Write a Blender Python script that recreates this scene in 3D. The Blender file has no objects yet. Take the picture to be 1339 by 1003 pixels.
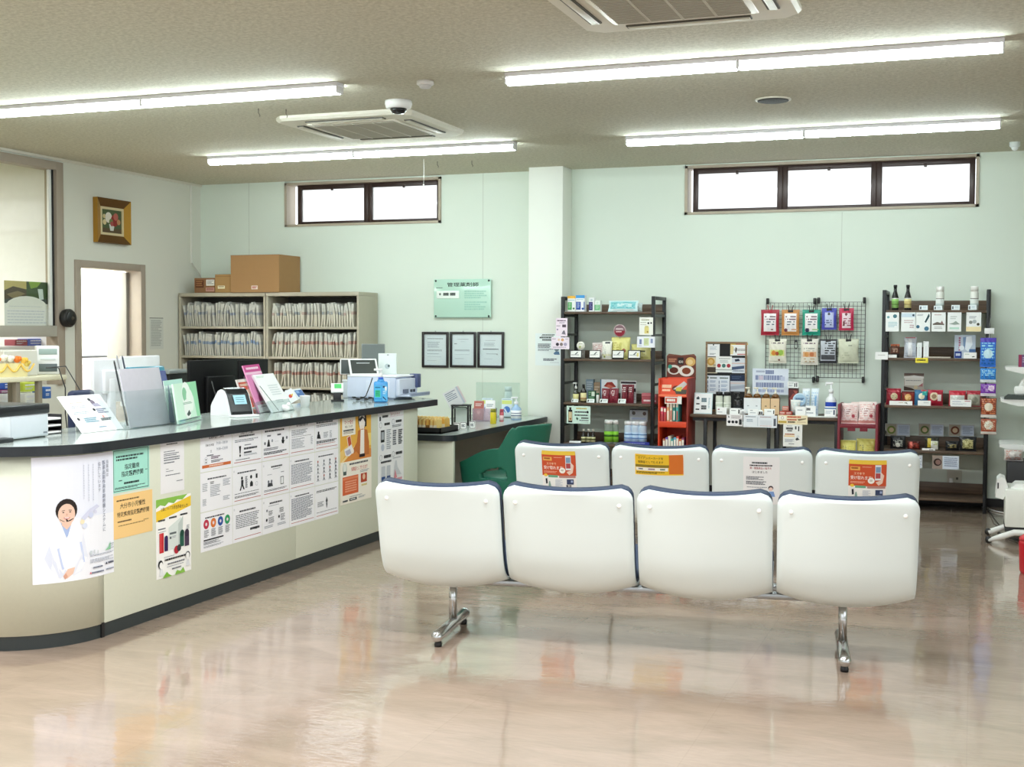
import bpy, bmesh, math, random
from mathutils import Vector, Matrix
random.seed(7)
SC = bpy.context.scene
COL = SC.collection
PI = math.pi
def rad(d): return d*PI/180
# ------------------------------------------------------------------ camera model (photo is 1339x1003)
FPX = 1640.0
CAM = Vector((0, 0, 1.4507))
PITCH, ROLL, YAW = 0.0436861102, 0.00417609665, -0.353347969
_cy, _sy, _cp, _sp, _cr, _sr = math.cos(YAW), math.sin(YAW), math.cos(PITCH), math.sin(PITCH), math.cos(ROLL), math.sin(ROLL)
FW = Vector((_sy*_cp, _cy*_cp, -_sp)); _R = Vector((_cy, -_sy, 0)); _U = _R.cross(FW)
RT = _cr*_R + _sr*_U; UP = -_sr*_R + _cr*_U
def at(px, py, ax, val):
    "point of the real plane (axis ax = val) that the photo shows at a pixel"
    d = FW*FPX + RT*(px-669.5) - UP*(py-501.5)
    return CAM + d*((val-CAM[ax])/d[ax])
def span(x0, y0, x1, y1, Y):
    ym, xm = (y0+y1)/2, (x0+x1)/2
    return at(x0, ym, 1, Y).x, at(x1, ym, 1, Y).x, at(xm, y1, 1, Y).z, at(xm, y0, 1, Y).z
cd = bpy.data.cameras.new('camera'); cam = bpy.data.objects.new('camera', cd); COL.objects.link(cam)
cd.sensor_fit = 'HORIZONTAL'; cd.sensor_width = 36; cd.lens = FPX*36/1339; cd.clip_start = .05
_m = Matrix((RT, UP, -FW)).transposed().to_4x4(); _m.translation = CAM; cam.matrix_world = _m
SC.camera = cam
# ------------------------------------------------------------------ materials
def lin(h):
    h = h.lstrip('#'); o = []
    for i in (0, 2, 4):
        c = int(h[i:i+2], 16)/255
        o.append(c/12.92 if c <= .04045 else ((c+.055)/1.055)**2.4)
    return (o[0], o[1], o[2], 1)
_M = {}
def mat(h, rough=.5, metal=0, noise=.04, scale=18, spec=.5, coat=0, bump=0, alpha=None):
    k = (h, rough, metal, noise, scale, spec, coat, bump)
    if k in _M: return _M[k]
    m = bpy.data.materials.new('surface_'+h.lower()); m.use_nodes = True
    nt = m.node_tree; b = nt.nodes['Principled BSDF']; c = lin(h)
    b.inputs['Base Color'].default_value = c
    b.inputs['Roughness'].default_value = rough; b.inputs['Metallic'].default_value = metal
    b.inputs['Specular IOR Level'].default_value = spec; b.inputs['Coat Weight'].default_value = coat
    if noise or bump:
        tc = nt.nodes.new('ShaderNodeTexCoord'); n = nt.nodes.new('ShaderNodeTexNoise')
        n.inputs['Scale'].default_value = scale; n.inputs['Detail'].default_value = 3
        nt.links.new(tc.outputs['Object'], n.inputs['Vector'])
        if noise:
            mx = nt.nodes.new('ShaderNodeMix'); mx.data_type = 'RGBA'
            mx.inputs['A'].default_value = tuple(x*(1-noise) for x in c[:3])+(1,)
            mx.inputs['B'].default_value = tuple(min(1, x*(1+noise)) for x in c[:3])+(1,)
            nt.links.new(n.outputs['Fac'], mx.inputs['Factor']); nt.links.new(mx.outputs['Result'], b.inputs['Base Color'])
        if bump:
            bp = nt.nodes.new('ShaderNodeBump'); bp.inputs['Strength'].default_value = bump; bp.inputs['Distance'].default_value = .004
            nt.links.new(n.outputs['Fac'], bp.inputs['Height']); nt.links.new(bp.outputs['Normal'], b.inputs['Normal'])
    _M[k] = m; return m
def ink(h): return mat(h, .6, 0, 0, spec=.3)
def emit(h, s):
    k = ('e', h, s)
    if k in _M: return _M[k]
    m = bpy.data.materials.new('glow_'+h.lower()); m.use_nodes = True; nt = m.node_tree
    b = nt.nodes['Principled BSDF']; b.inputs['Base Color'].default_value = lin(h)
    b.inputs['Emission Color'].default_value = lin(h); b.inputs['Emission Strength'].default_value = s
    _M[k] = m; return m
def glass(h='FFFFFF', refl=.12, haze=0., key='g'):
    k = (key, h, refl, haze)
    if k in _M: return _M[k]
    m = bpy.data.materials.new('clear_'+h.lower()); m.use_nodes = True; nt = m.node_tree; nt.nodes.clear()
    o = nt.nodes.new('ShaderNodeOutputMaterial'); t = nt.nodes.new('ShaderNodeBsdfTransparent'); t.inputs[0].default_value = lin(h)
    g = nt.nodes.new('ShaderNodeBsdfGlossy'); g.inputs['Roughness'].default_value = .05
    lw = nt.nodes.new('ShaderNodeLayerWeight'); lw.inputs[0].default_value = .5
    pw = nt.nodes.new('ShaderNodeMath'); pw.operation = 'POWER'; pw.inputs[1].default_value = 4; nt.links.new(lw.outputs['Facing'], pw.inputs[0])
    fr = nt.nodes.new('ShaderNodeMath'); fr.operation = 'MULTIPLY_ADD'; fr.inputs[1].default_value = .55; fr.inputs[2].default_value = .035; nt.links.new(pw.outputs[0], fr.inputs[0])
    mx = nt.nodes.new('ShaderNodeMixShader'); nt.links.new(fr.outputs[0], mx.inputs[0]); nt.links.new(t.outputs[0], mx.inputs[1]); nt.links.new(g.outputs[0], mx.inputs[2])
    out = mx
    if haze:
        d = nt.nodes.new('ShaderNodeBsdfDiffuse'); d.inputs[0].default_value = lin(h); m2 = nt.nodes.new('ShaderNodeMixShader'); m2.inputs[0].default_value = haze
        nt.links.new(mx.outputs[0], m2.inputs[1]); nt.links.new(d.outputs[0], m2.inputs[2]); out = m2
    nt.links.new(out.outputs[0], o.inputs[0]); _M[k] = m; return m
def nodes_mat(name):
    m = bpy.data.materials.new(name); m.use_nodes = True
    return m, m.node_tree, m.node_tree.nodes['Principled BSDF']
def floor_material():
    m, nt, b = nodes_mat('polished_vinyl'); N = nt.nodes.new; L = nt.links.new
    tc = N('ShaderNodeTexCoord'); mp = N('ShaderNodeMapping'); mp.inputs['Scale'].default_value = (.8, 2.2, 1); L(tc.outputs['Object'], mp.inputs['Vector'])
    n1 = N('ShaderNodeTexNoise'); n1.inputs['Scale'].default_value = 2.2; n1.inputs['Detail'].default_value = 8; n1.inputs['Roughness'].default_value = .62; n1.inputs['Distortion'].default_value = .8; L(mp.outputs[0], n1.inputs['Vector'])
    cr = N('ShaderNodeValToRGB'); e = cr.color_ramp.elements
    e[0].position = .3; e[0].color = lin('968473'); e[1].position = .7; e[1].color = lin('AE9A8A')
    L(n1.outputs['Fac'], cr.inputs[0])
    br = N('ShaderNodeTexBrick'); br.offset = 0; br.inputs['Color1'].default_value = (1, 1, 1, 1); br.inputs['Color2'].default_value = (.97, .965, .96, 1); br.inputs['Mortar'].default_value = (.93, .92, .91, 1)
    br.inputs['Scale'].default_value = 1; br.inputs['Mortar Size'].default_value = .0025; br.inputs['Brick Width'].default_value = .9; br.inputs['Row Height'].default_value = .9
    L(tc.outputs['Object'], br.inputs['Vector'])
    mx = N('ShaderNodeMix'); mx.data_type = 'RGBA'; mx.blend_type = 'MULTIPLY'; mx.inputs['Factor'].default_value = 1
    L(cr.outputs[0], mx.inputs['A']); L(br.outputs['Color'], mx.inputs['B']); L(mx.outputs['Result'], b.inputs['Base Color'])
    b.inputs['Roughness'].default_value = .09; b.inputs['Specular IOR Level'].default_value = .8
    b.inputs['Coat Weight'].default_value = .5; b.inputs['Coat Roughness'].default_value = .03
    n2 = N('ShaderNodeTexNoise'); n2.inputs['Scale'].default_value = 3.5; n2.inputs['Detail'].default_value = 2; L(tc.outputs['Object'], n2.inputs['Vector'])
    n3 = N('ShaderNodeTexNoise'); n3.inputs['Scale'].default_value = 22; n3.inputs['Detail'].default_value = 2; L(mp.outputs[0], n3.inputs['Vector'])
    ad = N('ShaderNodeMath'); ad.operation = 'MULTIPLY_ADD'; ad.inputs[1].default_value = .2; L(n3.outputs['Fac'], ad.inputs[0]); L(n2.outputs['Fac'], ad.inputs[2])
    bp = N('ShaderNodeBump'); bp.inputs['Strength'].default_value = .10; bp.inputs['Distance'].default_value = .03; L(ad.outputs[0], bp.inputs['Height']); L(bp.outputs[0], b.inputs['Normal']); L(bp.outputs[0], b.inputs['Coat Normal'])
    return m
def ceiling_material():
    m, nt, b = nodes_mat('mottled_ceiling_board'); N = nt.nodes.new; L = nt.links.new
    tc = N('ShaderNodeTexCoord'); n = N('ShaderNodeTexNoise'); n.inputs['Scale'].default_value = 42; n.inputs['Detail'].default_value = 4; n.inputs['Roughness'].default_value = .7; L(tc.outputs['Object'], n.inputs['Vector'])
    cr = N('ShaderNodeValToRGB'); e = cr.color_ramp.elements; e[0].position = .38; e[0].color = lin('BAB7A4'); e[1].position = .62; e[1].color = lin('D2CFBD'); L(n.outputs['Fac'], cr.inputs[0]); L(cr.outputs[0], b.inputs['Base Color'])
    bp = N('ShaderNodeBump'); bp.inputs['Strength'].default_value = .7; bp.inputs['Distance'].default_value = .006; L(n.outputs['Fac'], bp.inputs['Height']); L(bp.outputs[0], b.inputs['Normal'])
    b.inputs['Roughness'].default_value = .9; return m
def wood_material(a, c, key):
    if key in _M: return _M[key]
    m, nt, b = nodes_mat(key); N = nt.nodes.new; L = nt.links.new
    tc = N('ShaderNodeTexCoord'); mp = N('ShaderNodeMapping'); mp.inputs['Scale'].default_value = (1.5, 22, 22); L(tc.outputs['Object'], mp.inputs['Vector'])
    n = N('ShaderNodeTexNoise'); n.inputs['Scale'].default_value = 3; n.inputs['Detail'].default_value = 6; L(mp.outputs[0], n.inputs['Vector'])
    cr = N('ShaderNodeValToRGB'); e = cr.color_ramp.elements; e[0].position = .3; e[0].color = lin(a); e[1].position = .7; e[1].color = lin(c); L(n.outputs['Fac'], cr.inputs[0]); L(cr.outputs[0], b.inputs['Base Color'])
    b.inputs['Roughness'].default_value = .5; _M[key] = m; return m
WALLM = mat('E0EBE0', .85, 0, .025, 1.3, .2, bump=0)
LWALLM = mat('DFE0D6', .85, 0, .02, 1.5, .2)
TRIM = mat('A69A8C', .5)
BLACK = mat('17181A', .45); BLACKM = mat('1B1D20', .4, .3)
WHITE = mat('F1F2F2', .4); OFFW = mat('E9E8E0', .45)
CHROME = mat('C9CBCC', .18, 1, 0); STEEL = mat('A9ACAE', .32, 1, 0)
WOOD = wood_material('4A3A2E', '6B5644', 'dark_brown_board')
# ------------------------------------------------------------------ mesh builder
class MB:
    def __init__(s): s.v = []; s.f = []; s.mi = []; s.sm = []; s.mats = []
    def idx(s, m):
        if m not in s.mats: s.mats.append(m)
        return s.mats.index(m)
    def add(s, vs, fs, m, M=None, smooth=False):
        o = len(s.v); k = s.idx(m)
        for p in vs:
            p = Vector(p); s.v.append(M @ p if M else p)
        for f in fs: s.f.append([i+o for i in f]); s.mi.append(k); s.sm.append(smooth)
        return s
    def box(s, x0, x1, y0, y1, z0, z1, m, bev=0, seg=2, M=None):
        x0, x1 = min(x0, x1), max(x0, x1); y0, y1 = min(y0, y1), max(y0, y1); z0, z1 = min(z0, z1), max(z0, z1)
        if bev <= 0:
            vs = [(x, y, z) for z in (z0, z1) for y in (y0, y1) for x in (x0, x1)]
            return s.add(vs, [(0, 2, 3, 1), (4, 5, 7, 6), (0, 1, 5, 4), (2, 6, 7, 3), (0, 4, 6, 2), (1, 3, 7, 5)], m, M)
        bm = bmesh.new(); bmesh.ops.create_cube(bm, size=1)
        for v in bm.verts: v.co = Vector(((x0+x1)/2+v.co.x*(x1-x0), (y0+y1)/2+v.co.y*(y1-y0), (z0+z1)/2+v.co.z*(z1-z0)))
        bev = min(bev, .45*min(x1-x0, y1-y0, z1-z0))
        bmesh.ops.bevel(bm, geom=bm.edges[:], offset=bev, segments=seg, affect='EDGES', profile=.5, clamp_overlap=True)
        bm.verts.index_update()
        s.add([v.co.copy() for v in bm.verts], [[v.index for v in f.verts] for f in bm.faces], m, M, seg > 1); bm.free(); return s
    def lathe(s, prof, m, c=(0, 0, 0), n=20, M=None, smooth=True, sx=1, sy=1):
        vs = []; fs = []
        for r, z in prof:
            for i in range(n): a = 2*PI*i/n; vs.append((c[0]+r*math.cos(a)*sx, c[1]+r*math.sin(a)*sy, c[2]+z))
        for j in range(len(prof)-1):
            for i in range(n): k = (i+1) % n; fs.append((j*n+i, j*n+k, (j+1)*n+k, (j+1)*n+i))
        fs.append(tuple(range(n))[::-1]); fs.append(tuple((len(prof)-1)*n+i for i in range(n)))
        return s.add(vs, fs, m, M, smooth)
    def tube(s, pts, r, m, n=8, M=None, caps=True, smooth=True):
        pts = [Vector(p) for p in pts]; vs = []; fs = []; up = Vector((0, 0, 1)); prev = None
        for i, p in enumerate(pts):
            t = (pts[min(i+1, len(pts)-1)]-pts[max(i-1, 0)]).normalized()
            if prev is None:
                a = t.cross(up);
                if a.length < .01: a = t.cross(Vector((1, 0, 0)))
                a.normalize()
            else:
                a = (prev-t*prev.dot(t)).normalized()
            prev = a; b = t.cross(a); rr = r[i] if isinstance(r, (list, tuple)) else r
            for k in range(n): q = 2*PI*k/n; vs.append(p+a*math.cos(q)*rr+b*math.sin(q)*rr)
        for j in range(len(pts)-1):
            for k in range(n): l = (k+1) % n; fs.append((j*n+k, j*n+l, (j+1)*n+l, (j+1)*n+k))
        if caps: fs.append(tuple(range(n))[::-1]); fs.append(tuple((len(pts)-1)*n+i for i in range(n)))
        return s.add(vs, fs, m, M, smooth)
    def prism(s, poly, d0, d1, m, ax='y', M=None):
        "poly of 2-D points extruded: ax y -> points are (x,z); ax z -> (x,y); ax x -> (y,z)"
        n = len(poly)
        def P(p, d): return (p[0], d, p[1]) if ax == 'y' else ((p[0], p[1], d) if ax == 'z' else (d, p[0], p[1]))
        vs = [P(p, d0) for p in poly]+[P(p, d1) for p in poly]
        fs = [tuple(range(n)), tuple(range(n, 2*n))[::-1]]+[(i, i+n, (i+1) % n+n, (i+1) % n) for i in range(n)]
        return s.add(vs, fs, m, M)
    def sphere(s, c, r, m, n=14, M=None, sc=(1, 1, 1)):
        prof = [(max(1e-4, math.sin(PI*i/8)), -math.cos(PI*i/8)) for i in range(9)]
        T = Matrix.Translation(c) @ Matrix.Diagonal((r*sc[0], r*sc[1], r*sc[2], 1))
        return s.lathe(prof, m, n=n, M=(M @ T) if M else T)
    def grid(s, fn, nu, nv, m, smooth=True, pat=None, thick=None):
        vs = [fn(i/nu, j/nv) for j in range(nv+1) for i in range(nu+1)]; o = len(s.v)
        s.v += [Vector(p) for p in vs]
        for j in range(nv):
            for i in range(nu):
                a = o+j*(nu+1)+i; s.f.append([a, a+1, a+nu+2, a+nu+1])
                mm = pat((i+.5)/nu, (j+.5)/nv) if pat else m
                s.mi.append(s.idx(mm)); s.sm.append(smooth)
        return s
    def build(s, name, parent=None, loc=None, rotz=0, fixn=True):
        me = bpy.data.meshes.new(name); me.from_pydata([tuple(v) for v in s.v], [], s.f)
        for m in s.mats: me.materials.append(m)
        me.polygons.foreach_set('material_index', s.mi); me.polygons.foreach_set('use_smooth', s.sm)
        if fixn:
            bm = bmesh.new(); bm.from_mesh(me); bmesh.ops.recalc_face_normals(bm, faces=bm.faces[:]); bm.to_mesh(me); bm.free()
        me.update()
        o = bpy.data.objects.new(name, me); COL.objects.link(o)
        if parent: o.parent = parent
        if loc is not None: o.location = loc
        o.rotation_euler = (0, 0, rotz); return o
def tag(o, label=None, cat=None, group=None, kind=None):
    if label: o['label'] = label
    if cat: o['category'] = cat
    if group: o['group'] = group
    if kind: o['kind'] = kind
    return o
def thing(name, label, cat, loc=(0, 0, 0), rotz=0, group=None):
    o = bpy.data.objects.new(name, None); COL.objects.link(o); o.location = loc; o.rotation_euler = (0, 0, rotz)
    o.empty_display_size = .1
    return tag(o, label, cat, group)
def struct(name, mb, label=None): return tag(mb.build(name), label, None, None, 'structure')
def copy_thing(root, loc, rotz, label, group=None, name=None):
    r = root.copy(); COL.objects.link(r); r.location = loc; r.rotation_euler = (0, 0, rotz); r['label'] = label
    if group: r['group'] = group
    for ch in list(root.children):
        c = ch.copy(); COL.objects.link(c); c.parent = r
        for g in list(ch.children):
            d = g.copy(); COL.objects.link(d); d.parent = c
    return r
# ------------------------------------------------------------------ lettering and printed sheets
_TXT = {}
def glyphs(s, bold=0):
    k = (s, bold)
    if k in _TXT: return _TXT[k]
    c = bpy.data.curves.new('lettering', 'FONT'); c.body = s; c.size = 1; c.resolution_u = 1; c.offset = bold
    o = bpy.data.objects.new('lettering', c); COL.objects.link(o)
    me = bpy.data.meshes.new_from_object(o.evaluated_get(bpy.context.evaluated_depsgraph_get()))
    vs = [(v.co.x, v.co.y) for v in me.vertices]; fs = [tuple(p.vertices) for p in me.polygons]
    bpy.data.objects.remove(o); bpy.data.curves.remove(c); bpy.data.meshes.remove(me)
    _TXT[k] = (vs, fs); return _TXT[k]
def paint(mb, els, w, h, M=None, warp=None, y0=-.0008, nx=1):
    """printed matter in the sheet's own frame: x 0..w to the right, z 0..h up, facing -y; u,v run from the top left corner"""
    lay = [0]
    def emitf(pts, fs, col):
        lay[0] += 1; y = y0-.00012*lay[0]
        vs = []
        for (x, z) in pts:
            p = Vector((x, y, z)); p = warp(p) if warp else p
            vs.append(p)
        mb.add(vs, fs, ink(col) if isinstance(col, str) else col, M)
    def rect(u0, v0, u1, v1, col):
        n, m = (nx, max(1, int(abs(v1-v0)*12)+1)) if warp else (1, 1)
        pts = [((u0+(u1-u0)*i/n)*w, (1-v1+(v1-v0)*j/m)*h) for j in range(m+1) for i in range(n+1)]
        emitf(pts, [(j*(n+1)+i, j*(n+1)+i+1, (j+1)*(n+1)+i+1, (j+1)*(n+1)+i) for j in range(m) for i in range(n)], col)
    rnd = random.Random(int(w*1e4)+int(h*1e3)+len(els))
    for e in els:
        t = e[0]
        if t == 'r': rect(*e[1:6])
        elif t == 'c':
            _, u, v, r, col = e[:5]; n = 20; r *= w
            pts = [(u*w+r*math.cos(2*PI*i/n), (1-v)*h+r*math.sin(2*PI*i/n)*(e[5] if len(e) > 5 else 1)) for i in range(n)]
            emitf(pts, [tuple(range(n))], col)
        elif t == 'o':   # ring
            _, u, v, r, th, col = e; n = 20; r *= w
            pts = [(u*w+q*math.cos(2*PI*i/n), (1-v)*h+q*math.sin(2*PI*i/n)) for q in (r, r*(1-th)) for i in range(n)]
            emitf(pts, [(i, (i+1) % n, (i+1) % n+n, i+n) for i in range(n)], col)
        elif t == 'p':
            pts = [(u*w, (1-v)*h) for u, v in e[1]]; emitf(pts, [tuple(range(len(pts)))], e[2])
        elif t == 'l':   # rows of small illegible print
            _, u0, v0, u1, v1, n, col = e[:7]; dens = e[7] if len(e) > 7 else .5
            pts = []; fs = []; lh = (v1-v0)/n
            for k in range(n):
                u = u0; vv = v0+k*lh; end = u1-(u1-u0)*(rnd.random()*.35 if k % 2 else rnd.random()*.1)
                while u < end:
                    l = min((.02+.05*rnd.random())*(u1-u0)/.6, end-u); o = len(pts)
                    a, b2 = (1-vv-lh*dens)*h, (1-vv)*h
                    pts += [(u*w, a), ((u+l)*w, a), ((u+l)*w, b2), (u*w, b2)]; fs.append((o, o+1, o+2, o+3)); u += l+.008*(u1-u0)/.6
            emitf(pts, fs, col)
        elif t in 'tT':
            _, st, u, v, size, col = e[:6]; al = e[6] if len(e) > 6 else 'c'; wide = e[7] if len(e) > 7 else 1; bold = min(e[8] if len(e) > 8 else .010, .010)
            size *= h
            if t == 't':
                vs, fs = glyphs(st, bold)
                if not vs: continue
                xa, xb = min(p[0] for p in vs), max(p[0] for p in vs)
                off = {'c': -(xa+xb)/2, 'l': -xa, 'r': -xb}[al]
                emitf([(u*w+(x+off)*size*wide, (1-v)*h+z*size) for x, z in vs], fs, col)
            else:
                pts = []; fs2 = []
                for i, ch in enumerate(st):
                    vs, fs = glyphs(ch, bold)
                    if not vs: continue
                    xa, xb = min(p[0] for p in vs), max(p[0] for p in vs); o = len(pts)
                    if ch == 'ー': ps = [(-(z-.38), (x-(xa+xb)/2)+.38) for x, z in vs]
                    else: ps = [(x-(xa+xb)/2, z) for x, z in vs]
                    pts += [(u*w+x*size*wide, (1-v)*h-(i+1)*size*1.04+z*size) for x, z in ps]; fs2 += [tuple(q+o for q in f) for f in fs]
                emitf(pts, fs2, col)
def sheet_mb(w, h, els, paper='F3F4F6', t=.0008, warp=None, nx=1, back=None):
    mb = MB()
    if warp:
        pm = ink(paper)
        mb.grid(lambda a, b: warp(Vector((a*w, -t, b*h))), nx, 12, pm, False); mb.grid(lambda a, b: warp(Vector((a*w, 0, b*h))), nx, 12, pm, False)
    else: mb.box(0, w, -t, 0, 0, h, ink(paper))
    paint(mb, els, w, h, None, warp, -t, nx); return mb
def sheet(name, label, cat, els, o, w, h, rotz=0, paper='F3F4F6', tilt=0, group=None, t=.0008, parent=None):
    "paper sheet; o is its bottom left corner, rotz turns its face from -y, tilt leans it back"
    mb = sheet_mb(w, h, els, paper, t)
    if tilt:
        T = Matrix.Rotation(-tilt, 4, 'X'); mb.v = [T @ v for v in mb.v]
    ob = mb.build(name, parent, o, rotz, fixn=False)
    return tag(ob, label, cat, group) if not parent else ob
def wall_sheet(name, label, cat, els, px, Y, **k):
    X0, X1, Z0, Z1 = span(*px, Y); return sheet(name, label, cat, els, (X0, Y, Z0), X1-X0, Z1-Z0, **k)
# ================================================================== ROOM SHELL
H = 2.907; YB = 11.016; XL = -7.474; XR = 3.6; YF = -3.2; XS = -10.6
mb = MB(); mb.box(XS, XR+.2, YF-.2, YB+.2, -.1, 0, floor_material()); struct('floor', mb)
mb = MB(); mb.box(XS, XR+.2, YF-.2, YB+.2, H, H+.12, ceiling_material()); struct('ceiling', mb)
# back wall with two strip window openings
W1 = (-6.482, -4.787, 2.455, 2.889); W2 = (-2.436, .007, 2.465, 2.895)
mb = MB(); xs = [XS, W1[0], W1[1], W2[0], W2[1], XR+.2]
for i in range(5):
    a, b = xs[i], xs[i+1]
    if i == 1: z0, z1 = W1[2], W1[3]
    elif i == 3: z0, z1 = W2[2], W2[3]
    else: mb.box(a, b, YB, YB+.16, 0, H, WALLM); continue
    mb.box(a, b, YB, YB+.16, 0, z0, WALLM); mb.box(a, b, YB, YB+.16, z1, H, WALLM)
struct('wall_back', mb)
mb = MB()
for x in (-6.9, -4.36, -1.08, 1.6): mb.box(x-.002, x+.002, YB-.0012, YB, .06, 2.45 if x in (-1.08,) else H, mat('BFC7BC', .8))
struct('trim_1', mb, 'thin joints between the wallpaper boards of the back wall')
# left wall: glazed opening, post, doorway
OY0, OY1 = 5.2, 8.92; DY0, DY1 = 9.13, 10.02
mb = MB(); t = .14
mb.box(XL-t, XL, YF, OY0, 0, H, LWALLM); mb.box(XL-t, XL, OY0, OY1, 0, .95, LWALLM); mb.box(XL-t, XL, OY0, OY1, 2.87, H, LWALLM)
mb.box(XL-t, XL, OY1, DY0, 0, H, LWALLM); mb.box(XL-t, XL, DY0, DY1, 2.0, H, LWALLM); mb.box(XL-t, XL, DY1, YB, 0, H, LWALLM)
struct('wall_left', mb)
mb = MB(); mb.box(XR, XR+.15, YF, -1.6, 0, H, WALLM); mb.box(XR, XR+.15, 6.0, YB, 0, H, WALLM); mb.box(XR, XR+.15, -1.6, 6.0, 0, .3, WALLM); mb.box(XR, XR+.15, -1.6, 6.0, 2.55, H, WALLM); struct('wall_right', mb)
mb = MB(); AL = mat('8C8780', .4, .6)
for y in (-1.6, .9, 3.42, 5.94): mb.box(XR+.04, XR+.1, y, y+.06, .3, 2.55, AL)
mb.box(XR+.04, XR+.1, -1.54, 5.94, .3, .36, AL); mb.box(XR+.04, XR+.1, -1.54, 5.94, 2.49, 2.55, AL); w = struct('window_7', mb)
g = MB(); g.box(XR+.068, XR+.074, -1.54, 5.94, .36, 2.49, glass()); g.build('pane', w)
# front wall behind the viewpoint: shop windows
mb = MB(); mb.box(XS, XR, YF-.15, YF, 0, .25, WALLM); mb.box(XS, XR, YF-.15, YF, 2.6, H, WALLM)
for a, b in ((XS, -6.8), (-4.1, -3.7), (-.8, -.4), (2.9, XR)): mb.box(a, b, YF-.15, YF, .25, 2.6, WALLM)
struct('wall_front', mb)
for n, (a, b) in enumerate(((-6.8, -4.1), (-3.7, -.8), (-.4, 2.9))):
    mb = MB()
    for x in (a, (a+b)/2-.03, b-.06): mb.box(x, x+.06, YF-.1, YF-.04, .25, 2.6, mat('8C8780', .4, .6))
    mb.box(a, b, YF-.1, YF-.04, .25, .31, mat('8C8780', .4, .6)); mb.box(a, b, YF-.1, YF-.04, 2.54, 2.6, mat('8C8780', .4, .6))
    w = struct('window_%d' % (n+3), mb); g = MB(); g.box(a+.05, b-.05, YF-.075, YF-.068, .3, 2.55, glass()); g.build('pane', w)
# rooms beyond the left wall
YG = mat('E2E4AC', .8, 0, .03, 2); PW = mat('EDEDF0', .8)
mb = MB(); mb.box(XS-.1, XS, YF, YB, 0, H, YG); struct('wall_far_left', mb)
mb = MB(); mb.box(XS, XL-t, 8.97, 9.09, 0, H, PW); struct('wall_partition', mb)
_b = at(56, 283, 0, XS); _zt, _zb = at(28, 261, 0, XS).z, at(28, 303, 0, XS).z
mb = MB(); mb.box(XS, XS+.02, 6.2, _b.y, _zb, _zt, mat('F6F4DE', .5)); mb.box(XS, XS+.03, 6.2, _b.y, _zb-.03, _zb, mat('DAD8B0')); struct('trim_2', mb, 'pale roller blind on the yellow-green wall of the side room')
# back windows
def strip_window(n, W, cuts):
    x0, x1, z0, z1 = W; fr = MB(); tr = mat('B5AA98', .5); br = mat('3A2A26', .35, .2); d = .16
    for a in ((x0, x0+.025), (x1-.025, x1)): fr.box(a[0], a[1], YB-.018, YB+d, z0, z1, tr)
    fr.box(x0, x1, YB-.018, YB+d, z0, z0+.022, tr); fr.box(x0, x1, YB-.018, YB+d, z1-.022, z1, tr)
    w = struct('window_%d' % n, fr)
    for i in range(len(cuts)-1):
        a, b = cuts[i], cuts[i+1]; s = MB(); y0, y1 = YB+.05, YB+.09; za, zb = z0+.022, z1-.022
        s.box(a, a+.045, y0, y1, za, zb, br, .004); s.box(b-.045, b, y0, y1, za, zb, br, .004)
        s.box(a+.04, b-.04, y0, y1, za, za+.03, br, .004); s.box(a+.04, b-.04, y0, y1, zb-.045, zb, br, .004)
        so = s.build('sash', w); g = MB(); g.box(a+.04, b-.04, YB+.065, YB+.07, za+.025, zb-.04, glass('FFFFFF', .1, .25, 'frost')); g.build('pane', so)
        c = MB(); xm = (a+b)/2; c.box(xm-.012, xm+.012, y0-.012, y0, zb-.062, zb-.03, br, .003); c.build('catch', so)
    return w
strip_window(1, W1, (W1[0]+.11, (W1[0]+W1[1])/2+.045, W1[1]-.025))
c1 = W2[0]+.06; cw = (W2[1]-.03-c1)/3; strip_window(2, W2, [c1+cw*i for i in range(4)])
# pillar, baseboard, ceiling moulding
PX0, PX1, PY = -3.812, -3.487, 10.75
mb = MB(); mb.box(PX0, PX1, PY, YB, 0, H, mat('EEF2EA', .8, 0, .02, 2), .004); struct('wall_pillar', mb, 'white square pillar standing out from the back wall')
mb = MB(); bb = mat('232325', .5)
mb.box(XL, PX0, YB-.012, YB, 0, .07, bb); mb.box(PX1, XR, YB-.012, YB, 0, .07, bb); mb.box(PX0-.01, PX1+.01, PY-.012, PY, 0, .07, bb); struct('baseboard_back', mb)
mb = MB(); mb.box(XL, XL+.018, YF, YB, H-.022, H, mat('DAD6C8', .6)); struct('trim_3', mb, 'slim moulding where the left wall meets the ceiling')
# glazed screen in the left wall
mb = MB(); px = XL; fx0, fx1 = XL-.10, XL+.03
mb.box(fx0, fx1, OY1-.09, OY1, .95, 2.87, TRIM, .004); mb.box(fx0, fx1, OY0+.06, OY1-.09, 2.8, 2.87, TRIM, .004); mb.box(fx0, fx1, OY0, OY0+.06, .95, 2.87, TRIM)
w = struct('window_6', mb, 'taupe framed glass screen in the left wall')
mb = MB(); mb.box(XL-.06, XL+.02, OY0, OY1-.03, 1.365, 1.46, mat('B3AFA4', .4), .004); mb.build('sill_rail', w)
mb = MB(); mb.box(XL-.045, XL-.035, OY0+.03, OY1-.08, 1.46, 2.8, glass('FDFEFA', .1)); mb.build('pane', w)
mb = MB(); mb.box(XL-.03, XL-.005, OY1-.145, OY1-.091, 1.461, 2.799, mat('EFF2EE', .4), .003); mb.box(XL-.004, XL+.004, OY1-.115, OY1-.1, 1.461, 2.799, BLACK); mb.build('sash_stile', w)
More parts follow.
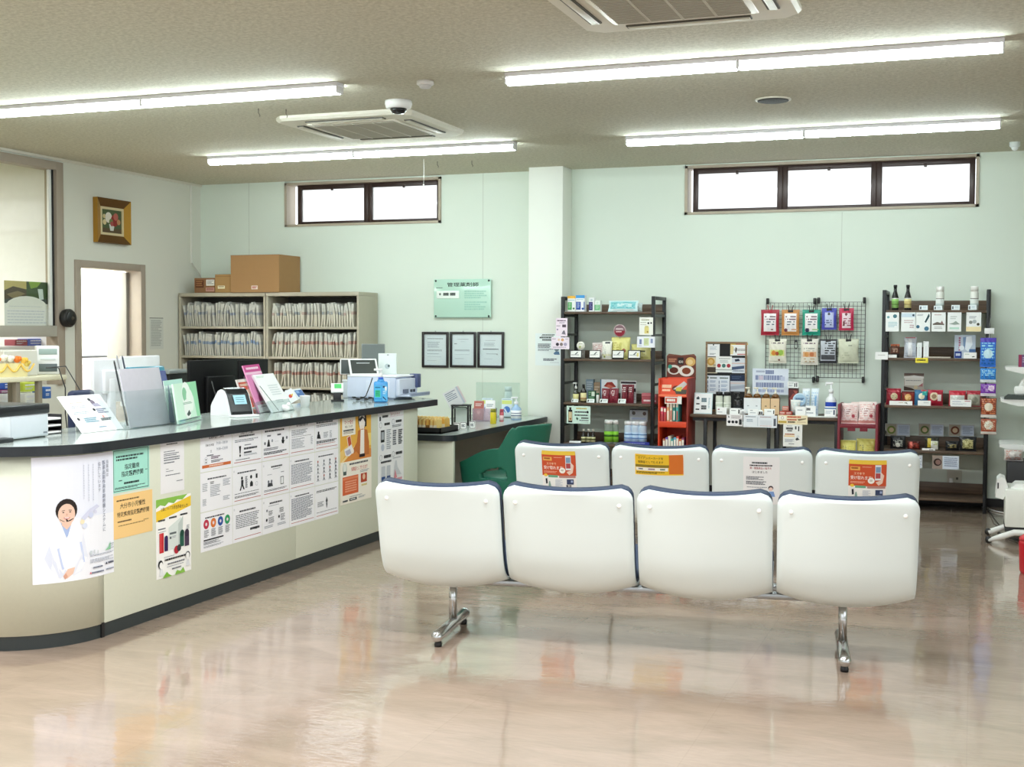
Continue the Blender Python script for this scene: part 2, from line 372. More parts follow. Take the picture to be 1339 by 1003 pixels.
# doorway
mb = MB()
for a, b in ((DY0-.05, DY0+.02), (DY1-.02, DY1+.05)): mb.box(XL-.16, XL+.022, a, b, 0, 2.045, TRIM, .004)
mb.box(XL-.16, XL+.022, DY0+.02, DY1-.02, 1.98, 2.045, TRIM, .004); struct('door_1', mb, 'taupe doorway frame in the left wall, open to a bright room')
tag(MB().box(XL-.35, XL-.12, 9.96, 10.0, 0, 1.97, mat('8E8A84', .4, .3), .004).build('sliding_door', None), 'grey sliding door leaf pushed back inside the doorway', 'door')
# ================================================================== CEILING FITTINGS
GLOW = 44.0
def strip_light(x0, y, L, label):
    r = thing('strip_light', label, 'ceiling light', (x0, y, H), 0, 'long tube lights on the ceiling')
    h = MB(); h.box(0, L, -.045, .045, -.028, 0, mat('E6E6EC', .4), .004); h.build('housing', r)
    d = MB(); n = 10; w = .04
    prof = [(-w, -.026)]+[(-w*math.cos(PI*i/n), -.034-.036*math.sin(PI*i/n)**.7) for i in range(n+1)]+[(w, -.026)]
    d.prism(prof, .012, L-.012, emit('EBFAFB', GLOW), 'x'); d.build('diffuser', r)
    for x in (0, L-.012):
        c = MB(); c.box(x, x+.012, -.042, .042, -.066, -.026, mat('EDEEF2', .4), .008); c.build('end_cap', r)
    return r
for nm, x0, y, L in (('front right', -2.54, 6.78, 2.65), ('back right', -2.51, 9.30, 2.65), ('back left', -6.17, 9.235, 2.785), ('front left', -6.35, 6.70, 2.785)):
    strip_light(x0, y, L/2, 'left half of the %s row of glowing white tube lights' % nm); strip_light(x0+L/2, y, L/2, 'right half of the %s row of glowing white tube lights' % nm)
def cassette(cx, cy, w, label):
    r = thing('ceiling_air_conditioner', label, 'air conditioner', (cx, cy, H), 0, None)
    cream = mat('E4E2D4', .45); b = MB(); k = w/2
    def oct_(s, c): return [(-s+c, -s), (s-c, -s), (s, -s+c), (s, s-c), (s-c, s), (-s+c, s), (-s, s-c), (-s, -s+c)]
    o1 = oct_(k, .07); o2 = oct_(k*.97, .065); n = 8; g = .6*k
    vs = [(x, y, 0) for x, y in o1]+[(x, y, -.018) for x, y in o1]+[(x, y, -.035) for x, y in o2]; fs = []
    for j in range(2):
        for i in range(n): fs.append((j*n+i, j*n+(i+1) % n, (j+1)*n+(i+1) % n, (j+1)*n+i))
    fs.append(tuple(range(16, 24))); b.add(vs, fs, cream); b.build('panel', r)
    q = MB(); q.box(-g-.03, g+.03, -g-.03, g+.03, -.043, -.034, mat('F0EEE2', .4), .004); q.build('grille_frame', r)
    m = MB(); m.box(-g, g, -g, g, -.044, -.040, mat('6F6C60', .6))
    for i in range(26): y = -g+.01+i*(2*g-.02)/25; m.box(-g, g, y-.007, y+.004, -.05, -.043, mat('B5B1A2', .5))
    for i in range(3): x = -g+(i+1)*g/2; m.box(x-.006, x+.006, -g, g, -.051, -.045, mat('C9C6B8', .5))
    m.build('grille', r)
    for i in range(4):
        R_ = Matrix.Rotation(i*PI/2, 4, 'Z'); s = MB(); s.box(-g*.95, g*.95, g+.075, g+.13, -.042, -.03, mat('4C4A42', .5), M=R_)
        lo = s.build('air_outlet', r); f = MB(); f.box(-g*.93, g*.93, g+.085, g+.12, -.047, -.040, mat('D2CFC0', .4), .003, M=R_); f.build('louver', lo)
    return r
cassette(-4.07, 8.13, 1.04, 'square cassette air conditioner in the ceiling between the two left tube lights')
cassette(-1.27, 5.37, 1.02, 'square cassette air conditioner cut off by the top edge of the photo')
r = thing('dome_camera', 'white dome security camera on the ceiling beside the farther air conditioner', 'security camera', (-3.499, 7.36, H))
mb = MB(); mb.lathe([(.085, 0), (.088, -.02), (.08, -.045), (.06, -.05)], WHITE, n=28); mb.build('base', r)
mb = MB(); mb.lathe([(.055, -.048), (.05, -.066), (.035, -.08), (.001, -.085)], mat('151719', .08), n=24); mb.build('lens_dome', r)
r = thing('smoke_detector', 'small white smoke detector on the ceiling between the tube light rows', 'smoke detector', (-3.07, 6.824, H))
mb = MB(); mb.lathe([(.05, 0), (.052, -.018), (.045, -.024)], WHITE, n=24); mb.build('base', r)
mb = MB(); mb.lathe([(.034, -.022), (.036, -.034), (.028, -.042), (.02, -.043)], mat('D9DADB', .4), n=20); mb.build('sensor_cap', r)
r = thing('ceiling_speaker', 'round black ceiling speaker between the two right tube lights', 'speaker', (-1.228, 8.082, H))
mb = MB(); mb.lathe([(.112, 0), (.112, -.006), (.095, -.008)], mat('D8D4C6', .5), n=32); mb.build('rim', r)
mb = MB(); mb.lathe([(.098, -.006), (.098, -.011), (.09, -.013)], mat('2A2724', .7, bump=.6, scale=300), n=32); mb.build('grille', r)
r = thing('motion_sensor', 'tiny pale round sensor on the ceiling at the far right', 'sensor', (.26, 10.5, H))
mb = MB(); mb.lathe([(.04, 0), (.04, -.03), (.03, -.04)], mat('E3ECEC', .4), n=18); mb.build('base', r)
mb = MB(); mb.sphere((0, 0, -.04), .028, mat('F2F8F8', .2)); mb.build('lens', r)
p = at(554, 208, 2, H)
mb = MB(); mb.tube([(0, 0, 0), (.003, 0, -.1), (0, 0, -.21)], .003, mat('D9D9D2')); mb.sphere((0, 0, -.22), .007, WHITE)
tag(mb.build('pull_cord', None, (p.x, p.y, H)), 'thin pale pull cord hanging from the ceiling near the left strip window', 'cord')
for i, (x, y) in enumerate(((338, 142), (374, 143), (572, 211), (617, 210))):
    p = at(x, y, 2, H); mb = MB(); mb.tube([(0, 0, 0), (0, 0, -.03), (.01, 0, -.045), (.006, 0, -.055)], .003, mat('5D564C'))
    tag(mb.build('ceiling_hook', None, (p.x, p.y, H)), ('tiny hook left of the farther air conditioner', 'tiny hook just above the left edge of the farther air conditioner', 'tiny dark hook left of the pull cord end', 'tiny hook right of the pull cord, by the right end of the back left tube')[i], 'hook', 'little hooks in the ceiling')
# ================================================================== RECEPTION COUNTER
CX = -3.80; CR = .42; CC = (-4.22, 4.80); CYE = 8.32; CT = .92
def front_path(off, y_end, n=14, tail=-6.4):
    "plan outline of the counter front, from the far end round the corner"
    R = CR+off
    return [(CX+off, y_end)]+[(CC[0]+R*math.cos(a), CC[1]-R*math.sin(a)) for a in [PI/2*i/n for i in range(n+1)]]+[(tail, CC[1]-R)]
counter = thing('reception_counter', 'long beige reception counter with rounded near corner and black-edged grey top', 'counter', (-3.8, 6.5, 0))
LAM = mat('D8DCCA', .5, 0, .03, 60, .4); O = Vector((-3.8, 6.5, 0))
def cpart(name, mb, par=None):
    if par is None or par is counter:
        mb.v = [v-O for v in mb.v]; return mb.build(name, counter)
    mb.v = [v-O for v in mb.v]; return mb.build(name, par)
ys = [4.80, at(387, 690, 0, CX).y, at(527, 600, 0, CX).y, CYE]
for i in range(3):
    mb = MB(); mb.box(CX-.03, CX, ys[i]+.0015, ys[i+1]-.0015, .065, CT-.045, LAM, .002); cpart('front_panel', mb)
mb = MB(); n = 14
arc = [(CC[0]+CR*math.cos(a), CC[1]-CR*math.sin(a)) for a in [PI/2*i/n for i in range(n+1)]]; arc_in = [(CC[0]+(CR-.03)*math.cos(a), CC[1]-(CR-.03)*math.sin(a)) for a in [PI/2*i/n for i in range(n+1)]]
mb.prism([(arc[0][0], arc[0][1]-.002)]+arc[1:]+arc_in[::-1], .065, CT-.045, LAM, 'z'); mb.sm = [len(f) == 4 for f in mb.f]; cpart('curved_panel', mb)
mb = MB(); mb.box(-6.4, CC[0], CC[1]-CR, CC[1]-CR+.03, .065, CT-.045, LAM); cpart('front_panel', mb)
mb = MB(); mb.box(CX-.6, CX-.03, CYE-.03, CYE, .065, CT-.045, LAM); cpart('end_panel', mb)
mb = MB(); KB = mat('2F3637', .5)
fp = front_path(-.006, CYE); fi = front_path(-.06, CYE); mb.prism(fp+fi[::-1], 0, .066, KB, 'z'); cpart('kickboard', mb)
mb = MB(); mb.box(CX-.012, CX+.001, 4.78, 4.80, 0, .07, BLACK); cpart('joint_cover', mb)
mb = MB(); TOPE = mat('20262C', .35)
fp = front_path(.035, 8.60); back = [(-6.4, 5.06), (-4.47, 5.06), (-4.47, 8.86), (-4.06, 8.86)]
mb.prism(fp+back, CT-.045, CT-.001, TOPE, 'z')
top = cpart('countertop', mb)
mb = MB(); fp2 = front_path(.026, 8.59); back2 = [(-6.4, 5.05), (-4.46, 5.05), (-4.46, 8.85), (-4.06, 8.85)]
mb.prism(fp2+back2, CT-.002, CT, mat('AEB9B5', .12, 0, .08, 40, .6), 'z'); cpart('top_surface', mb, top)
# inner work desk behind the counter (carries monitors and the small shelf)
desk = thing('staff_desk', 'pale work desk running behind the reception counter', 'desk', (-5.5, 6.5, 0))
mb = MB(); mb.box(-.62, .3, -1.25, 1.75, .70, .73, mat('D9D7CC', .4), .004); mb.build('desk_top', desk)
for x in (-.56, .24):
    for y in (-1.2, 1.7): mb = MB(); mb.box(x-.025, x+.025, y-.025, y+.025, 0, .70, mat('8E8B84', .5), .003); mb.build('leg', desk)
mb = MB(); mb.box(-.6, -.58, -1.2, 1.7, .25, .68, mat('CFCBBF', .5)); mb.build('back_panel', desk)
# ------------------------------------------------------------------ posters on the counter
def counter_rect(tl, tr, br, bl):
    P = [at(*p, 0, CX) for p in (tl, tr, br, bl)]
    y0 = (P[0].y+P[3].y)/2; y1 = (P[1].y+P[2].y)/2; z1 = (P[0].z+P[1].z)/2; z0 = (P[2].z+P[3].z)/2
    return (CX+.0006, y0, z0), y1-y0, z1-z0
def cposter(label, q, els, paper='F3F4F6', name='poster', cat='poster', group=None):
    o, w, h = counter_rect(*q); return sheet(name, label, cat, els, o, w, h, PI/2, paper, group=group)
K = '23262B'; G6 = '6A6E78'; G9 = '9AA0AA'
# large portrait poster bent round the corner
pr = at(148, 670, 0, CX); zt = at(148, 590, 0, CX).z; zb = at(148, 748, 0, CX).z; PWd = .425; PHt = zt-zb; yr = pr.y
def bend(p):
    s = yr-(PWd-p.x); off = .0006-p.y
    if s >= CC[1]: return Vector((CX+off, s, zb+p.z))
    a = (CC[1]-s)/CR; return Vector((CC[0]+(CR+off)*math.cos(a), CC[1]-(CR+off)*math.sin(a), zb+p.z))
skin = 'EBC8B4'; hairc = '2A211F'
els = [('r', 0, 0, 1, .5, 'E9EEFA'), ('p', [(.25, 0), (1, 0), (1, .75), (.35, .6)], 'EFF3FC'),
 ('p', [(.12, .80), (.2, .59), (.30, .545), (.42, .545), (.53, .60), (.58, .70), (.60, .82), (.52, .93), (.40, .97), (.28, .97), (.20, .90)], 'F7F9FD'),
 ('p', [(.12, .80), (.17, .7), (.22, .82), (.36, .92), (.28, .97), (.17, .88)], 'DDE4F4'), ('p', [(.54, .62), (.60, .82), (.52, .93), (.42, .96), (.40, .93), (.52, .80)], 'E6EBF7'),
 ('p', [(.29, .53), (.41, .53), (.40, .60), (.35, .65)], 'A9BDE6'), ('p', [(.31, .50), (.40, .50), (.41, .545), (.355, .585), (.30, .545)], skin),
 ('p', [(.29, .53), (.355, .66), (.25, .60)], 'F9FBFE'), ('p', [(.41, .53), (.355, .66), (.46, .61)], 'F9FBFE'),
 ('p', [(.25, .73), (.52, .695), (.56, .86), (.30, .90)], 'C6D3F2'), ('p', [(.31, .95), (.36, .90), (.44, .89), (.42, .94), (.35, .975)], skin), ('p', [(.31, .955), (.34, .93), (.36, .96), (.33, .98)], 'D9A58E'),
 ('c', .355, .43, .118, hairc, 1.05), ('c', .355, .462, .093, skin, 1.22),
 ('c', .318, .445, .010, hairc, .6), ('c', .392, .445, .010, hairc, .6), ('p', [(.30, .43), (.335, .427), (.335, .431), (.30, .434)], hairc), ('p', [(.375, .427), (.41, .43), (.41, .434), (.375, .431)], hairc),
 ('p', [(.35, .455), (.36, .455), (.365, .472), (.345, .472)], 'DDAE98'), ('p', [(.318, .485), (.392, .485), (.375, .50), (.335, .50)], 'C96F68'), ('p', [(.326, .487), (.384, .487), (.372, .493), (.338, .493)], 'FFFFFF'),
 ('T', '当薬局は', .895, .055, .034, 'A3A7B4', 'c', 1), ('T', '医薬品副作用早期把握システムに', .835, .055, .0375, '9298AA', 'c', 1), ('T', '協力しています', .765, .065, .034, 'A3A7B4'),
 ('l', .55, .08, .56, .36, 14, 'C5CAD8', .75), ('l', .61, .08, .62, .38, 15, 'C5CAD8', .75), ('l', .67, .08, .68, .38, 15, 'C5CAD8', .75),
 ('p', [(.52, .50), (.62, .44), (.72, .41), (.76, .43), (.70, .45), (.60, .50), (.55, .53)], 'D3D7EC'), ('c', .64, .49, .03, 'CDD5EE'), ('c', .70, .47, .02, 'D9DCEF'), ('c', .53, .535, .025, 'F2E7C4'), ('c', .56, .57, .03, 'D8E0F2'),
 ('r', .62, .78, .65, .81, 'C9D4D9'), ('r', .67, .775, .69, .81, 'D3DADF'), ('r', .72, .785, .74, .81, 'D9E0E4'), ('p', [(.84, .80), (.90, .775), (.93, .735), (.935, .80)], '8FC7A0'), ('l', .93, .75, .99, .80, 3, 'B6BCC6'),
 ('l', .62, .815, .99, .83, 2, '9AA2B2'), ('l', .62, .85, .99, .885, 3, 'B4BAC6'), ('l', .66, .915, .80, .928, 1, '6A7284', .9), ('p', [(.84, .915), (.86, .895), (.88, .915)], '3A4256'), ('l', .885, .898, .98, .915, 1, '3A4256', .9), ('l', .64, .955, .82, .968, 1, '59617A', .9), ('c', .625, .96, .010, 'D2526A'), ('l', .85, .952, .99, .965, 1, '8890A0', .8)]
mb = sheet_mb(PWd, PHt, els, 'F1F4FB', .0008, bend, 16); tag(mb.build('poster', None, fixn=False), 'large pale poster of a smiling woman in a white coat, bent round the counter corner', 'poster')
cposter('mint green notice with black headings, uppermost of the two coloured notices', ((146, 588), (195, 582), (195, 637), (147, 646)),
 [('r', .03, .03, .97, .97, '30383A'), ('r', .04, .045, .96, .955, 'A9E6D6'), ('l', .10, .16, .86, .30, 2, '39504C', .6), ('t', '指定難病', .52, .48, .135, '1F2A2A', 'c', 1, .02), ('t', '指定医療機関', .53, .64, .135, '1F2A2A', 'c', 1, .02), ('l', .16, .72, .26, .76, 1, '39504C'), ('l', .88, .55, .94, .58, 1, '39504C'), ('l', .30, .78, .72, .83, 1, '26302F', .9), ('l', .06, .88, .94, .93, 2, '39504C', .6)], 'A9E6D6', 'notice', 'notice')
cposter('orange yellow notice with bold black headings under the mint green notice', ((147, 650), (199, 639), (199, 694), (149, 706)),
 [('l', .08, .11, .66, .15, 1, '6B5536', .8), ('t', '大分市小児慢性', .49, .31, .135, '2A221A', 'c', 1, .02), ('t', '特定疾病指定医療機関', .50, .50, .128, '2A221A', 'c', .93, .02), ('l', .10, .60, .48, .64, 1, '5A4730', .8), ('l', .12, .70, .80, .735, 1, '9A7E52', .6), ('l', .76, .67, .90, .70, 1, '9A7E52', .6)], 'F6CF8C', 'notice', 'notice')
cposter('plain white typed letter right of the mint green notice', ((209, 574), (240, 570), (241, 639), (210, 648)),
 [('l', .25, .105, .75, .13, 1, '3A3D44', .8), ('l', .14, .24, .62, .27, 1, G6), ('l', .14, .28, .78, .34, 2, G6), ('l', .14, .35, .86, .43, 2, G6), ('l', .14, .44, .62, .48, 1, G6), ('l', .22, .56, .34, .58, 1, G6), ('l', .22, .60, .56, .62, 1, G6), ('l', .2, .67, .86, .70, 1, G6), ('l', .66, .80, .92, .825, 1, G6)], 'F0F0F2', 'notice', 'notice')
cposter('white poster with yellow banner, green bursts and red and black pocket devices', ((203, 654), (249, 645), (250, 745), (205, 758)),
 [('p', [(0, .0), (.9, 0), (.75, .06), (.6, .045), (.5, .085), (.35, .06), (.25, .10), (.12, .075), (0, .11)], '8CC152'), ('p', [(0, .15), (1, .03), (1, .16), (0, .28)], 'F6CE3B'),
  ('t', 'お薬についてお困りでは', .42, .155, .052, '6B4A2A', 'c', .75), ('t', 'ありませんか?', .74, .165, .055, '6B4A2A', 'c', .75),
  ('l', .05, .26, .25, .285, 1, K, .9), ('l', .36, .25, .58, .275, 1, K, .9), ('l', .68, .24, .90, .265, 1, K, .9), ('l', .05, .37, .28, .39, 1, G6, .8), ('l', .05, .41, .28, .42, 1, G9, .8),
  ('p', [(.34, .38), (.70, .28), (.72, .60), (.62, .66), (.35, .67)], 'DDE6E2'), ('p', [(.62, .36), (.76, .27), (.74, .58), (.62, .66)], 'C3CFCB'), ('r', .37, .45, .56, .475, '5F6A6C'), ('r', .37, .50, .42, .53, '5F6A6C'), ('l', .44, .50, .56, .53, 2, G9),
  ('r', .08, .43, .20, .68, 'C4262E'), ('r', .09, .43, .14, .66, 'D9474C'), ('r', .22, .51, .32, .67, '34235A'), ('c', .27, .51, .05, '34235A'), ('r', .66, .49, .78, .66, '285D4B'), ('r', .80, .50, .93, .67, '4A3A52'), ('c', .725, .49, .06, '1F4A3C'), ('c', .865, .50, .065, '3A2C42'),
  ('c', .56, .685, .07, 'B72B3B'), ('c', .63, .67, .06, '3A3A40'), ('l', .86, .40, .94, .46, 3, G9), ('l', .2, .74, .5, .755, 1, G9), ('l', .22, .77, .82, .795, 1, K, .9), ('l', .3, .83, .8, .85, 1, G6, .9), ('l', .28, .87, .78, .885, 1, G9), ('l', .42, .905, .7, .925, 1, G6, .9),
  ('c', .10, .82, .065, '17181C', 1.1), ('c', .115, .835, .048, 'FAFAF8', 1.2), ('p', [(.06, .96), (.09, .88), (.15, .88), (.18, .96)], 'E9ECF0'), ('c', .88, .79, .065, '4A4B50'), ('c', .875, .80, .05, 'FAFAF8', 1.2), ('p', [(.82, .93), (.85, .85), (.91, .85), (.94, .93)], 'E3E6EA'),
  ('p', [(.15, 1), (.27, .93), (.33, .97), (.42, 1)], '7DB63F'), ('p', [(.5, 1), (.56, .945), (.66, .97), (.74, .93), (.80, 1)], '8CC152')], 'FBFBF8')
# fifteen notices in three rows of five
TLc, TRc, BRc, BLc = (260, 567.5), (442, 541.5), (442.5, 671), (263, 724)
P = [at(*p, 0, CX) for p in (TLc, TRc, BRc, BLc)]
gy0, gy1 = (P[0].y+P[3].y)/2, (P[1].y+P[2].y)/2; gz1 = (P[0].z+P[1].z)/2; gz0 = (P[2].z+P[3].z)/2
gw, gh = (gy1-gy0)/5, (gz1-gz0)/3
ORr = ('r', .05, .90, .95, .915, 'B4544A'); O2 = '3B3E46'
def head(s): return ('t', s, .5, .17, .085, O2, 'c', 1, .015)
def num(n): return ('o', .05, .12, .018, .3, '9AA0AA')
pg = {}
pg[0, 0] = ('sheet of opening hours with an orange bar, top left of the notice grid', [num(1), head('営業時間のご案内'), ('t', '月火水木金', .29, .36, .075, O2), ('t', '9:00~18:00', .68, .35, .115, '8A93A2'), ('t', '土', .33, .52, .075, O2), ('t', '9:00~13:00', .68, .50, .115, '8A93A2'), ('l', .20, .58, .42, .62, 1, G6, .8), ('l', .33, .63, .62, .71, 2, '6A4A66', .6), ('l', .33, .73, .72, .80, 2, G6, .6), ('o', .17, .72, .06, .1, 'C3CAD4'), ('r', .155, .68, .185, .71, K), ('r', .155, .745, .185, .78, K), ('r', .05, .83, .95, .905, 'D3703C'), ('l', .26, .85, .72, .885, 1, 'F3D9C8', .9)])
pg[0, 1] = ('notice with a black exclamation mark, second sheet of the top row', [num(2), head('お知らせとお願い'), ('l', .22, .20, .78, .25, 1, O2, .9), ('l', .08, .31, .94, .39, 2, G6), ('p', [(.215, .48), (.285, .48), (.265, .68), (.235, .68)], K), ('c', .25, .735, .025, K), ('l', .40, .46, .62, .49, 1, G6, .8), ('l', .38, .54, .86, .60, 1, O2, .9), ('l', .38, .65, .66, .70, 1, O2, .9), ('l', .38, .72, .84, .77, 2, G9), ('l', .1, .83, .62, .87, 1, G6), ORr])
pg[0, 2] = ('notice with small pictograms of a flask and a figure, middle of the top row', [num(3), ('l', .10, .17, .82, .22, 1, O2, .9), ('l', .18, .30, .32, .35, 1, G6, .9), ('l', .55, .30, .70, .35, 1, O2, .9), ('c', .10, .52, .03, G6), ('p', [(.20, .48), (.26, .48), (.29, .62), (.17, .62)], K), ('c', .23, .46, .025, K), ('c', .36, .47, .03, G9), ('l', .46, .50, .60, .515, 1, G9), ('c', .76, .45, .035, K), ('p', [(.70, .48), (.82, .50), (.78, .60), (.72, .58)], K), ('c', .90, .44, .03, G6), ('l', .05, .66, .62, .74, 2, G6), ('l', .05, .77, .96, .85, 2, O2, .6), ORr])
pg[0, 3] = ('dense white list with a short centred heading, fourth sheet of the top row', [num(4), head('個人情報保護方針'), ('l', .08, .27, .72, .44, 4, G6), ('l', .08, .46, .94, .48, 1, O2), ('l', .08, .52, .6, .82, 7, G9), ('l', .84, .52, .92, .76, 7, G9), ORr])
pg[0, 4] = ('notice with a small black seated figure, last sheet of the top row', [num(5), ('l', .06, .13, .80, .18, 1, O2, .9), ('l', .06, .22, .94, .30, 2, G6), ('c', .15, .46, .035, K), ('p', [(.10, .50), (.20, .50), (.24, .64), (.08, .62)], K), ('l', .36, .46, .56, .64, 4, G9), ('l', .62, .44, .72, .66, 5, G9), ('l', .06, .70, .92, .78, 2, O2, .7), ('l', .06, .80, .92, .83, 1, 'B4544A'), ORr])
pg[1, 0] = ('sheet of plain text in three columns without a red line, first of the middle row', [('l', .22, .16, .82, .20, 1, O2, .9), ('l', .06, .28, .22, .50, 5, G9), ('l', .30, .26, .42, .34, 2, K), ('l', .30, .36, .62, .66, 7, G9), ('l', .70, .25, .94, .44, 5, G9), ('l', .06, .68, .18, .86, 5, G9), ('l', .70, .70, .92, .82, 3, G9)])
pg[1, 1] = ('notice showing a figure pushing at a doorway, second of the middle row', [num(7), ('l', .16, .16, .84, .20, 1, O2, .9), ('c', .31, .33, .032, K), ('p', [(.28, .38), (.36, .38), (.35, .52), (.40, .64), (.36, .64), (.31, .54), (.27, .66), (.23, .65), (.28, .52)], K), ('l', .42, .30, .50, .62, 9, G6, .7), ('c', .62, .34, .035, K), ('p', [(.58, .60), (.58, .50), (.63, .44), (.68, .50), (.68, .60)], K), ('r', .78, .28, .84, .40, K), ('o', .81, .55, .04, .15, G9), ('l', .06, .72, .92, .75, 1, G6), ('l', .06, .79, .92, .85, 2, O2), ORr])
pg[1, 2] = ('notice with two small figures and a telephone outline, middle of the middle row', [num(8), ('l', .32, .16, .76, .21, 1, O2, .9), ('l', .38, .24, .68, .27, 1, G6), ('l', .18, .38, .36, .41, 1, G9), ('l', .68, .36, .80, .40, 1, G6), ('c', .22, .58, .03, G6), ('c', .33, .58, .03, G6), ('p', [(.18, .72), (.20, .62), (.35, .62), (.38, .72)], O2), ('r', .66, .50, .78, .72, O2), ('r', .675, .52, .765, .70, 'EDF0F3'), ('l', .06, .80, .90, .86, 2, G6), ORr])
pg[1, 3] = ('page of close grey text with a red foot line, fourth of the middle row', [num(9), ('l', .2, .14, .8, .18, 1, O2, .9), ('l', .06, .24, .92, .82, 14, '7C8290', .55), ORr])
pg[1, 4] = ('chart of twelve little pictograms in a grid, last of the middle row', [('l', .14, .13, .82, .17, 1, O2, .9)]+[e for i in range(4) for j in range(3) for e in (('c', .12+.25*i, .30+.22*j, .026, ('C07A72' if (i+j) % 3 == 0 else '5A5F6A')), ('p', [(.09+.25*i, .42+.22*j), (.12+.25*i, .33+.22*j), (.15+.25*i, .42+.22*j)], '4A4E58'), ('l', .05+.25*i, .43+.22*j, .2+.25*i, .455+.22*j, 1, G9))])
pg[2, 0] = ('sheet with red, orange, blue and green discs, first of the bottom row', [('l', .14, .13, .80, .17, 1, O2, .9)]+[e for i, c in enumerate(('C2334D', 'E07B3C', '2C54A4', '2E9A62')) for e in (('c', .17+.22*i, .31, .085, c), ('c', .17+.22*i, .31, .03, 'E9DDE4'), ('l', .10+.22*i, .46, .25+.22*i, .66, 6, G6))]+[('r', .08, .70, .70, .735, K), ('l', .08, .76, .60, .84, 3, G6), ('l', .08, .87, .72, .92, 2, G9)])
pg[2, 1] = ('typed letter with a signature line and red foot line, second of the bottom row', [num(12), ('l', .22, .17, .80, .22, 1, O2, .9), ('l', .1, .28, .90, .66, 8, G6), ('t', '薬局', .78, .77, .07, K), ('l', .58, .70, .92, .77, 1, K, .9), ORr])
pg[2, 2] = ('notice in two columns of tiny symbols and text, middle of the bottom row', [num(13), ('l', .26, .15, .76, .20, 1, O2, .9), ('l', .22, .24, .64, .27, 1, G9), ('c', .16, .36, .025, G6), ('l', .22, .38, .38, .52, 4, O2), ('l', .62, .36, .78, .50, 4, O2), ('c', .15, .62, .03, K), ('c', .60, .60, .03, K), ('l', .22, .56, .42, .74, 5, G6), ('l', .66, .54, .82, .74, 5, G6), ('l', .06, .78, .40, .86, 2, G9), ('l', .54, .78, .86, .86, 2, G9)])
pg[2, 3] = ('page filled with close grey text, fourth of the bottom row', [num(14), ('l', .2, .13, .8, .17, 1, O2, .9), ('l', .06, .21, .94, .84, 16, '747A88', .6), ORr])
pg[2, 4] = ('notice with a small black torch symbol under two text lines, last of the bottom row', [('l', .06, .15, .94, .22, 2, O2, .7), ('p', [(.44, .52), (.49, .38), (.54, .52)], O2), ('c', .49, .54, .03, K), ('p', [(.46, .58), (.52, .58), (.50, .72), (.48, .72)], K), ('l', .10, .50, .38, .66, 4, G6), ('l', .06, .80, .94, .83, 1, G6), ORr])
for (r_, c_), (lb, els) in pg.items():
    sheet('notice', lb, 'notice', els, (CX+.0006, gy0+c_*gw+.002, gz1-(r_+1)*gh+.002), gw-.004, gh-.004, PI/2, 'F7F8FD', group='printed notices in the grid on the counter front')
# orange insurance card poster
cposter('orange poster of a woman in an orange cardigan holding up a card', ((443, 541), (484, 536), (486, 650), (446, 661)),
 [('r', 0, 0, 1, .56, 'EBB44C'), ('p', [(.0, .42), (.35, .33), (.0, .56)], 'F3CF7C'), ('r', .88, .26, 1, .40, 'F5DA7E'), ('p', [(.05, .56), (.5, .40), (1, .44), (1, .56)], 'E08F45'), ('p', [(0, .54), (.5, .36), (.5, .39), (0, .57)], 'F6DC9B'),
  ('r', .06, .055, .48, .25, 'F7F3E6'), ('t', 'マイナ受付', .27, .125, .052, 'B8433B', 'c', .8), ('t', '対応しています', .27, .165, .03, '6B5A4A', 'c', .85), ('l', .10, .185, .44, .205, 1, O2, .9), ('l', .10, .21, .44, .235, 2, '8A7A66'),
  ('p', [(.20, .27), (.32, .25), (.36, .36), (.25, .39)], 'F4EBDD'), ('p', [(.22, .275), (.31, .26), (.35, .35), (.26, .375)], 'C85A3C'), ('p', [(.12, .40), (.36, .36), (.42, .44), (.28, .48), (.16, .47)], 'F2F0F2'), ('p', [(.15, .42), (.30, .40), (.34, .45), (.2, .47)], 'B9B6C6'),
  ('c', .70, .095, .135, '221B1E', 1.15), ('p', [(.56, .10), (.84, .10), (.84, .18), (.60, .18)], '221B1E'), ('c', .69, .12, .10, 'FAF3EC', 1.35), ('p', [(.58, .09), (.68, .055), (.82, .10), (.80, .14), (.72, .08), (.62, .12)], '221B1E'), ('p', [(.65, .16), (.75, .16), (.76, .22), (.64, .22)], 'F7EBE0'),
  ('p', [(.56, .215), (.70, .20), (.86, .22), (.92, .36), (.92, .50), (.62, .50), (.50, .44), (.42, .46), (.38, .42), (.52, .34)], 'C4743A'), ('p', [(.64, .21), (.76, .21), (.76, .48), (.62, .48)], 'F8F1E8'), ('r', .60, .48, .78, .515, '2A2023'),
  ('c', .38, .43, .04, 'F8EEE6'), ('r', 0, .535, 1, 1, 'F6F1E4'), ('l', .28, .56, .92, .585, 1, O2, .8), ('t', '保険証として使えます', .60, .648, .048, 'C4463A', 'c', .82), ('c', .13, .61, .065, 'B7C4BC', 1.3), ('c', .13, .60, .05, 'E9EDE6', 1.3), ('r', .08, .64, .18, .68, '4A5A58'),
  ('r', .06, .70, .56, .90, 'D9683E'), ('r', .07, .71, .55, .735, 'E88A60'), ('l', .14, .75, .52, .88, 5, 'F0A988', .6), ('r', .64, .70, .84, .80, 'B9482F'), ('c', .74, .74, .045, 'E9C9A8'), ('r', .66, .82, .84, .84, 'D9C98A'), ('l', .62, .66, .92, .69, 2, G9),
  ('l', .28, .925, .70, .94, 1, G9), ('r', .27, .945, .50, .975, '1F2226'), ('l', .30, .952, .47, .968, 1, 'D9DCDD', .9), ('l', .06, .955, .22, .975, 1, '39404C', .9), ('l', .56, .945, .8, .97, 2, G9)], 'F6F1E4')
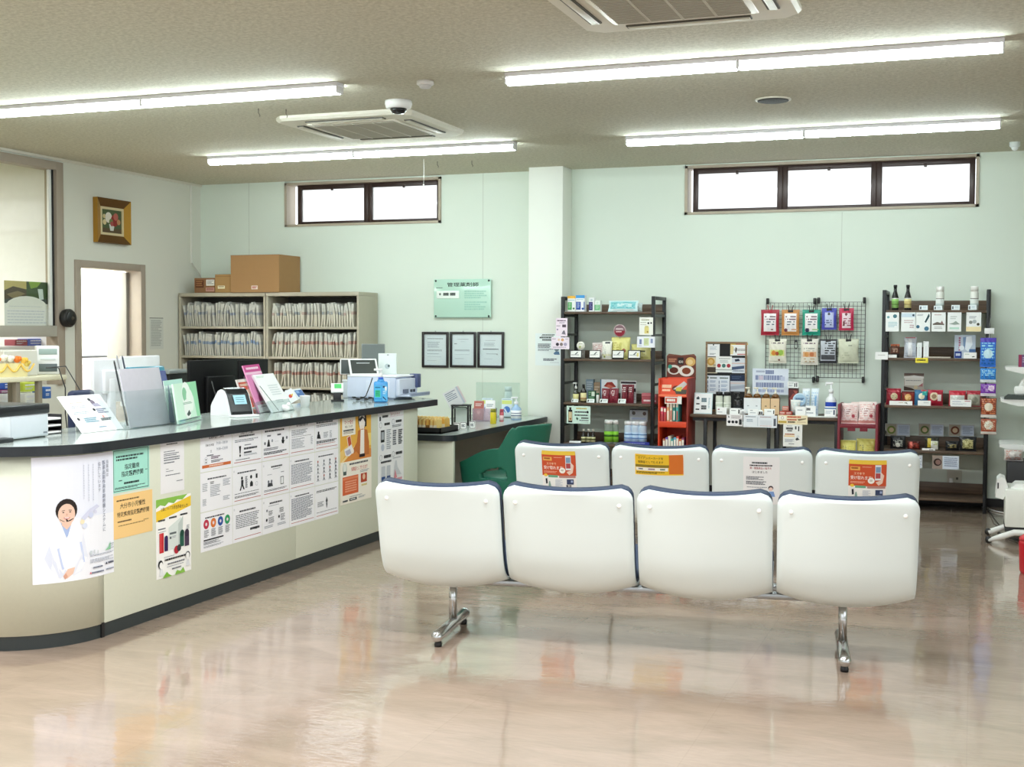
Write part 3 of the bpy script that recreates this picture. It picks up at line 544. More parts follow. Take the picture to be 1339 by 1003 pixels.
cposter('tall white how-to leaflet with pink heading, nearest the far end of the counter', ((493, 534), (527, 530), (528, 638), (495, 648)),
 [('t', 'マイナンバーカード', .66, .11, .045, 'B5456E', 'c', .62), ('r', .44, .065, .98, .068, 'D9A0B6'), ('r', .42, .115, .98, .118, 'D9A0B6'), ('l', .16, .09, .40, .12, 1, K, .9), ('r', .05, .10, .11, .15, O2),
  ('o', .10, .2, .05, .15, G9), ('l', .24, .18, .46, .21, 1, K, .95), ('o', .58, .18, .05, .15, G9), ('l', .68, .165, .94, .195, 1, K, .95), ('l', .54, .22, .92, .25, 2, G6), ('r', .10, .26, .24, .40, '24272E'), ('r', .12, .28, .22, .37, 'AEB6BE'), ('l', .32, .26, .5, .50, 10, G9), ('l', .56, .28, .70, .46, 7, G6, .7), ('l', .78, .28, .94, .46, 8, O2, .7), ('c', .17, .46, .06, 'C3CCDA'),
  ('o', .10, .575, .05, .15, G9), ('l', .22, .555, .50, .59, 1, K, .95), ('o', .58, .56, .05, .15, G9), ('l', .68, .54, .94, .575, 1, K, .95), ('l', .10, .62, .50, .645, 1, O2, .9), ('l', .56, .605, .90, .62, 1, G9), ('r', .12, .68, .26, .80, 'C9CED6'), ('r', .32, .68, .46, .80, 'C9CED6'), ('r', .12, .80, .26, .85, '2B4A86'), ('r', .32, .80, .46, .85, '2B4A86'),
  ('p', [(.60, .80), (.66, .64), (.70, .64), (.74, .72), (.90, .82)], 'D5DADF'), ('p', [(.60, .86), (.64, .74), (.72, .84)], 'D58A96'), ('l', .58, .85, .92, .88, 1, 'E0A0AC', .9)], 'F3F5F7')
# ================================================================== WAITING BENCHES
SEATP = [(-.145, .75), (-.13, .70), (-.103, .60), (-.078, .50), (-.052, .41), (-.012, .335), (.045, .295), (.12, .285), (.22, .30), (.34, .33), (.43, .352), (.465, .345)]
def resample(P, n):
    def cat(p0, p1, p2, p3, t): return tuple(.5*((2*b)+(-a+c)*t+(2*a-5*b+4*c-d)*t*t+(-a+3*b-3*c+d)*t**3) for a, b, c, d in zip(p0, p1, p2, p3))
    Q = []
    for i in range(len(P)-1):
        p0, p1, p2, p3 = P[max(i-1, 0)], P[i], P[i+1], P[min(i+2, len(P)-1)]
        Q += [cat(p0, p1, p2, p3, k/8) for k in range(8)]
    Q.append(P[-1]); L = [0]
    for a, b in zip(Q, Q[1:]): L.append(L[-1]+math.dist(a, b))
    out = []
    for k in range(n+1):
        s = L[-1]*k/n; j = max(i for i in range(len(L)) if L[i] <= s+1e-9); j = min(j, len(Q)-2); t = (s-L[j])/max(L[j+1]-L[j], 1e-9)
        out.append((Q[j][0]+(Q[j+1][0]-Q[j][0])*t, Q[j][1]+(Q[j+1][1]-Q[j][1])*t))
    return out, L[-1]
SP, SL = resample(SEATP, 60)
SHW = .291
def seat_pt(u, s, off, inset=0):
    "u -1..1 across, s 0..1 along the shell from the top of the back to the front of the seat, off = distance inward from the outer face"
    f = s*60; j = min(int(f), 59); t = f-j
    y = SP[j][0]+(SP[j+1][0]-SP[j][0])*t; z = SP[j][1]+(SP[j+1][1]-SP[j][1])*t
    ty, tz = SP[j+1][0]-SP[j][0], SP[j+1][1]-SP[j][1]; l = math.hypot(ty, tz); ty /= l; tz /= l
    ny, nz = tz, -ty            # outward (back / underside)
    d = s*SL; e = (1-s)*SL; hw = SHW-inset; r = .055
    for q in (d, e):
        q = max(q-inset, 0)
        if q < r: hw -= r-math.sqrt(max(r*r-(r-q)**2, 0))
    b = .05 if s < .62 else .05-.035*(s-.62)/.38
    o = b*(1-u*u)-off
    ss = 1.0
    return Vector((u*hw, y+ny*o, z+nz*o))
def seat_skin(mb, o0, o1, inset, m, nu=18, ns=44, s0=0., s1=1.):
    rim = []
    def P(u, s, off): return seat_pt(u, s, off, inset)
    ss = []
    for i in range(ns+1):
        t = i/ns; ss.append(s0+(s1-s0)*(t if not (s0 == 0) else t**1.15))
    ss[0] = max(ss[0], inset/SL+1e-4); ss[-1] = min(ss[-1], 1-inset/SL-1e-4)
    idx = []
    o = len(mb.v)
    for off in (o0, o1):
        for s in ss:
            for i in range(nu+1): mb.v.append(P(-1+2*i/nu, s, off))
    k = mb.idx(m); w = nu+1; n1 = w*(ns+1)
    def F(*f): mb.f.append([q+o for q in f]); mb.mi.append(k); mb.sm.append(True)
    for a in (0, n1):
        for j in range(ns):
            for i in range(nu): F(a+j*w+i, a+j*w+i+1, a+(j+1)*w+i+1, a+(j+1)*w+i)
    for i in range(nu): F(i, i+1, n1+i+1, n1+i); F(ns*w+i, ns*w+i+1, n1+ns*w+i+1, n1+ns*w+i)
    for j in range(ns): F(j*w, (j+1)*w, n1+(j+1)*w, n1+j*w); F(j*w+nu, (j+1)*w+nu, n1+(j+1)*w+nu, n1+j*w+nu)
SHELL = mat('E5F0EF', .34, 0, .02, 3, .5); NAVY = mat('2F3C56', .6, 0, .06, 90, .3)
def make_bench(name, label, loc, rotz):
    r = thing(name, label, 'bench', loc, rotz, None); pitch = .60
    sh = None
    for i in range(4):
        x = (i-1.5)*pitch
        if sh is None:
            mb = MB(); seat_skin(mb, 0, .014, 0, SHELL); sh = mb.build('seat_shell', r, (x, -.125, 0)); me = sh.data
            cu = MB(); seat_skin(cu, .0135, .064, .002, NAVY); cs = cu.build('cushion', sh); cmesh = cs.data; caps = []
            for sx in (-1, 1):
                c = MB(); q = seat_pt(sx*.80, .075, -.002); c.sphere(q, .0095, mat('F7F7F4', .25), 10, sc=(1, .5, 1)); caps.append(c.build('screw_cap', sh).data)
        else:
            s2 = sh.copy(); COL.objects.link(s2); s2.location = (x, -.125, 0); s2.parent = r
            for ch in list(sh.children): c2 = ch.copy(); COL.objects.link(c2); c2.parent = s2
    mb = MB(); mb.box(-2*pitch+.1, 2*pitch-.1, -.06, 0, .255, .283, STEEL, .006); mb.box(-2*pitch+.1, 2*pitch-.1, .12, .18, .255, .283, STEEL, .006); mb.build('beam', r)
    for sx in (-1, 1):
        x = sx*.897
        mb = MB(); mb.tube([(x, .02, .06), (x, .02, .27)], .019, CHROME, 16); mb.build('leg', r)
        mb = MB(); mb.box(x-.03, x+.03, -.07, .2, .245, .258, STEEL, .004); mb.build('bracket', r)
        mb = MB(); R_ = .0265; pts = [(x, -.275, .05), (x, -.268, .05), (x, -.25, .05), (x, .23, .05), (x, .248, .05), (x, .255, .05)]
        mb.tube(pts, [.006, .018, R_, R_, .018, .006], CHROME, 18)
        mb.sphere((x, -.252, .05), R_*1.03, CHROME, 18); mb.sphere((x, .232, .05), R_*1.03, CHROME, 18); fb = mb.build('foot_bar', r)
        for y in (-.235, .215):
            g = MB(); g.lathe([(.017, 0), (.018, .012), (.014, .028)], BLACK, (x, y, 0), 16); g.build('glide', fb)
    return r
B1 = ((-1.415, 5.555, 0), rad(7.6)); B2 = ((-1.495, 7.63, 0), rad(7.2))
make_bench('waiting_bench', 'front row four-seat waiting bench with bare white backs and chrome feet', *B1)
make_bench('waiting_bench', 'second row four-seat waiting bench with a notice taped to each back', *B2)
def bench_sheet(label, seat, xc, d0, w, h, els, paper='F4F5F6', name='notice'):
    "notice taped on the back of a seat of the second bench: xc centre across, d0 distance of its top edge below the top of the shell"
    loc, rz = B2; T = Matrix.Translation(loc) @ Matrix.Rotation(rz, 4, 'Z') @ Matrix.Translation(((seat-1.5)*.60, -.125, 0))
    def warp(p):
        s = (d0+h-p.z)/SL; u = (xc+p.x-w/2)/SHW
        return T @ seat_pt(u, s, p.y-.0012)
    mb = sheet_mb(w, h, els, paper, .0008, warp, 8); return tag(mb.build(name, None, fixn=False), label, 'notice', 'notices on the second bench')
phone = [('r', 0, 0, 1, 1, 'F4F5F2'), ('r', 0, 0, 1, .10, 'F2CE4B'), ('r', 0, .09, 1, .55, 'CF5634'), ('r', .04, .14, .30, .22, 'EBB45A'), ('l', .07, .155, .27, .195, 1, '9A4A22', .9), ('l', .36, .14, .62, .16, 1, 'F0C9A8'), ('t', 'スマホで', .14, .31, .065, 'F6D9B0', 'l', .8), ('t', '受け取れます!', .05, .405, .085, 'FFF6EC', 'l', .78), ('l', .05, .45, .45, .50, 2, 'F2B79C'),
 ('r', .70, .10, .86, .42, 'E9EEF2'), ('r', .715, .14, .845, .26, '7D9BBB'), ('r', .715, .27, .845, .38, 'B24E52'), ('c', .60, .43, .09, 'FAF8F0'), ('l', .56, .41, .64, .45, 2, '7A6A5A'), ('p', [(.86, .25), (.94, .32), (.90, .48), (.80, .53), (.72, .46), (.86, .42)], 'F0D2C0'), ('c', .10, .54, .055, 'F2CE4B', .8),
 ('r', .18, .535, .46, .585, '6FAE8C'), ('r', .50, .54, .98, .59, 'B98A82'), ('p', [(.09, .62), (.14, .61), (.15, .72), (.10, .73)], '1F2230'), ('p', [(.19, .68), (.22, .66), (.25, .78), (.17, .80)], '86A79C'), ('l', .38, .63, .60, .78, 6, 'D3D9E0', .8), ('r', .72, .62, .92, .73, '3A4668'), ('r', .84, .645, .90, .69, 'A9B9D9'), ('r', .70, .74, .76, .79, '5A5560'), ('r', .79, .74, .85, .79, '8A8480'), ('l', .30, .86, .92, .875, 1, '6A7078'), ('l', .32, .90, .88, .94, 2, '7F9A86'), ('c', .15, .91, .02, '6A6E66')]
bench_sheet('orange and white flyer with a telephone picture on the leftmost second-row seat back', 0, -.01, .026, .21, .297, phone)
bench_sheet('wide yellow and orange flyer on the second seat from left of the second row', 1, .0, .03, .297, .14,
 [('r', .015, .03, .985, .97, 'F0C535'), ('r', .70, .03, .985, .92, 'D9762F'), ('t', 'マイナンバーカードを', .33, .25, .13, '3E3218', 'c', .85), ('t', '保険証として使えます', .33, .43, .13, '3E3218', 'c', .85), ('l', .04, .10, .24, .14, 1, '6B5A22'), ('r', .02, .50, .70, .62, '8B7A2C'), ('r', .03, .63, .68, .78, 'F7F3E4'), ('l', .08, .67, .18, .74, 1, '55607A', .9), ('l', .28, .67, .42, .74, 1, '8A5A8A', .9), ('l', .52, .67, .62, .74, 1, '5A7A6A', .9), ('l', .04, .82, .64, .92, 2, '7A6A2A', .7)], 'F7F3E4')
bench_sheet('white notice with black and red headings and a small blue-clad figure, third second-row seat back', 2, .0, .03, .21, .297,
 [('l', .24, .11, .68, .15, 1, '2E3A44', .9), ('l', .18, .17, .80, .20, 1, '3A3038', .95), ('t', '第一類医薬品の販売を', .48, .26, .052, 'A8505A', 'c', .82), ('t', 'はじめました', .46, .345, .06, '26282E', 'c', .85), ('l', .08, .42, .60, .50, 3, G6, .7), ('l', .08, .52, .66, .60, 3, G6, .7), ('l', .10, .64, .66, .67, 1, G9), ('c', .76, .66, .07, '4A3E44'), ('c', .76, .68, .055, 'F0D6CC'), ('p', [(.64, .76), (.72, .73), (.84, .73), (.88, .84), (.66, .84)], '7FA3DC'), ('p', [(.63, .76), (.70, .80), (.69, .84), (.64, .82)], '3A4A6A'), ('l', .60, .90, .80, .925, 1, K, .9)])
bench_sheet('orange and white flyer with a telephone picture on the rightmost second-row seat back', 3, .0, .032, .21, .297, phone)
# ================================================================== FILE CABINETS
CABF, CABB = 10.6, 11.0
CABM = mat('B3AD9B', .45, .1)
FZ = [1.462, 1.172, .882, .592, .30]
def file_cabinet(x0, x1, label):
    r = thing('file_cabinet', label, 'cabinet', (x0, CABF, 0), 0, 'open steel file cabinets'); w = x1-x0; d = CABB-CABF
    for n, a in (('side_panel', 0), ('side_panel', w-.022)): mb = MB(); mb.box(a, a+.022, 0, d, 0, 1.754, CABM, .002); mb.build(n, r)
    mb = MB(); mb.box(0, w, -.002, d, 1.755, 1.792, CABM, .003); mb.build('top_panel', r)
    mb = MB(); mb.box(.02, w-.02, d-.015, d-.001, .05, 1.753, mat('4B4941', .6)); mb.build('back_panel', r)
    for z in FZ+[.04]: mb = MB(); mb.box(.02, w-.02, .004, d-.015, z-.024, z, CABM, .002); mb.build('shelf', r)
    return r
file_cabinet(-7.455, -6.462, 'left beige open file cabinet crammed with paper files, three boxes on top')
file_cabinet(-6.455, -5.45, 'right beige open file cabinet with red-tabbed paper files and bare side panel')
def folder_mesh(k, tint, band):
    rn = random.Random(k*7+3); mb = MB(); t = .011+.006*rn.random(); h = .205+.025*rn.random(); lean = (rn.random()-.5)*.05; bow = (rn.random()-.4)*.028; d = .26
    zs = [0, .2, .42, .53, .66, .82, 1.0]
    cols = [tint, tint, tint, band, 'BDBDB4', 'C6C6BE']
    def X(q): return lean*q+bow*math.sin(PI*q)
    for i in range(6):
        a, b = zs[i], zs[i+1]; m = mat(cols[i], .7, 0, .06, 30)
        ya = .012*math.sin(PI*a*1.0)*(-1); yb = .012*math.sin(PI*b)*(-1); tb = t*(1+.55*(b if b < .6 else 1.0)); ta = t*(1+.55*(a if a < .6 else 1.0))
        vs = [(X(a)-ta/2, ya, a*h), (X(a)+ta/2, ya, a*h), (X(b)+tb/2, yb, b*h), (X(b)-tb/2, yb, b*h)]; vs += [(x, d, z) for x, y, z in vs]
        mb.add(vs, [(0, 1, 2, 3), (4, 7, 6, 5), (0, 4, 5, 1), (3, 2, 6, 7), (0, 3, 7, 4), (1, 5, 6, 2)], m)
    for q in range(2):
        x = X(.9)+(q-.5)*t*.8; mb.add([(x, -.004, h*.6), (x+.001, -.006, h*.98), (x+.001, .05, h*1.02), (x, .05, h*.6)], [(0, 1, 2, 3)], mat('D3D5D0', .4))
    return mb
FK = {}
for key, tint, bands in (('cool', 'B9B8AE', ('9498A0', 'A9A9A4', '868EA0', 'B0AFA8')), ('blue', 'B8B8B0', ('7085A6', '8494AA', 'A5A8A8', '75879F')), ('cream', 'CBC7B8', ('A09C94', '8C9296', 'AC968C', 'B6B1A4')), ('red', 'C9C5B6', ('A87A70', 'B08A80', 'AFA094', '9C6E64'))):
    FK[key] = []
    for i in range(6):
        o = folder_mesh(i+len(key)*11, tint, bands[i % 4]).build('patient_file'); FK[key].append(o.data); bpy.data.objects.remove(o)
def file_row(x0, x1, z, n, key, label, group):
    x = x0
    for i in range(n):
        me = FK[key][random.randrange(6)]; o = bpy.data.objects.new('patient_file', me); COL.objects.link(o)
        o.location = (x0+(x1-x0)*(i+.5)/n, CABF+.012+random.random()*.012, z); o.scale = (1, 1, .96+random.random()*.1)
        o.rotation_euler = (0, rad(random.uniform(-3, 3)), 0); tag(o, label, 'file', group)
rows = [('cool', 'upper'), ('blue', 'middle'), ('cool', 'third')]
for (k, nm), z in zip(rows, FZ): file_row(-7.40, -6.52, z, 36, k, 'grey paper patient file squeezed into the %s shelf of the left file cabinet' % nm, 'files on the %s shelf of the left cabinet' % nm)
for (k, nm), z in zip([('cream', 'upper'), ('red', 'middle'), ('red', 'third'), ('cream', 'fourth')], FZ): file_row(-6.40, -5.51, z, 32, k, 'cream paper patient file standing on the %s shelf of the right file cabinet' % nm, 'files on the %s shelf of the right cabinet' % nm)
def carton(name, label, x0, x1, y0, y1, z0, z1, col, els=(), cat='box', group=None, tape=None, bev=.003, rough=.75, noise=.04):
    mb = MB(); w, h = x1-x0, z1-z0; mb.box(0, w, 0, y1-y0, 0, h, mat(col, rough, 0, noise, 25), bev, 1)
    if els: paint(mb, els, w, h, None, None, -.0003)
    if tape: mb.box(w/2-.025, w/2+.025, .0, y1-y0, h, h+.0006, mat(tape, .5)); 
    return tag(mb.build(name, None, (x0, y0, z0), fixn=False), label, cat, group)
X0, X1, Z0, Z1 = span(303, 333, 366.5, 382, 10.6)
carton('cardboard_box', 'big plain brown cardboard box on top of the right file cabinet', X0, X1, 10.58, 10.98, 1.793, 1.793+Z1-Z0, 'A27C50', [('r', .43, .82, .56, .92, 'E4D4CB'), ('l', .445, .84, .545, .90, 2, 'B4615A', .8), ('r', 0, .0, 1, .012, '86643F')], tape='9A764C')
X0, X1, Z0, Z1 = span(281, 358, 302, 382, 10.62); carton('cardboard_box', 'small tan cardboard box between the big box and the low brown one', X0, X1, 10.62, 10.85, 1.793, 1.793+Z1-Z0, 'A5814F', [('r', .18, .62, .62, .78, 'E9E2C2'), ('l', .22, .65, .58, .75, 1, '8A744E'), ('r', 0, .1, 1, .13, '8C6B40')])
X0, X1, Z0, Z1 = span(254, 362.5, 281, 382, 10.64); carton('cardboard_box', 'low brown printed cardboard box at the left end on top of the cabinets', X0, X1, 10.64, 10.90, 1.793, 1.793+Z1-Z0, '8A6240', [('r', .06, .15, .46, .65, '5E3420'), ('l', .09, .2, .43, .6, 3, 'A07048', .6), ('r', .58, .12, .98, .52, 'E6E4DC'), ('l', .62, .18, .94, .46, 3, '7A7A78'), ('r', .56, .64, .98, .9, 'C49484'), ('l', .6, .68, .94, .86, 2, '8A4A40')])
# ================================================================== THINGS ON THE WALLS
def framed(name, label, px, Y, border, fcol, paper, els, d=.02, group=None, cat='picture frame'):
    X0, X1, Z0, Z1 = span(*px, Y); w, h = X1-X0, Z1-Z0; r = thing(name, label, cat, (X0, Y, Z0), 0, group)
    mb = MB(); m = mat(fcol, .4)
    mb.box(0, border, -d, 0, 0, h, m, .002); mb.box(w-border, w, -d, 0, 0, h, m, .002); mb.box(border, w-border, -d, 0, 0, border, m, .002); mb.box(border, w-border, -d, 0, h-border, h, m, .002); mb.build('frame', r)
    s = sheet_mb(w-2*border+.004, h-2*border+.004, els, paper); s.v = [v+Vector((border-.002, -.006, border-.002)) for v in s.v]; s.build('certificate', r, fixn=False)
    g = MB(); g.box(border-.002, w-border+.002, -.012, -.0105, border, h-border, glass()); g.build('pane', r)
    hk = MB(); hk.lathe([(.006, 0), (.006, .012)], STEEL, (w/2, -.006, h-.002), 8); hk.build('hanger', r)
    return r
cert = [('l', .15, .14, .85, .165, 1, '6E7C86', .8), ('l', .15, .25, .7, .45, 5, '9DB0BA'), ('l', .14, .50, .86, .56, 2, '7C8C98'), ('l', .14, .62, .7, .66, 1, '9DB0BA'), ('l', .15, .72, .8, .74, 1, 'A8B9C2'), ('l', .15, .84, .55, .86, 1, 'A8B9C2')]
certb = [('l', .25, .16, .75, .185, 1, '8A98A2'), ('l', .4, .24, .6, .26, 1, '9DB0BA'), ('l', .10, .30, .22, .33, 1, '6E7C86', .9), ('l', .12, .50, .80, .56, 2, '7C8C98'), ('l', .14, .65, .8, .67, 1, 'A8B9C2'), ('l', .14, .78, .55, .80, 1, '8A98A2')]
certc = [('l', .25, .2, .75, .22, 1, '8A98A2'), ('l', .2, .28, .7, .40, 3, 'A8B9C2'), ('l', .15, .46, .86, .50, 1, '6E7C86', .9), ('l', .3, .62, .84, .65, 1, '8A98A2'), ('c', .78, .64, .03, 'A9B4B8'), ('l', .2, .78, .6, .80, 1, 'A8B9C2')]
GRC = 'framed certificates in a row of three'
framed('certificate_frame', 'black framed certificate on the back wall, left of the row of three', (552.5, 434, 587, 480.5), YB-.001, .022, '1C181C', 'DDECF0', cert, group=GRC)
framed('certificate_frame', 'black framed certificate on the back wall, middle of the row of three', (589, 434, 623, 480.5), YB-.001, .022, '1C181C', 'DDECF0', certb, group=GRC)
framed('certificate_frame', 'black framed certificate on the back wall, right of the row of three', (625, 434, 659.5, 481), YB-.001, .022, '1C181C', 'DDECF0', certc, group=GRC)
X0, X1, Z0, Z1 = span(567.5, 365, 642, 415.5, YB-.03); w, h = X1-X0, Z1-Z0
r = thing('glass_plaque', 'pale green glass notice plaque with black heading above the three certificates', 'plaque', (X0, YB, Z0))
mb = MB(); mb.box(0, w, -.032, -.026, 0, h, mat('BFE3D3', .12, 0, 0), .001); paint(mb, [('t', '管理薬剤師', .51, .185, .115, '24302E', 'c', 1.55, .02), ('l', .04, .215, .16, .235, 1, '56706A', .9), ('l', .54, .30, .93, .52, 4, 'A0CFC0', .6), ('l', .54, .58, .93, .82, 4, 'A0CFC0', .6), ('r', .01, .985, .99, 1, '6E958A')], w, h, None, None, -.0325); mb.build('panel', r, fixn=False)
c = MB(); c.box(.05*w, .45*w, -.038, -.033, .50*h, .70*h, mat('F0FAF4', .4), .001); paint(c, [('l', .12, .3, .2, .6, 1, '5A6A66', .9), ('l', .3, .25, .55, .65, 1, '3A4442', .95), ('l', .60, .25, .85, .65, 1, '3A4442', .95)], .4*w, .2*h, Matrix.Translation((.05*w, 0, .50*h)), None, -.0383); c.build('name_card', r, fixn=False)
for x in (.02, w-.02):
    for z in (.015, h-.015): s = MB(); s.tube([(x, -.038, z), (x, 0, z)], .009, mat('50585A', .3, .8), 10); s.build('standoff', r)
mbk = wall_sheet('notice', 'white notice on the front of the pillar, partly behind pink cards', 'notice', [('l', .26, .03, .72, .06, 1, K, .95), ('r', .22, .075, .68, .09, K), ('l', .16, .11, .70, .16, 1, K, .9), ('l', .26, .18, .68, .23, 1, K, .9), ('l', .10, .32, .60, .46, 4, G6, .7), ('l', .10, .48, .70, .56, 2, G6), ('c', .80, .48, .09, '7A8A92'), ('p', [(.68, .62), (.76, .56), (.88, .56), (.92, .66), (.72, .66)], '5E7FA0'), ('l', .3, .78, .84, .86, 2, G6, .8), ('l', .56, .90, .9, .92, 1, G9)], (700, 436, 735, 478), PY-.0006, paper='EAF4F4')
# painting on the left wall
P = [at(*p, 0, XL) for p in ((123, 258), (167, 264), (164, 320), (120, 317))]
y0, y1 = (P[0].y+P[3].y)/2, (P[1].y+P[2].y)/2; z0, z1 = (P[2].z+P[3].z)/2, (P[0].z+P[1].z)/2; w, h = y1-y0, z1-z0
r = thing('painting', 'small flower painting in a wide gilt frame on the left wall', 'painting', (XL+.002, y0, z0), PI/2)
mb = MB(); b = .075; g1 = mat('6B4A22', .35, .5); g2 = mat('B98A3A', .3, .7)
for k, (A, B, C_, D_) in enumerate((((0, 0), (w, 0), (w-b, b), (b, b)), ((0, h), (w, h), (w-b, h-b), (b, h-b)), ((0, 0), (0, h), (b, h-b), (b, b)), ((w, 0), (w, h), (w-b, h-b), (w-b, b)))):
    mb.add([(A[0], 0, A[1]), (B[0], 0, B[1]), (A[0], -.05, A[1]), (B[0], -.05, B[1]), (C_[0], -.022, C_[1]), (D_[0], -.022, D_[1])], [(0, 1, 3, 2), (2, 3, 4, 5)], g2 if k > 1 else g1)
mb.build('frame', r, fixn=False)
mb = MB(); c = mat('D8C9A0', .6); i = b; j = b+.022
mb.box(i, w-i, -.024, -.010, i, j, c); mb.box(i, w-i, -.024, -.010, h-j, h-i, c); mb.box(i, j, -.024, -.010, j, h-j, c); mb.box(w-j, w-i, -.024, -.010, j, h-j, c); mb.build('liner', r)
s = sheet_mb(w-2*j, h-2*j, [('r', 0, 0, 1, 1, '4C5A3C'), ('r', 0, .8, 1, 1, '5A4A34'), ('p', [(.38, .62), (.66, .62), (.60, .9), (.44, .9)], 'D8DAD4'), ('c', .36, .34, .17, 'E3DDD2'), ('c', .66, .45, .19, '8E2F2C'), ('c', .72, .28, .12, 'B8665A'), ('c', .16, .55, .09, 'D9C99A'), ('c', .48, .52, .10, '6E7F4A'), ('c', .86, .50, .09, 'B98A60'), ('c', .14, .30, .07, 'C8B98A'), ('c', .52, .60, .08, 'A8504A')], '4C5A3C'); s.v = [v+Vector((j, -.012, j)) for v in s.v]; s.build('canvas', r, fixn=False)
def lwall_sheet(name, label, cat, els, q, X, paper='E6E8E2', par=None):
    P = [at(*p, 0, X) for p in q]; y0, y1 = (P[0].y+P[3].y)/2, (P[1].y+P[2].y)/2; z0, z1 = (P[2].z+P[3].z)/2, (P[0].z+P[1].z)/2
    return sheet(name, label, cat, els, (X, y0, z0), y1-y0, z1-z0, PI/2, paper)
lwall_sheet('notice', 'grey typed list pinned on the left wall between doorway and cabinets', 'notice', [('r', 0, 0, 1, .02, '4A4A48'), ('l', .1, .08, .9, .92, 16, 'A6AAA6', .6)], ((195, 415), (213, 416), (214, 457), (196, 456)), XL+.001, 'D3D6CF')
lwall_sheet('calendar', 'wall calendar with a waterfall landscape hanging on the glass screen in the left wall', 'calendar', [('r', 0, 0, 1, .46, '4A5238'), ('r', 0, 0, .5, .22, 'C9B87A'), ('p', [(0, .22), (.2, .12), (.5, .18), (.5, .46), (0, .46)], '4A3A2A'), ('p', [(.05, .3), (.3, .22), (.48, .28), (.2, .40)], '8A7A5A'), ('p', [(.5, 0), (1, 0), (1, .46), (.5, .46)], '2F4A22'), ('p', [(.55, .0), (.85, .0), (.75, .12), (.6, .16)], '86A83A'), ('p', [(.76, .16), (.88, .16), (.9, .40), (.8, .42)], 'D9E6EA'), ('p', [(0, .42), (.4, .34), (.72, .42), (1, .38), (1, .50), (0, .50)], '3A4448'), ('c', .5, .62, .5, 'F4F5F8', .42), ('r', 0, .62, 1, 1, 'F1F2F6'), ('l', .1, .56, .9, .58, 1, 'C9CED8')]+[('l', .06, .66+.065*k, .96, .69+.065*k, 1, 'CDD2DE', .7) for k in range(5)], ((5, 368), (62, 368), (63, 426), (6, 426)), XL-.047, 'F1F2F6')
p = at(91, 416, 0, XL+.08)
r = thing('round_black_fan', 'small round black clip fan on the taupe post of the glass screen', 'fan', (XL+.032, p.y, p.z))
T = Matrix.Rotation(PI/2, 4, 'Y')
mb = MB(); mb.lathe([(.02, -.01), (.075, .0), (.08, .02), (.08, .05), (.07, .065)], BLACK, n=28, M=T); mb.build('housing', r)
mb = MB(); mb.lathe([(.072, .062), (.06, .075), (.03, .08), (.001, .081)], mat('0E0F11', .35), n=24, M=T); mb.build('front_grille', r)
mb = MB(); mb.lathe([(.016, .078), (.014, .088), (.001, .09)], mat('4A4438', .4), n=16, M=T); mb.build('hub', r)
p = at(249, 244, 0, XL); q = at(250.5, 344, 0, XL)
mb = MB(); mb.box(XL, XL+.014, p.y-.011, p.y+.011, q.z, H-.02, mat('E4E4DC', .5), .002); a = Vector((XL+.01, p.y, q.z)); mb.tube([a, a+Vector((.02, 0, -.03)), a+Vector((.08, .02, -.12)), a+Vector((.12, .03, -.24)), a+Vector((.13, .03, -.34))], .007, mat('B9B6AC', .5)); tag(mb.build('cable_duct'), 'thin white cable duct running down the left wall beside the corner', 'cable duct')
# ================================================================== HELPERS FOR SMALL GOODS
def bottle(name, label, cat, loc, h, r, body, cap='F2F2EE', label_col=None, els=None, shape='round', group=None, pump=None, rotz=0, cap_h=.14, clear=False):
    e = thing(name, label, cat, loc, rotz, group); n = 20; bh = h*(1-cap_h) if not pump else h*.68
    bm_ = glass(body, .1, .35, 'bottle') if clear else mat(body, .2, 0, 0, spec=.6)
    sh = {'round': [(r*.92, 0), (r, .01*h), (r, bh*.68), (r*.85, bh*.78), (r*.42, bh*.88), (r*.38, bh)], 'jar': [(r*.94, 0), (r, .02*h), (r, bh*.88), (r*.92, bh*.95), (r*.8, bh)], 'slim': [(r*.92, 0), (r, .02*h), (r, bh*.55), (r*.8, bh*.66), (r*.48, bh*.82), (r*.46, bh)]}[shape]
    mb = MB(); mb.lathe(sh, bm_, n=n); mb.build('body', e)
    if label_col:
        z0, z1 = bh*.10, bh*(.62 if shape != 'slim' else .52); mb = MB(); mb.lathe([(r*1.015, z0), (r*1.015, z1)], ink(label_col), n=n)
        if els:
            for (v0, v1, c) in els: mb.lathe([(r*1.025, z1-(z1-z0)*v1), (r*1.025, z1-(z1-z0)*v0)], ink(c), n=n)
        mb.build('wrap_label', e, fixn=False)
    if pump:
        m = mat(pump, .35); mb = MB(); mb.lathe([(r*.42, bh-.002), (r*.44, bh+.10*h), (r*.22, bh+.12*h), (r*.13, bh+.14*h), (r*.13, h*.95)], m, n=14); mb.build('collar', e)
        mb = MB(); mb.box(-r*1.0, r*.35, -r*.26, r*.26, h*.93, h, m, r*.12); mb.box(-r*1.05, -r*.8, -r*.16, r*.16, h*.88, h*.95, m, r*.08); mb.build('pump_head', e)
    else:
        cr_ = sh[-1][0]*1.18; mb = MB(); mb.lathe([(cr_, bh-.004), (cr_, h*.985), (cr_*.9, h)], mat(cap, .35), n=16); mb.build('cap', e)
    return e
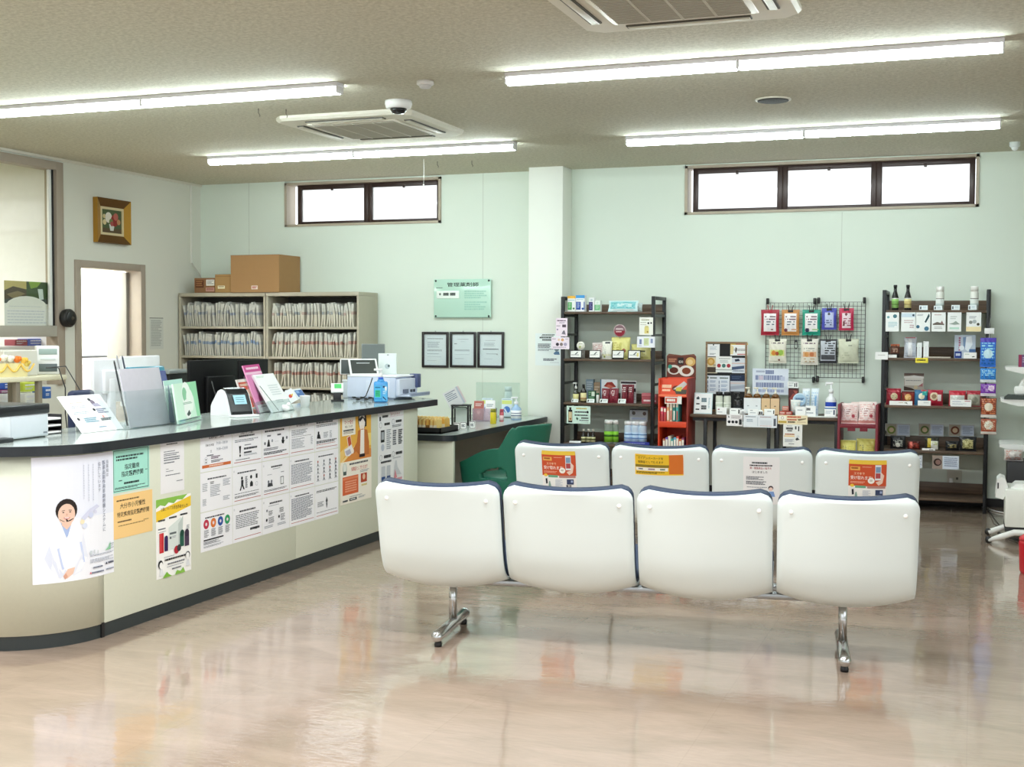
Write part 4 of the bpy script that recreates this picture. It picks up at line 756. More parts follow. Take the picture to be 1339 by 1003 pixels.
def pouch(name, label, cat, loc, w, h, d, base, pat=(), rotz=0, group=None, tilt=0, gloss=.35, clip=None):
    "soft bag: pillow with sealed top and bottom; pat rows are printed on its face in u,v cells"
    mb = MB(); B = mat(base, gloss, 0, .08, 60); nu, nv = 16, 20
    def thick(u, v): return d*.5*max(0, math.sin(PI*u))**.6*max(0, math.sin(PI*min(max((v-.05)/.9, 0), 1)))**.55
    def wr(u, v): return .0025*math.sin(19*u+7*v)*math.sin(11*v+3*u)
    def fr(u, v): return Vector(((u-.5)*w*(1-.04*math.sin(PI*v)), -thick(u, v)-wr(u, v)*(1 if .1 < v < .9 else .3), v*h))
    def bk(u, v): return Vector(((u-.5)*w*(1-.04*math.sin(PI*v)), thick(u, v)*.6+.0012, v*h))
    def pm(u, v):
        m = B
        for e in pat:
            if e[0] == 'r' and e[1] < u < e[3] and e[2] < 1-v < e[4]: m = mat(e[5], gloss, 0, .05, 60)
            elif e[0] == 'c' and (u-e[1])**2+((1-v-e[2])*h/w)**2 < e[3]**2: m = mat(e[4], gloss, 0, .05, 60)
            elif e[0] == 's' and e[1] < u < e[3] and e[2] < 1-v < e[4] and int(v*20) % 2 == 0 and (int(u*16)*7919+int(v*20)*104729+int(u*16)*int(v*20)*31) % 97 > 34: m = mat(e[5], gloss, 0, .03, 60)
        return m
    mb.grid(fr, nu*2, nv*2, B, True, pm); mb.grid(bk, nu, nv, B)
    if tilt: T = Matrix.Rotation(-tilt, 4, 'X'); mb.v = [T @ v for v in mb.v]
    return tag(mb.build(name, None, loc, rotz, fixn=False), label, cat, group)
def easel_card(name, label, loc, w, h, rotz, els, tilt=.25, paper='F4F5F6', group=None, cat='card'):
    "leaning card with a folded foot behind"
    mb = sheet_mb(w, h, els, paper); T = Matrix.Translation((-w/2, 0, .001)); R_ = Matrix.Rotation(-tilt, 4, 'X'); mb.v = [R_ @ (T @ v) for v in mb.v]
    top = R_ @ Vector((0, 0, h*.8)); q = .02+top.y*2 if tilt > .05 else .03
    mb.add([(-w*.4, top.y+.001, top.z), (w*.4, top.y+.001, top.z), (w*.4, top.y+h*.25, .001), (-w*.4, top.y+h*.25, .001)], [(0, 1, 2, 3)], ink(paper))
    return tag(mb.build(name, None, loc, rotz, fixn=False), label, cat, group)
def leaflet_stand(name, label, loc, w, h, rotz, tilt, els, paper, pocket=.45, foot=.09, cat='leaflet stand', n_el=None, thick=.012):
    "clear acrylic holder: leaning back plate, foot and front pocket; the leaflet pile is its own thing"
    r = thing(name, label, cat, loc, rotz); A = glass('F6FAFA', .1, .03, 'acrylic'); R_ = Matrix.Rotation(-tilt, 4, 'X')
    mb = MB(); mb.box(-w/2-.006, w/2+.006, thick+.004, thick+.007, 0, h*.8, A, M=R_); mb.build('back_plate', r)
    mb = MB(); mb.box(-w/2-.006, w/2+.006, -.006, -.003, 0, h*pocket, A, M=R_); mb.box(-w/2-.006, -w/2-.003, -.004, thick+.005, 0, h*pocket, A, M=R_); mb.box(w/2+.003, w/2+.006, -.004, thick+.005, 0, h*pocket, A, M=R_); mb.build('front_pocket', r)
    mb = MB(); mb.box(-w/2-.006, w/2+.006, -.005, foot+math.sin(tilt)*h*.5, 0, .003, A); mb.build('foot', r)
    return r, R_
def leaflets(label, loc, w, h, rotz, tilt, els, paper, thick=.01, name='leaflet', cat='leaflet', lift=.005):
    mb = MB(); mb.box(0, w, 0, thick, 0, h, ink(paper), .0)
    paint(mb, els, w, h, None, None, -.0003); R_ = Matrix.Rotation(-tilt, 4, 'X') @ Matrix.Translation((-w/2, 0, lift)); mb.v = [R_ @ v for v in mb.v]
    return tag(mb.build(name, None, loc, rotz, fixn=False), label, cat)
# ================================================================== ON THE RECEPTION COUNTER
def ct(px, py, z=CT): p = at(px, py, 2, z); return Vector((p.x, p.y, z))
# desktop printer at the left edge
p0 = Vector((-4.19, 4.895, CT)); r = thing('desktop_printer', 'squat white printer with black lid at the left edge on the counter', 'printer', p0)
mb = MB(); mb.box(-.42, 0, -.45, 0, .006, .115, mat('DDE3E8', .35), .006); mb.build('body', r)
mb = MB(); mb.box(-.424, .006, -.455, .004, .115, .162, mat('17191D', .35), .006); mb.build('lid', r)
mb = MB(); mb.box(-.002, .003, -.255, -.01, .012, .110, mat('CDD5DC', .35), .002); mb.box(.002, .0045, -.04, -.015, .02, .028, mat('7A828A', .4)); mb.build('front_cover', r)
mb = MB(); mb.box(-.10, .05, -.42, -.29, .0, .02, mat('202428', .4), .004); mb.build('paper_tray', r)
# letter trays
p0 = Vector((-4.275, 4.965, CT)); r = thing('letter_tray', 'small black letter tray stack holding white paper beside the tilted sign', 'letter tray', p0, rad(90)); D_ = .12
mb = MB()
for z in (0, .033, .066): mb.box(0, .125, 0, D_, z, z+.004, BLACK, .001)
mb.box(0, .004, 0, D_, 0, .095, BLACK); mb.box(.121, .125, 0, D_, 0, .095, BLACK); mb.box(0, .125, D_-.004, D_, 0, .095, BLACK); mb.build('rack', r)
for z in (.005, .038, .071):
    tag(MB().box(.01, .115, -.004, D_-.008, z, z+.009, mat('F1F1F0', .7), .001).build('paper_stack', None, p0, rad(90)), 'white paper stack on the %s tier of the small black letter tray' % {.005: 'lowest', .038: 'middle', .071: 'top'}[z], 'paper')
# tilted white notice board
a = ct(107, 567); b = ct(161, 561); w = (b-a).length; rz = math.atan2(b.y-a.y, b.x-a.x)
def tilt_for(base, px, py, h, rz, side=0):
    best = (1e9, 0)
    for i in range(5, 85):
        t = rad(i); d = Vector((math.sin(t)*-math.sin(rz), math.sin(t)*math.cos(rz), math.cos(t)))*h; P = base+d-CAM
        X = 669.5+FPX*P.dot(RT)/P.dot(FW); Y = 501.5-FPX*P.dot(UP)/P.dot(FW); e = (X-px)**2+(Y-py)**2
        if e < best[0]: best = (e, t)
    return best[1]
sign_els = [('t', 'マイナンバーカード', .30, .155, .065, 'C46A62', 'c', .6), ('l', .16, .19, .48, .23, 1, 'B4A08A'), ('l', .12, .28, .5, .36, 2, G9), ('c', .10, .34, .03, 'CFE0D8'), ('l', .10, .45, .5, .52, 2, '8AA0AA'), ('c', .62, .42, .03, K), ('l', .66, .40, .92, .54, 3, '8890A6', .7), ('c', .66, .14, .035, '3A3A40'), ('c', .70, .22, .05, '7A7080'), ('p', [(.64, .26), (.80, .25), (.84, .34), (.68, .34)], 'A9A6BA'), ('c', .12, .64, .03, '3A3A3E'), ('l', .24, .62, .56, .76, 3, '7AA0B0', .7), ('l', .62, .66, .90, .74, 2, '5A6A6E', .8), ('c', .72, .62, .025, 'D9A09A'), ('l', .46, .88, .66, .91, 1, '6A90A8', .9)]
hh = .235; tl_ = tilt_for(a, 81, 526, hh, rz)
r = thing('tilted_sign', 'white tilted sign board with small diagrams and text on the counter', 'sign', a, rz)
s = sheet_mb(w, hh, sign_els, 'F8F9FA', .004); R_ = Matrix.Rotation(-tl_, 4, 'X'); s.v = [R_ @ v for v in s.v]; s.build('board', r, fixn=False)
mb = MB(); q = R_ @ Vector((w/2, .001, hh*.75)); mb.box(w*.3, w*.7, q.y, q.y+.004, .001, q.z, mat('E9EBEC', .4)); mb.build('support', r)
# grey clipboard panel with teal case and pens
a = ct(171, 561); b = ct(223, 555); w = (b-a).length; rz = math.atan2(b.y-a.y, b.x-a.x); hh = .32; tl_ = tilt_for(a, 157, 487, hh, rz)
c0 = (a+b)/2
r = thing('acrylic_stand', 'clear acrylic holder carrying the leaning grey panel and teal case', 'stand', c0, rz)
A = glass('F6FAFA', .1, .04, 'acrylic'); ww = w/2+.02
mb = MB(); mb.box(-ww-.05, ww, -.02, -.016, 0, .20, A); mb.build('front_pocket', r)
mb = MB(); mb.box(-ww-.05, ww, -.02, .20, 0, .003, A); mb.build('foot', r)
mb = MB(); mb.box(ww-.004, ww, -.02, .20, 0, .20, A); mb.build('side_plate', r); mb = MB(); mb.box(-ww-.05, -ww-.046, -.02, .20, 0, .2, A); mb.build('side_plate', r)
R_ = Matrix.Rotation(-tl_, 4, 'X')
mb = MB(); mb.box(-w/2, w/2, 0, .006, .006, hh, mat('BDBBC4', .5, 0, .05, 40), .001, M=R_); tag(mb.build('clip_board', None, c0, rz), 'leaning grey clip board standing in the clear holder right of the tilted sign', 'clip board')
mb = MB(); TE = mat('1F7F96', .3)
mb.box(-w/2+.15, w/2+.135, .058, .10, .015, hh+.02, TE, .012, M=R_); tag(mb.build('teal_file_case', None, c0, rz), 'teal plastic file case behind the grey panel', 'file case')
mb = MB(); mb.box(w/2+.004, w/2+.07, .012, .05, .012, hh*.95, mat('3F4C86', .4), .004, M=R_); tag(mb.build('indigo_folder', None, c0, rz), 'indigo folder edge between the grey panel and the teal case', 'folder')
for i, (dx, l, c, lb) in enumerate(((-w/2+.005, .37, '20242A', 'black pen at the left corner of the grey panel'), (-w/2+.05, .40, '8A8E92', 'grey pen standing behind the left end of the grey panel'), (-w/2+.11, .40, '1A2A40', 'dark navy pen standing against the white screen'))):
    mb = MB(); mb.tube([(dx, .02+.012*i, .02), (dx-.004, .02+.012*i, l*.97), (dx-.004, .02+.012*i, l)], [.0045, .0045, .002], mat(c, .3), 8, M=R_); tag(mb.build('pen', None, c0, rz), lb, 'pen', 'pens behind the grey panel')
# green leaflet
a = ct(234, 556); b = ct(263, 549); w = (b-a).length; rz = math.atan2(b.y-a.y, b.x-a.x); hh = .22; tl_ = tilt_for(a, 226, 503, hh, rz); c0 = (a+b)/2
leaflet_stand('leaflet_stand', 'clear acrylic holder with the green illustrated leaflets', c0, w, hh, rz, tl_, None, None, .12)
leaflets('pale green illustrated leaflets in the clear holder left of the card reader', c0, w, hh, rz, tl_, [('r', 0, 0, 1, 1, 'D6F2DE'), ('p', [(.55, 0), (1, 0), (1, 1), (.85, 1), (.8, .4)], '9ADBAE'), ('c', .5, .35, .2, 'F4FBF4'), ('c', .42, .3, .10, '8FC9A2'), ('c', .62, .46, .16, 'F1FAF0'), ('c', .45, .68, .14, 'F4F8F2'), ('p', [(.40, .80), (.52, .70), (.58, .80), (.46, .86)], '3A4A44'), ('l', .3, .5, .7, .56, 2, '6AA080'), ('r', .05, .92, .95, .94, '4A5A54')], 'D6F2DE')
p0 = c0+Vector((-.075, .0, 0)); leaflets('white leaflet with pale green band behind the green leaflets', p0, w*.8, .235, rz, tl_, [('r', 0, 0, 1, .12, 'BFE3DA'), ('l', .1, .2, .9, .8, 6, 'C3D6D0')], 'E6F3F0', .004)
# face/card reader
a = ct(277, 546); b = ct(330, 541); r = thing('card_reader', 'white wedge-shaped card reader with curved black face and small screen', 'card reader', (a+b)/2, rad(64))
W = .165; prof = [(-.105, 0), (-.10, .015), (-.085, .06), (-.055, .125), (-.03, .152), (.0, .16), (.03, .15), (.10, .075), (.112, .055), (.115, 0)]
mb = MB(); mb.prism([(y, z) for y, z in prof], -W/2, W/2, mat('EEF2F6', .3), 'x'); mb.build('body', r)
fpf = [(-.112, .012), (-.108, .03), (-.093, .07), (-.062, .135), (-.033, .163), (-.01, .17)]
mb = MB(); n = len(fpf); ins = [(y+.014, z-.006) for y, z in fpf]; mb.prism(fpf+ins[::-1], -W/2+.012, W/2-.012, mat('191B1F', .22), 'x'); mb.build('black_face', r)
p1, p2 = Vector((0, -.0945, .072)), Vector((0, -.0685, .126)); n_ = Vector((0, -.9, .43))*.003
mb = MB(); mb.add([Vector((-.042, 0, 0))+p1+n_, Vector((.042, 0, 0))+p1+n_, Vector((.042, 0, 0))+p2+n_, Vector((-.042, 0, 0))+p2+n_], [(0, 1, 2, 3)], emit('8FB8C4', .5)); 
for k in range(3): q1, q2 = p1.lerp(p2, .25+.22*k), p1.lerp(p2, .30+.22*k); mb.add([Vector((-.028, 0, 0))+q1+n_*1.1, Vector((.028, 0, 0))+q1+n_*1.1, Vector((.028, 0, 0))+q2+n_*1.1, Vector((-.028, 0, 0))+q2+n_*1.1], [(0, 1, 2, 3)], ink('4A7482'))
mb.build('screen', r, fixn=False)
mb = MB(); mb.box(-W/2, W/2, -.17, .0, 0, .012, mat('F2F4F6', .3), .004); mb.build('base_plate', r)
mb = MB(); mb.tube([(a+b)/2+Vector((-.09, .04, .05)), (a+b)/2+Vector((-.16, .06, .12)), (a+b)/2+Vector((-.2, .08, .2))], .003, BLACK); tag(mb.build('cable'), 'thin black cable rising behind the white card reader', 'cable')
# leaflets to the right of the reader
def leaf(lb, ba, bb, top, h, els, paper, pocket=.3, slb=None, thick=.008, off=0):
    a, b = ct(*ba), ct(*bb); w = (b-a).length; rz = math.atan2(b.y-a.y, b.x-a.x); tl_ = tilt_for(a, *top, h, rz); c0 = (a+b)/2
    if slb: leaflet_stand('leaflet_stand', slb, c0, w, h, rz, tl_, None, None, pocket)
    return leaflets(lb, c0, w, h, rz, tl_, els, paper, thick)
leaf('red and white leaflet tucked just behind the card reader', (322, 536), (344, 532), (308, 495), .20, [('r', .05, .1, .95, .98, 'D9543A'), ('r', .1, .16, .9, .24, 'F0C9B4'), ('p', [(.2, .4), (.8, .3), (.6, .7)], 'F2B79A'), ('p', [(.3, .75), (.8, .6), (.7, .95)], 'C23A2A')], 'F6EFE9')
leaf('bright pink leaflet in a clear holder beside the white brochures', (340, 541), (360, 536), (317, 476), .31, [('r', 0, 0, 1, .15, 'C9468E'), ('l', .12, .05, .9, .10, 1, 'F7DCEB', .9), ('r', 0, .15, 1, .2, 'F0C6DC'), ('r', 0, .2, 1, .72, 'E08ABC'), ('c', .5, .78, .28, 'B03A78', .6), ('r', 0, .84, 1, 1, 'F5F0F4'), ('l', .2, .88, .7, .92, 1, '7A5A70')], 'E59AC4', .24, 'clear holder with the bright pink leaflet')
leaf('white folded brochures with green and black lines in a tall stand', (358, 540), (384, 536), (328, 487), .27, [('l', .1, .05, .5, .1, 2, 'B9D6C4'), ('p', [(.02, .3), (.06, .3), (.3, .98), (.26, .98)], '6A7A74'), ('l', .4, .3, .9, .6, 5, 'D3DADC'), ('l', .4, .7, .8, .8, 2, 'B9C2C6')], 'F4F6F6', .3, 'clear holder with the white folded brochures', .014)
e = easel_card('diamond_card', 'white card with a red and yellow emblem propped on its corner beside the brochures', ct(382, 533), .09, .09, rad(48), [('c', .66, .5, .14, 'D2574E'), ('p', [(.68, .40), (.92, .42), (.80, .58)], 'E8C65A')], .15, 'F1F6F7')
e.rotation_euler = (0, rad(-28), rad(48)); e.location.z += .03
leaf('small card with a blue picture behind the diamond card', (383, 524), (402, 521), (371, 507), .09, [('r', .5, .15, .98, .8, '4A70AE'), ('r', .55, .2, .75, .45, '8FB0DA')], 'EEF2F4')
p0 = ct(394, 533); mb = MB(); mb.lathe([(.028, 0), (.036, .075), (.038, .078), (.034, .078), (.027, .004)], mat('F2F4F4', .4), n=18); tag(mb.build('paper_cup', None, p0+Vector((0, .05, 0))), 'plain white cup standing right of the diamond card', 'cup')
mb = MB(); mb.sphere((0, 0, .022), .022, mat('F4F5F4', .4), sc=(1.3, 1, 1)); mb.sphere((.02, 0, .045), .013, mat('F4F5F4', .4)); mb.sphere((-.02, .005, .032), .012, mat('F4F5F4', .4)); tag(mb.build('white_figurine', None, ct(374, 538)), 'tiny white figurine in front of the diamond card', 'figurine')
# green topped gadget on a black holder, cable, big tray box
p0 = ct(441, 525); r = thing('card_terminal', 'small card terminal with green screen on a black holder', 'card terminal', p0, rad(30))
mb = MB(); mb.box(-.028, .028, -.02, .035, 0, .065, mat('16181B', .4), .005); mb.box(-.045, .05, -.03, .045, 0, .012, mat('16181B', .4), .004); mb.build('holder', r)
R_ = Matrix.Translation((0, .0, .085)) @ Matrix.Rotation(-.7, 4, 'X'); mb = MB(); mb.box(-.045, .045, -.009, .009, -.025, .055, WHITE, .005, M=R_); mb.build('device', r)
mb = MB(); mb.box(-.02, .03, -.0105, -.009, .005, .045, mat('5FCB76', .3), M=R_); mb.build('screen', r)
q = ct(475, 524); mb = MB(); pts = []
for i in range(60): t = i/59; pts.append((q.x-.09+.26*t+.02*math.sin(i*.9), q.y+.02*math.cos(i*.9)+.04*t, CT+.006+.010*(1+math.sin(i*.45))))
mb.tube(pts, .0045, BLACK, 6); mb.tube([(q.x-.05, q.y+.05, CT+.01), (q.x-.01, q.y+.06, CT+.03), (q.x+.02, q.y+.07, CT+.11), (q.x+.03, q.y+.09, CT+.165)], .004, BLACK, 6); tag(mb.build('black_cable'), 'tangle of black cable lying on the counter left of the blue bottle', 'cable')
p0 = ct(443, 521); r = thing('pale_case', 'long pale grey machine case between card terminal and printer', 'case', p0+Vector((0, .06, 0)), 0)
mb = MB(); mb.box(0, .36, 0, .09, .0, .125, mat('C9D6DE', .4), .006); mb.build('body', r); mb = MB(); mb.box(-.004, .36, -.004, .094, .125, .14, mat('E3EAEC', .4), .004); mb.build('lid', r)
# blue sanitizer bottle
p0 = ct(498, 526); r = thing('sanitizer_bottle', 'blue hand sanitizer pump bottle with green label on the counter', 'bottle', p0, rad(25))
BL = mat('4B9FE0', .2, 0, .03, 20, .6)
mb = MB(); mb.box(-.05, .05, -.033, .033, 0, .15, BL, .014, 3); mb.lathe([(.03, .145), (.02, .165)], BL, n=16); mb.build('body', r)
mb = MB(); mb.lathe([(.019, .16), (.02, .178), (.01, .182), (.006, .2)], mat('2E62C8', .3), n=16); mb.build('collar', r)
mb = MB(); mb.lathe([(.016, .178), (.013, .205), (.006, .21), (.006, .232)], WHITE, n=12); mb.box(-.05, .012, -.011, .011, .226, .242, WHITE, .005); mb.build('pump_head', r)
mb = MB(); mb.box(-.044, .006, -.0342, -.0335, .012, .12, mat('49B5E6', .35)); paint(mb, [('l', .08, .08, .9, .16, 1, '1F5A8A', .9), ('r', .1, .3, .8, .75, '3FBF8A'), ('l', .15, .35, .75, .7, 3, '1F8A6A'), ('r', .0, .85, 1, .9, '2E7ACB')], .05, .108, Matrix.Translation((-.044, 0, .012)), None, -.0344)
mb.box(.012, .045, -.0342, -.0335, .012, .125, mat('58B4E8', .35)); paint(mb, [('r', .1, .05, .6, .18, '22406A'), ('r', .5, .1, .95, .35, 'E2EFF6'), ('p', [(.1, .7), (.8, .9), (.8, .98), (.1, .8)], '1F3A6A'), ('l', .1, .4, .9, .62, 2, 'C9E4F4')], .033, .113, Matrix.Translation((.012, 0, .012)), None, -.0344); mb.build('wrap_label', r, fixn=False)
# multifunction printer at the far end
p0 = Vector((-4.02, 8.40, CT)); r = thing('multifunction_printer', 'large white and lavender printer with output tray at the far end of the counter', 'printer', p0, 0)
LV = mat('CDD8EC', .4); 
mb = MB(); mb.box(-.40, 0, 0, .36, .012, .165, LV, .008); mb.box(-.40, -.02, .02, .34, 0, .014, mat('9AA4B8', .5)); mb.build('body', r)
mb = MB(); mb.box(-.24, -.04, -.003, .001, .03, .14, mat('D6E0F1', .4), .002); mb.build('side_door', r)
mb = MB(); mb.box(-.005, .03, .015, .33, .03, .155, mat('D9E0EE', .4), .006); mb.build('front_cover', r)
mb = MB(); mb.box(-.40, .02, -.002, .362, .165, .178, mat('EEF2F8', .35), .006); mb.build('lid', r)
mb = MB(); mb.box(.03, .036, .07, .16, .045, .075, mat('6A7284', .4)); mb.box(.0302, .037, .2, .23, .05, .07, mat('3A4252', .4)); mb.box(.0302, .037, .25, .275, .05, .07, mat('3A4252', .4)); mb.build('control_panel', r)
mb = MB(); mb.box(.0, .12, .02, .36, .022, .036, mat('B9C3D6', .4), .004); mb.box(.11, .122, .02, .36, .03, .05, mat('8A94AC', .4), .003); mb.build('output_tray', r)
mb = MB(); mb.box(-.02, .05, .29, .355, .08, .185, mat('4A5680', .4), .006); mb.build('ink_cover', r)
# tablets and panels standing on and behind the printer
p0 = Vector((-4.30, 8.46, CT+.1781)); r = thing('tablet', 'white-framed tablet leaning on its stand on top of the printer', 'tablet', p0, rad(40))
R_ = Matrix.Rotation(-.62, 4, 'X'); mb = MB(); mb.box(-.11, .11, 0, .01, 0, .15, WHITE, .006, M=R_); mb.build('body', r); mb = MB(); mb.box(-.095, .095, -.001, .001, .014, .136, mat('4B504E', .15), M=R_); mb.build('screen', r)
mb = MB(); mb.box(-.05, .05, .06, .066, 0, .09, mat('E8ECEE', .4)); mb.build('stand', r)
p0 = Vector((-4.33, 8.67, CT+.1781)); r = thing('grey_monitor', 'small grey display panel standing at the back of the printer behind the blue bottle', 'monitor', p0, rad(24))
mb = MB(); mb.box(-.095, .085, 0, .015, .05, .232, mat('7E8684', .4), .005); mb.build('panel', r); mb = MB(); mb.box(-.088, .078, -.0015, .001, .057, .225, mat('6F7A78', .25)); mb.build('screen', r)
mb = MB(); mb.box(-.02, .02, .015, .03, 0, .2, mat('A9AFB0', .4), .004); mb.box(-.06, .06, -.02, .05, 0, .012, mat('A9AFB0', .4), .004); mb.build('stand', r)
p0 = Vector((-4.44, 8.50, CT+.1781)); r = thing('dark_tablet', 'dark rounded tablet with white rim on the printer, left of the leaning one', 'tablet', p0, rad(30))
mb = MB(); mb.box(-.08, .05, 0, .012, 0, .12, WHITE, .01); mb.build('rim', r); mb = MB(); mb.box(-.072, .042, -.003, .001, .006, .112, mat('4A5252', .3), .002); mb.build('face', r)
p0 = Vector((-4.22, 8.68, CT+.1781)); mb = MB(); mb.box(-.07, .07, 0, .02, 0, .16, mat('E9F4F2', .4), .004); paint(mb, [('r', .48, .06, .58, .09, '5A6A6E'), ('c', .5, .62, .14, 'B9C9CC'), ('c', .58, .6, .06, '3A4A50')], .14, .16, Matrix.Translation((-.07, 0, 0)), None, -.0005); tag(mb.build('white_board', None, p0, rad(20), fixn=False), 'upright white board standing at the back of the printer', 'board')
# ================================================================== STAFF SIDE, BEHIND THE COUNTER
DZ = .7301
def monitor(label, px, X, Zc, h, rotz, col, name='computer_monitor', w=None, y=None):
    pass
def mon(label, x, y, w, h, top, rotz, col, thick=.03):
    r = thing('computer_monitor', label, 'monitor', (x, y, DZ), rotz); m = mat(col, .55, spec=.2)
    mb = MB(); mb.box(-w/2, w/2, -thick/2, thick/2, top-h-DZ, top-DZ, m, .008); mb.build('panel', r)
    mb = MB(); mb.box(-w*.25, w*.25, -thick/2-.03, -thick/2+.002, top-h*.8-DZ, top-h*.25-DZ, m, .01); mb.build('back_cover', r)
    mb = MB(); mb.box(-w/2+.012, w/2-.012, thick/2-.001, thick/2+.001, top-h+.012-DZ, top-.012-DZ, mat('3F4A55', .15)); mb.build('screen', r)
    mb = MB(); mb.box(-.03, .03, -.05, -.02, .01, top-h*.45-DZ, m, .006); mb.build('neck', r)
    mb = MB(); mb.box(-.12, .12, -.11, .07, 0, .014, m, .006); mb.build('base', r); return r
def at_x(px, py, X): return at(px, py, 0, X)
XM = -5.42
for lb, px0, px1, pyt, col, X, hh in (('wide black computer monitor seen from behind, left of the two above the card reader', 246, 318, 470, '0B0B0D', -5.45, .50), ('narrow black computer monitor behind the pink leaflet', 312, 349, 470, '0C0C0E', -5.25, .46)):
    a, b = at_x(px0, pyt, X), at_x(px1, pyt, X); mon(lb, X, (a.y+b.y)/2, b.y-a.y, hh, (a.z+b.z)/2, rad(90), col)
a, b = at_x(222, 484, -5.75), at_x(252, 482, -5.75)
r = thing('black_printer', 'black desk printer with a silver top edge, left of the black monitors', 'printer', (-5.75, a.y, DZ), rad(90)); w = b.y-a.y; h = a.z-DZ
mb = MB(); mb.box(0, w, 0, .2, 0, h-.03, mat('0F1012', .5), .006); mb.build('body', r); mb = MB(); mb.box(-.02, w+.01, -.01, .2, h-.03, h, mat('8F9594', .35), .006); mb.build('top_cover', r)
a, b = at_x(120, 470, -5.3), at_x(158, 469, -5.3); mon('white computer monitor seen from behind, in front of the doorway', -5.3, (a.y+b.y)/2, b.y-a.y, at_x(139, 470, -5.3).z-at_x(139, 527, -5.3).z, a.z, rad(90), 'EEF1F5')
a, b = at_x(158, 466, -5.75), at_x(207, 464, -5.75); mon('white computer screen rising behind the teal file case', -5.75, (a.y+b.y)/2, b.y-a.y, .36, a.z, rad(90), 'F3F5F8')
p = at_x(106, 516, -4.9); r = thing('office_chair', 'navy padded chair back behind the tilted sign', 'chair', (-4.9, p.y, 0), rad(90)); NV = mat('1E2A4C', .6, 0, .05, 60)
zt = at_x(106, 510, -4.9).z
mb = MB(); mb.box(-.10, .10, -.03, .03, zt-.42, zt, NV, .03, 3); mb.build('backrest', r); mb = MB(); mb.box(-.2, .2, 0, .42, .42, .48, NV, .03, 3); mb.build('seat', r)
mb = MB(); mb.box(-.02, .02, -.02, .0, .4, zt-.3, BLACK, .004); mb.build('back_post', r); mb = MB(); mb.tube([(0, .2, .05), (0, .2, .42)], .025, BLACK, 12); mb.build('column', r)
mb = MB()
for i in range(5): a = 2*PI*i/5; mb.tube([(0, .2, .07), (.26*math.cos(a), .2+.26*math.sin(a), .045)], .016, BLACK, 8); mb.sphere((.26*math.cos(a), .2+.26*math.sin(a), .025), .025, BLACK, 10)
mb.build('star_base', r)
# shelf above the desk at the left, with gift basket and label printer
XS_ = -5.95; a, b = at_x(0, 495, XS_), at_x(88, 489, XS_)
sz = (a.z+b.z)/2; sy0, sy1 = a.y-.5, b.y
r = thing('desk_shelf', 'cream desk-top shelf on grey posts at the left edge', 'shelf', (XS_, sy1, DZ)); CR_ = mat('D9D3B8', .5)
mb = MB(); mb.box(-.30, .0, sy0-sy1, 0, sz-DZ-.035, sz-DZ, CR_, .008); mb.build('shelf_board', r)
for px in (26, 55):
    y = at_x(px, 515, XS_).y-sy1
    for x in (-.26, -.03): mb = MB(); mb.box(x-.018, x+.018, y-.018, y+.018, 0, sz-DZ-.034, mat('7C7466', .5), .003); mb.build('post', r)
p = at_x(66, 489, XS_-.1); r = thing('label_printer', 'white label printer with grey front slots on the cream shelf', 'label printer', (XS_-.12, p.y, sz+.0005), rad(45))
mb = MB(); mb.box(-.075, .075, 0, .16, 0, .20, mat('F0F2F2', .4), .008); mb.build('body', r)
mb = MB(); mb.box(-.06, .06, -.004, .002, .14, .18, mat('9FB3AE', .4), .002); mb.box(-.06, .06, -.004, .002, .02, .075, mat('5E6A6C', .4), .002); mb.box(-.05, .05, -.006, .0, .10, .115, mat('DCE3E3', .4), .002); mb.build('front_slots', r)
p = at_x(30, 489, XS_-.1); carton('cream_carton', 'grey-cream carton with sloping top behind the yellow gift basket', XS_-.28, XS_-.06, p.y-.22, p.y+.10, sz+.0005, sz+.175, 'D9D8CE', bev=.006)
p = at_x(20, 492, XS_); r = thing('gift_basket', 'pale yellow gift box with orange bows and ribbon on the cream shelf', 'gift box', (XS_-.035, p.y, sz+.0005), rad(75))
mb = MB(); mb.prism([(-.12, 0), (.12, 0), (.135, .09), (-.135, .09)], 0, .02, mat('E9DFA6', .6)); mb.build('box', r)
RB = mat('E9A83C', .45, 0, .1, 40); mb = MB()
for k in range(3): mb.tube([(-.13+.1*k+.1*t, -.004-.004*math.sin(PI*t), .085-.05*math.sin(PI*t)) for t in [i/8 for i in range(9)]], .006, mat('F0C860', .45), 6)
mb.build('ribbon', r)
for i, (x, z, c) in enumerate(((-.10, .11, 'EE7F2E'), (-.05, .125, 'F2EEDC'), (0, .12, 'F4F0E2'), (.05, .115, 'F07C28'), (.10, .105, 'EFC24E'), (.12, .085, 'D9C05A'))): mb = MB(); mb.sphere((x, .006, z), .026, mat(c, .6, 0, .1, 60), 10, sc=(1, .5, .9)); mb.sphere((x+.012, -.004, z+.008), .014, mat(c, .6, 0, .1, 60), 8); mb.build('flower', r)
a = Vector((XS_-.02, sy1-.12, sz+.03)); mb = MB(); mb.tube([a+Vector((-.06, 0, .02)), a+Vector((.03, .02, .02)), a+Vector((.06, .05, -.12)), a+Vector((.05, .06, -.3)), a+Vector((.08, .05, -.48))], .004, BLACK, 6); mb.tube([a+Vector((-.06, .02, .02)), a+Vector((.04, .08, .03)), a+Vector((.06, .2, -.14)), a+Vector((.05, .3, -.3))], .004, mat('3A3D42', .5), 6); mb.sphere(a+Vector((.055, .055, -.2)), .012, BLACK, 8, sc=(.8, .8, 1.8)); tag(mb.build('printer_cables'), 'black cables hanging from the label printer over the shelf edge', 'cable')
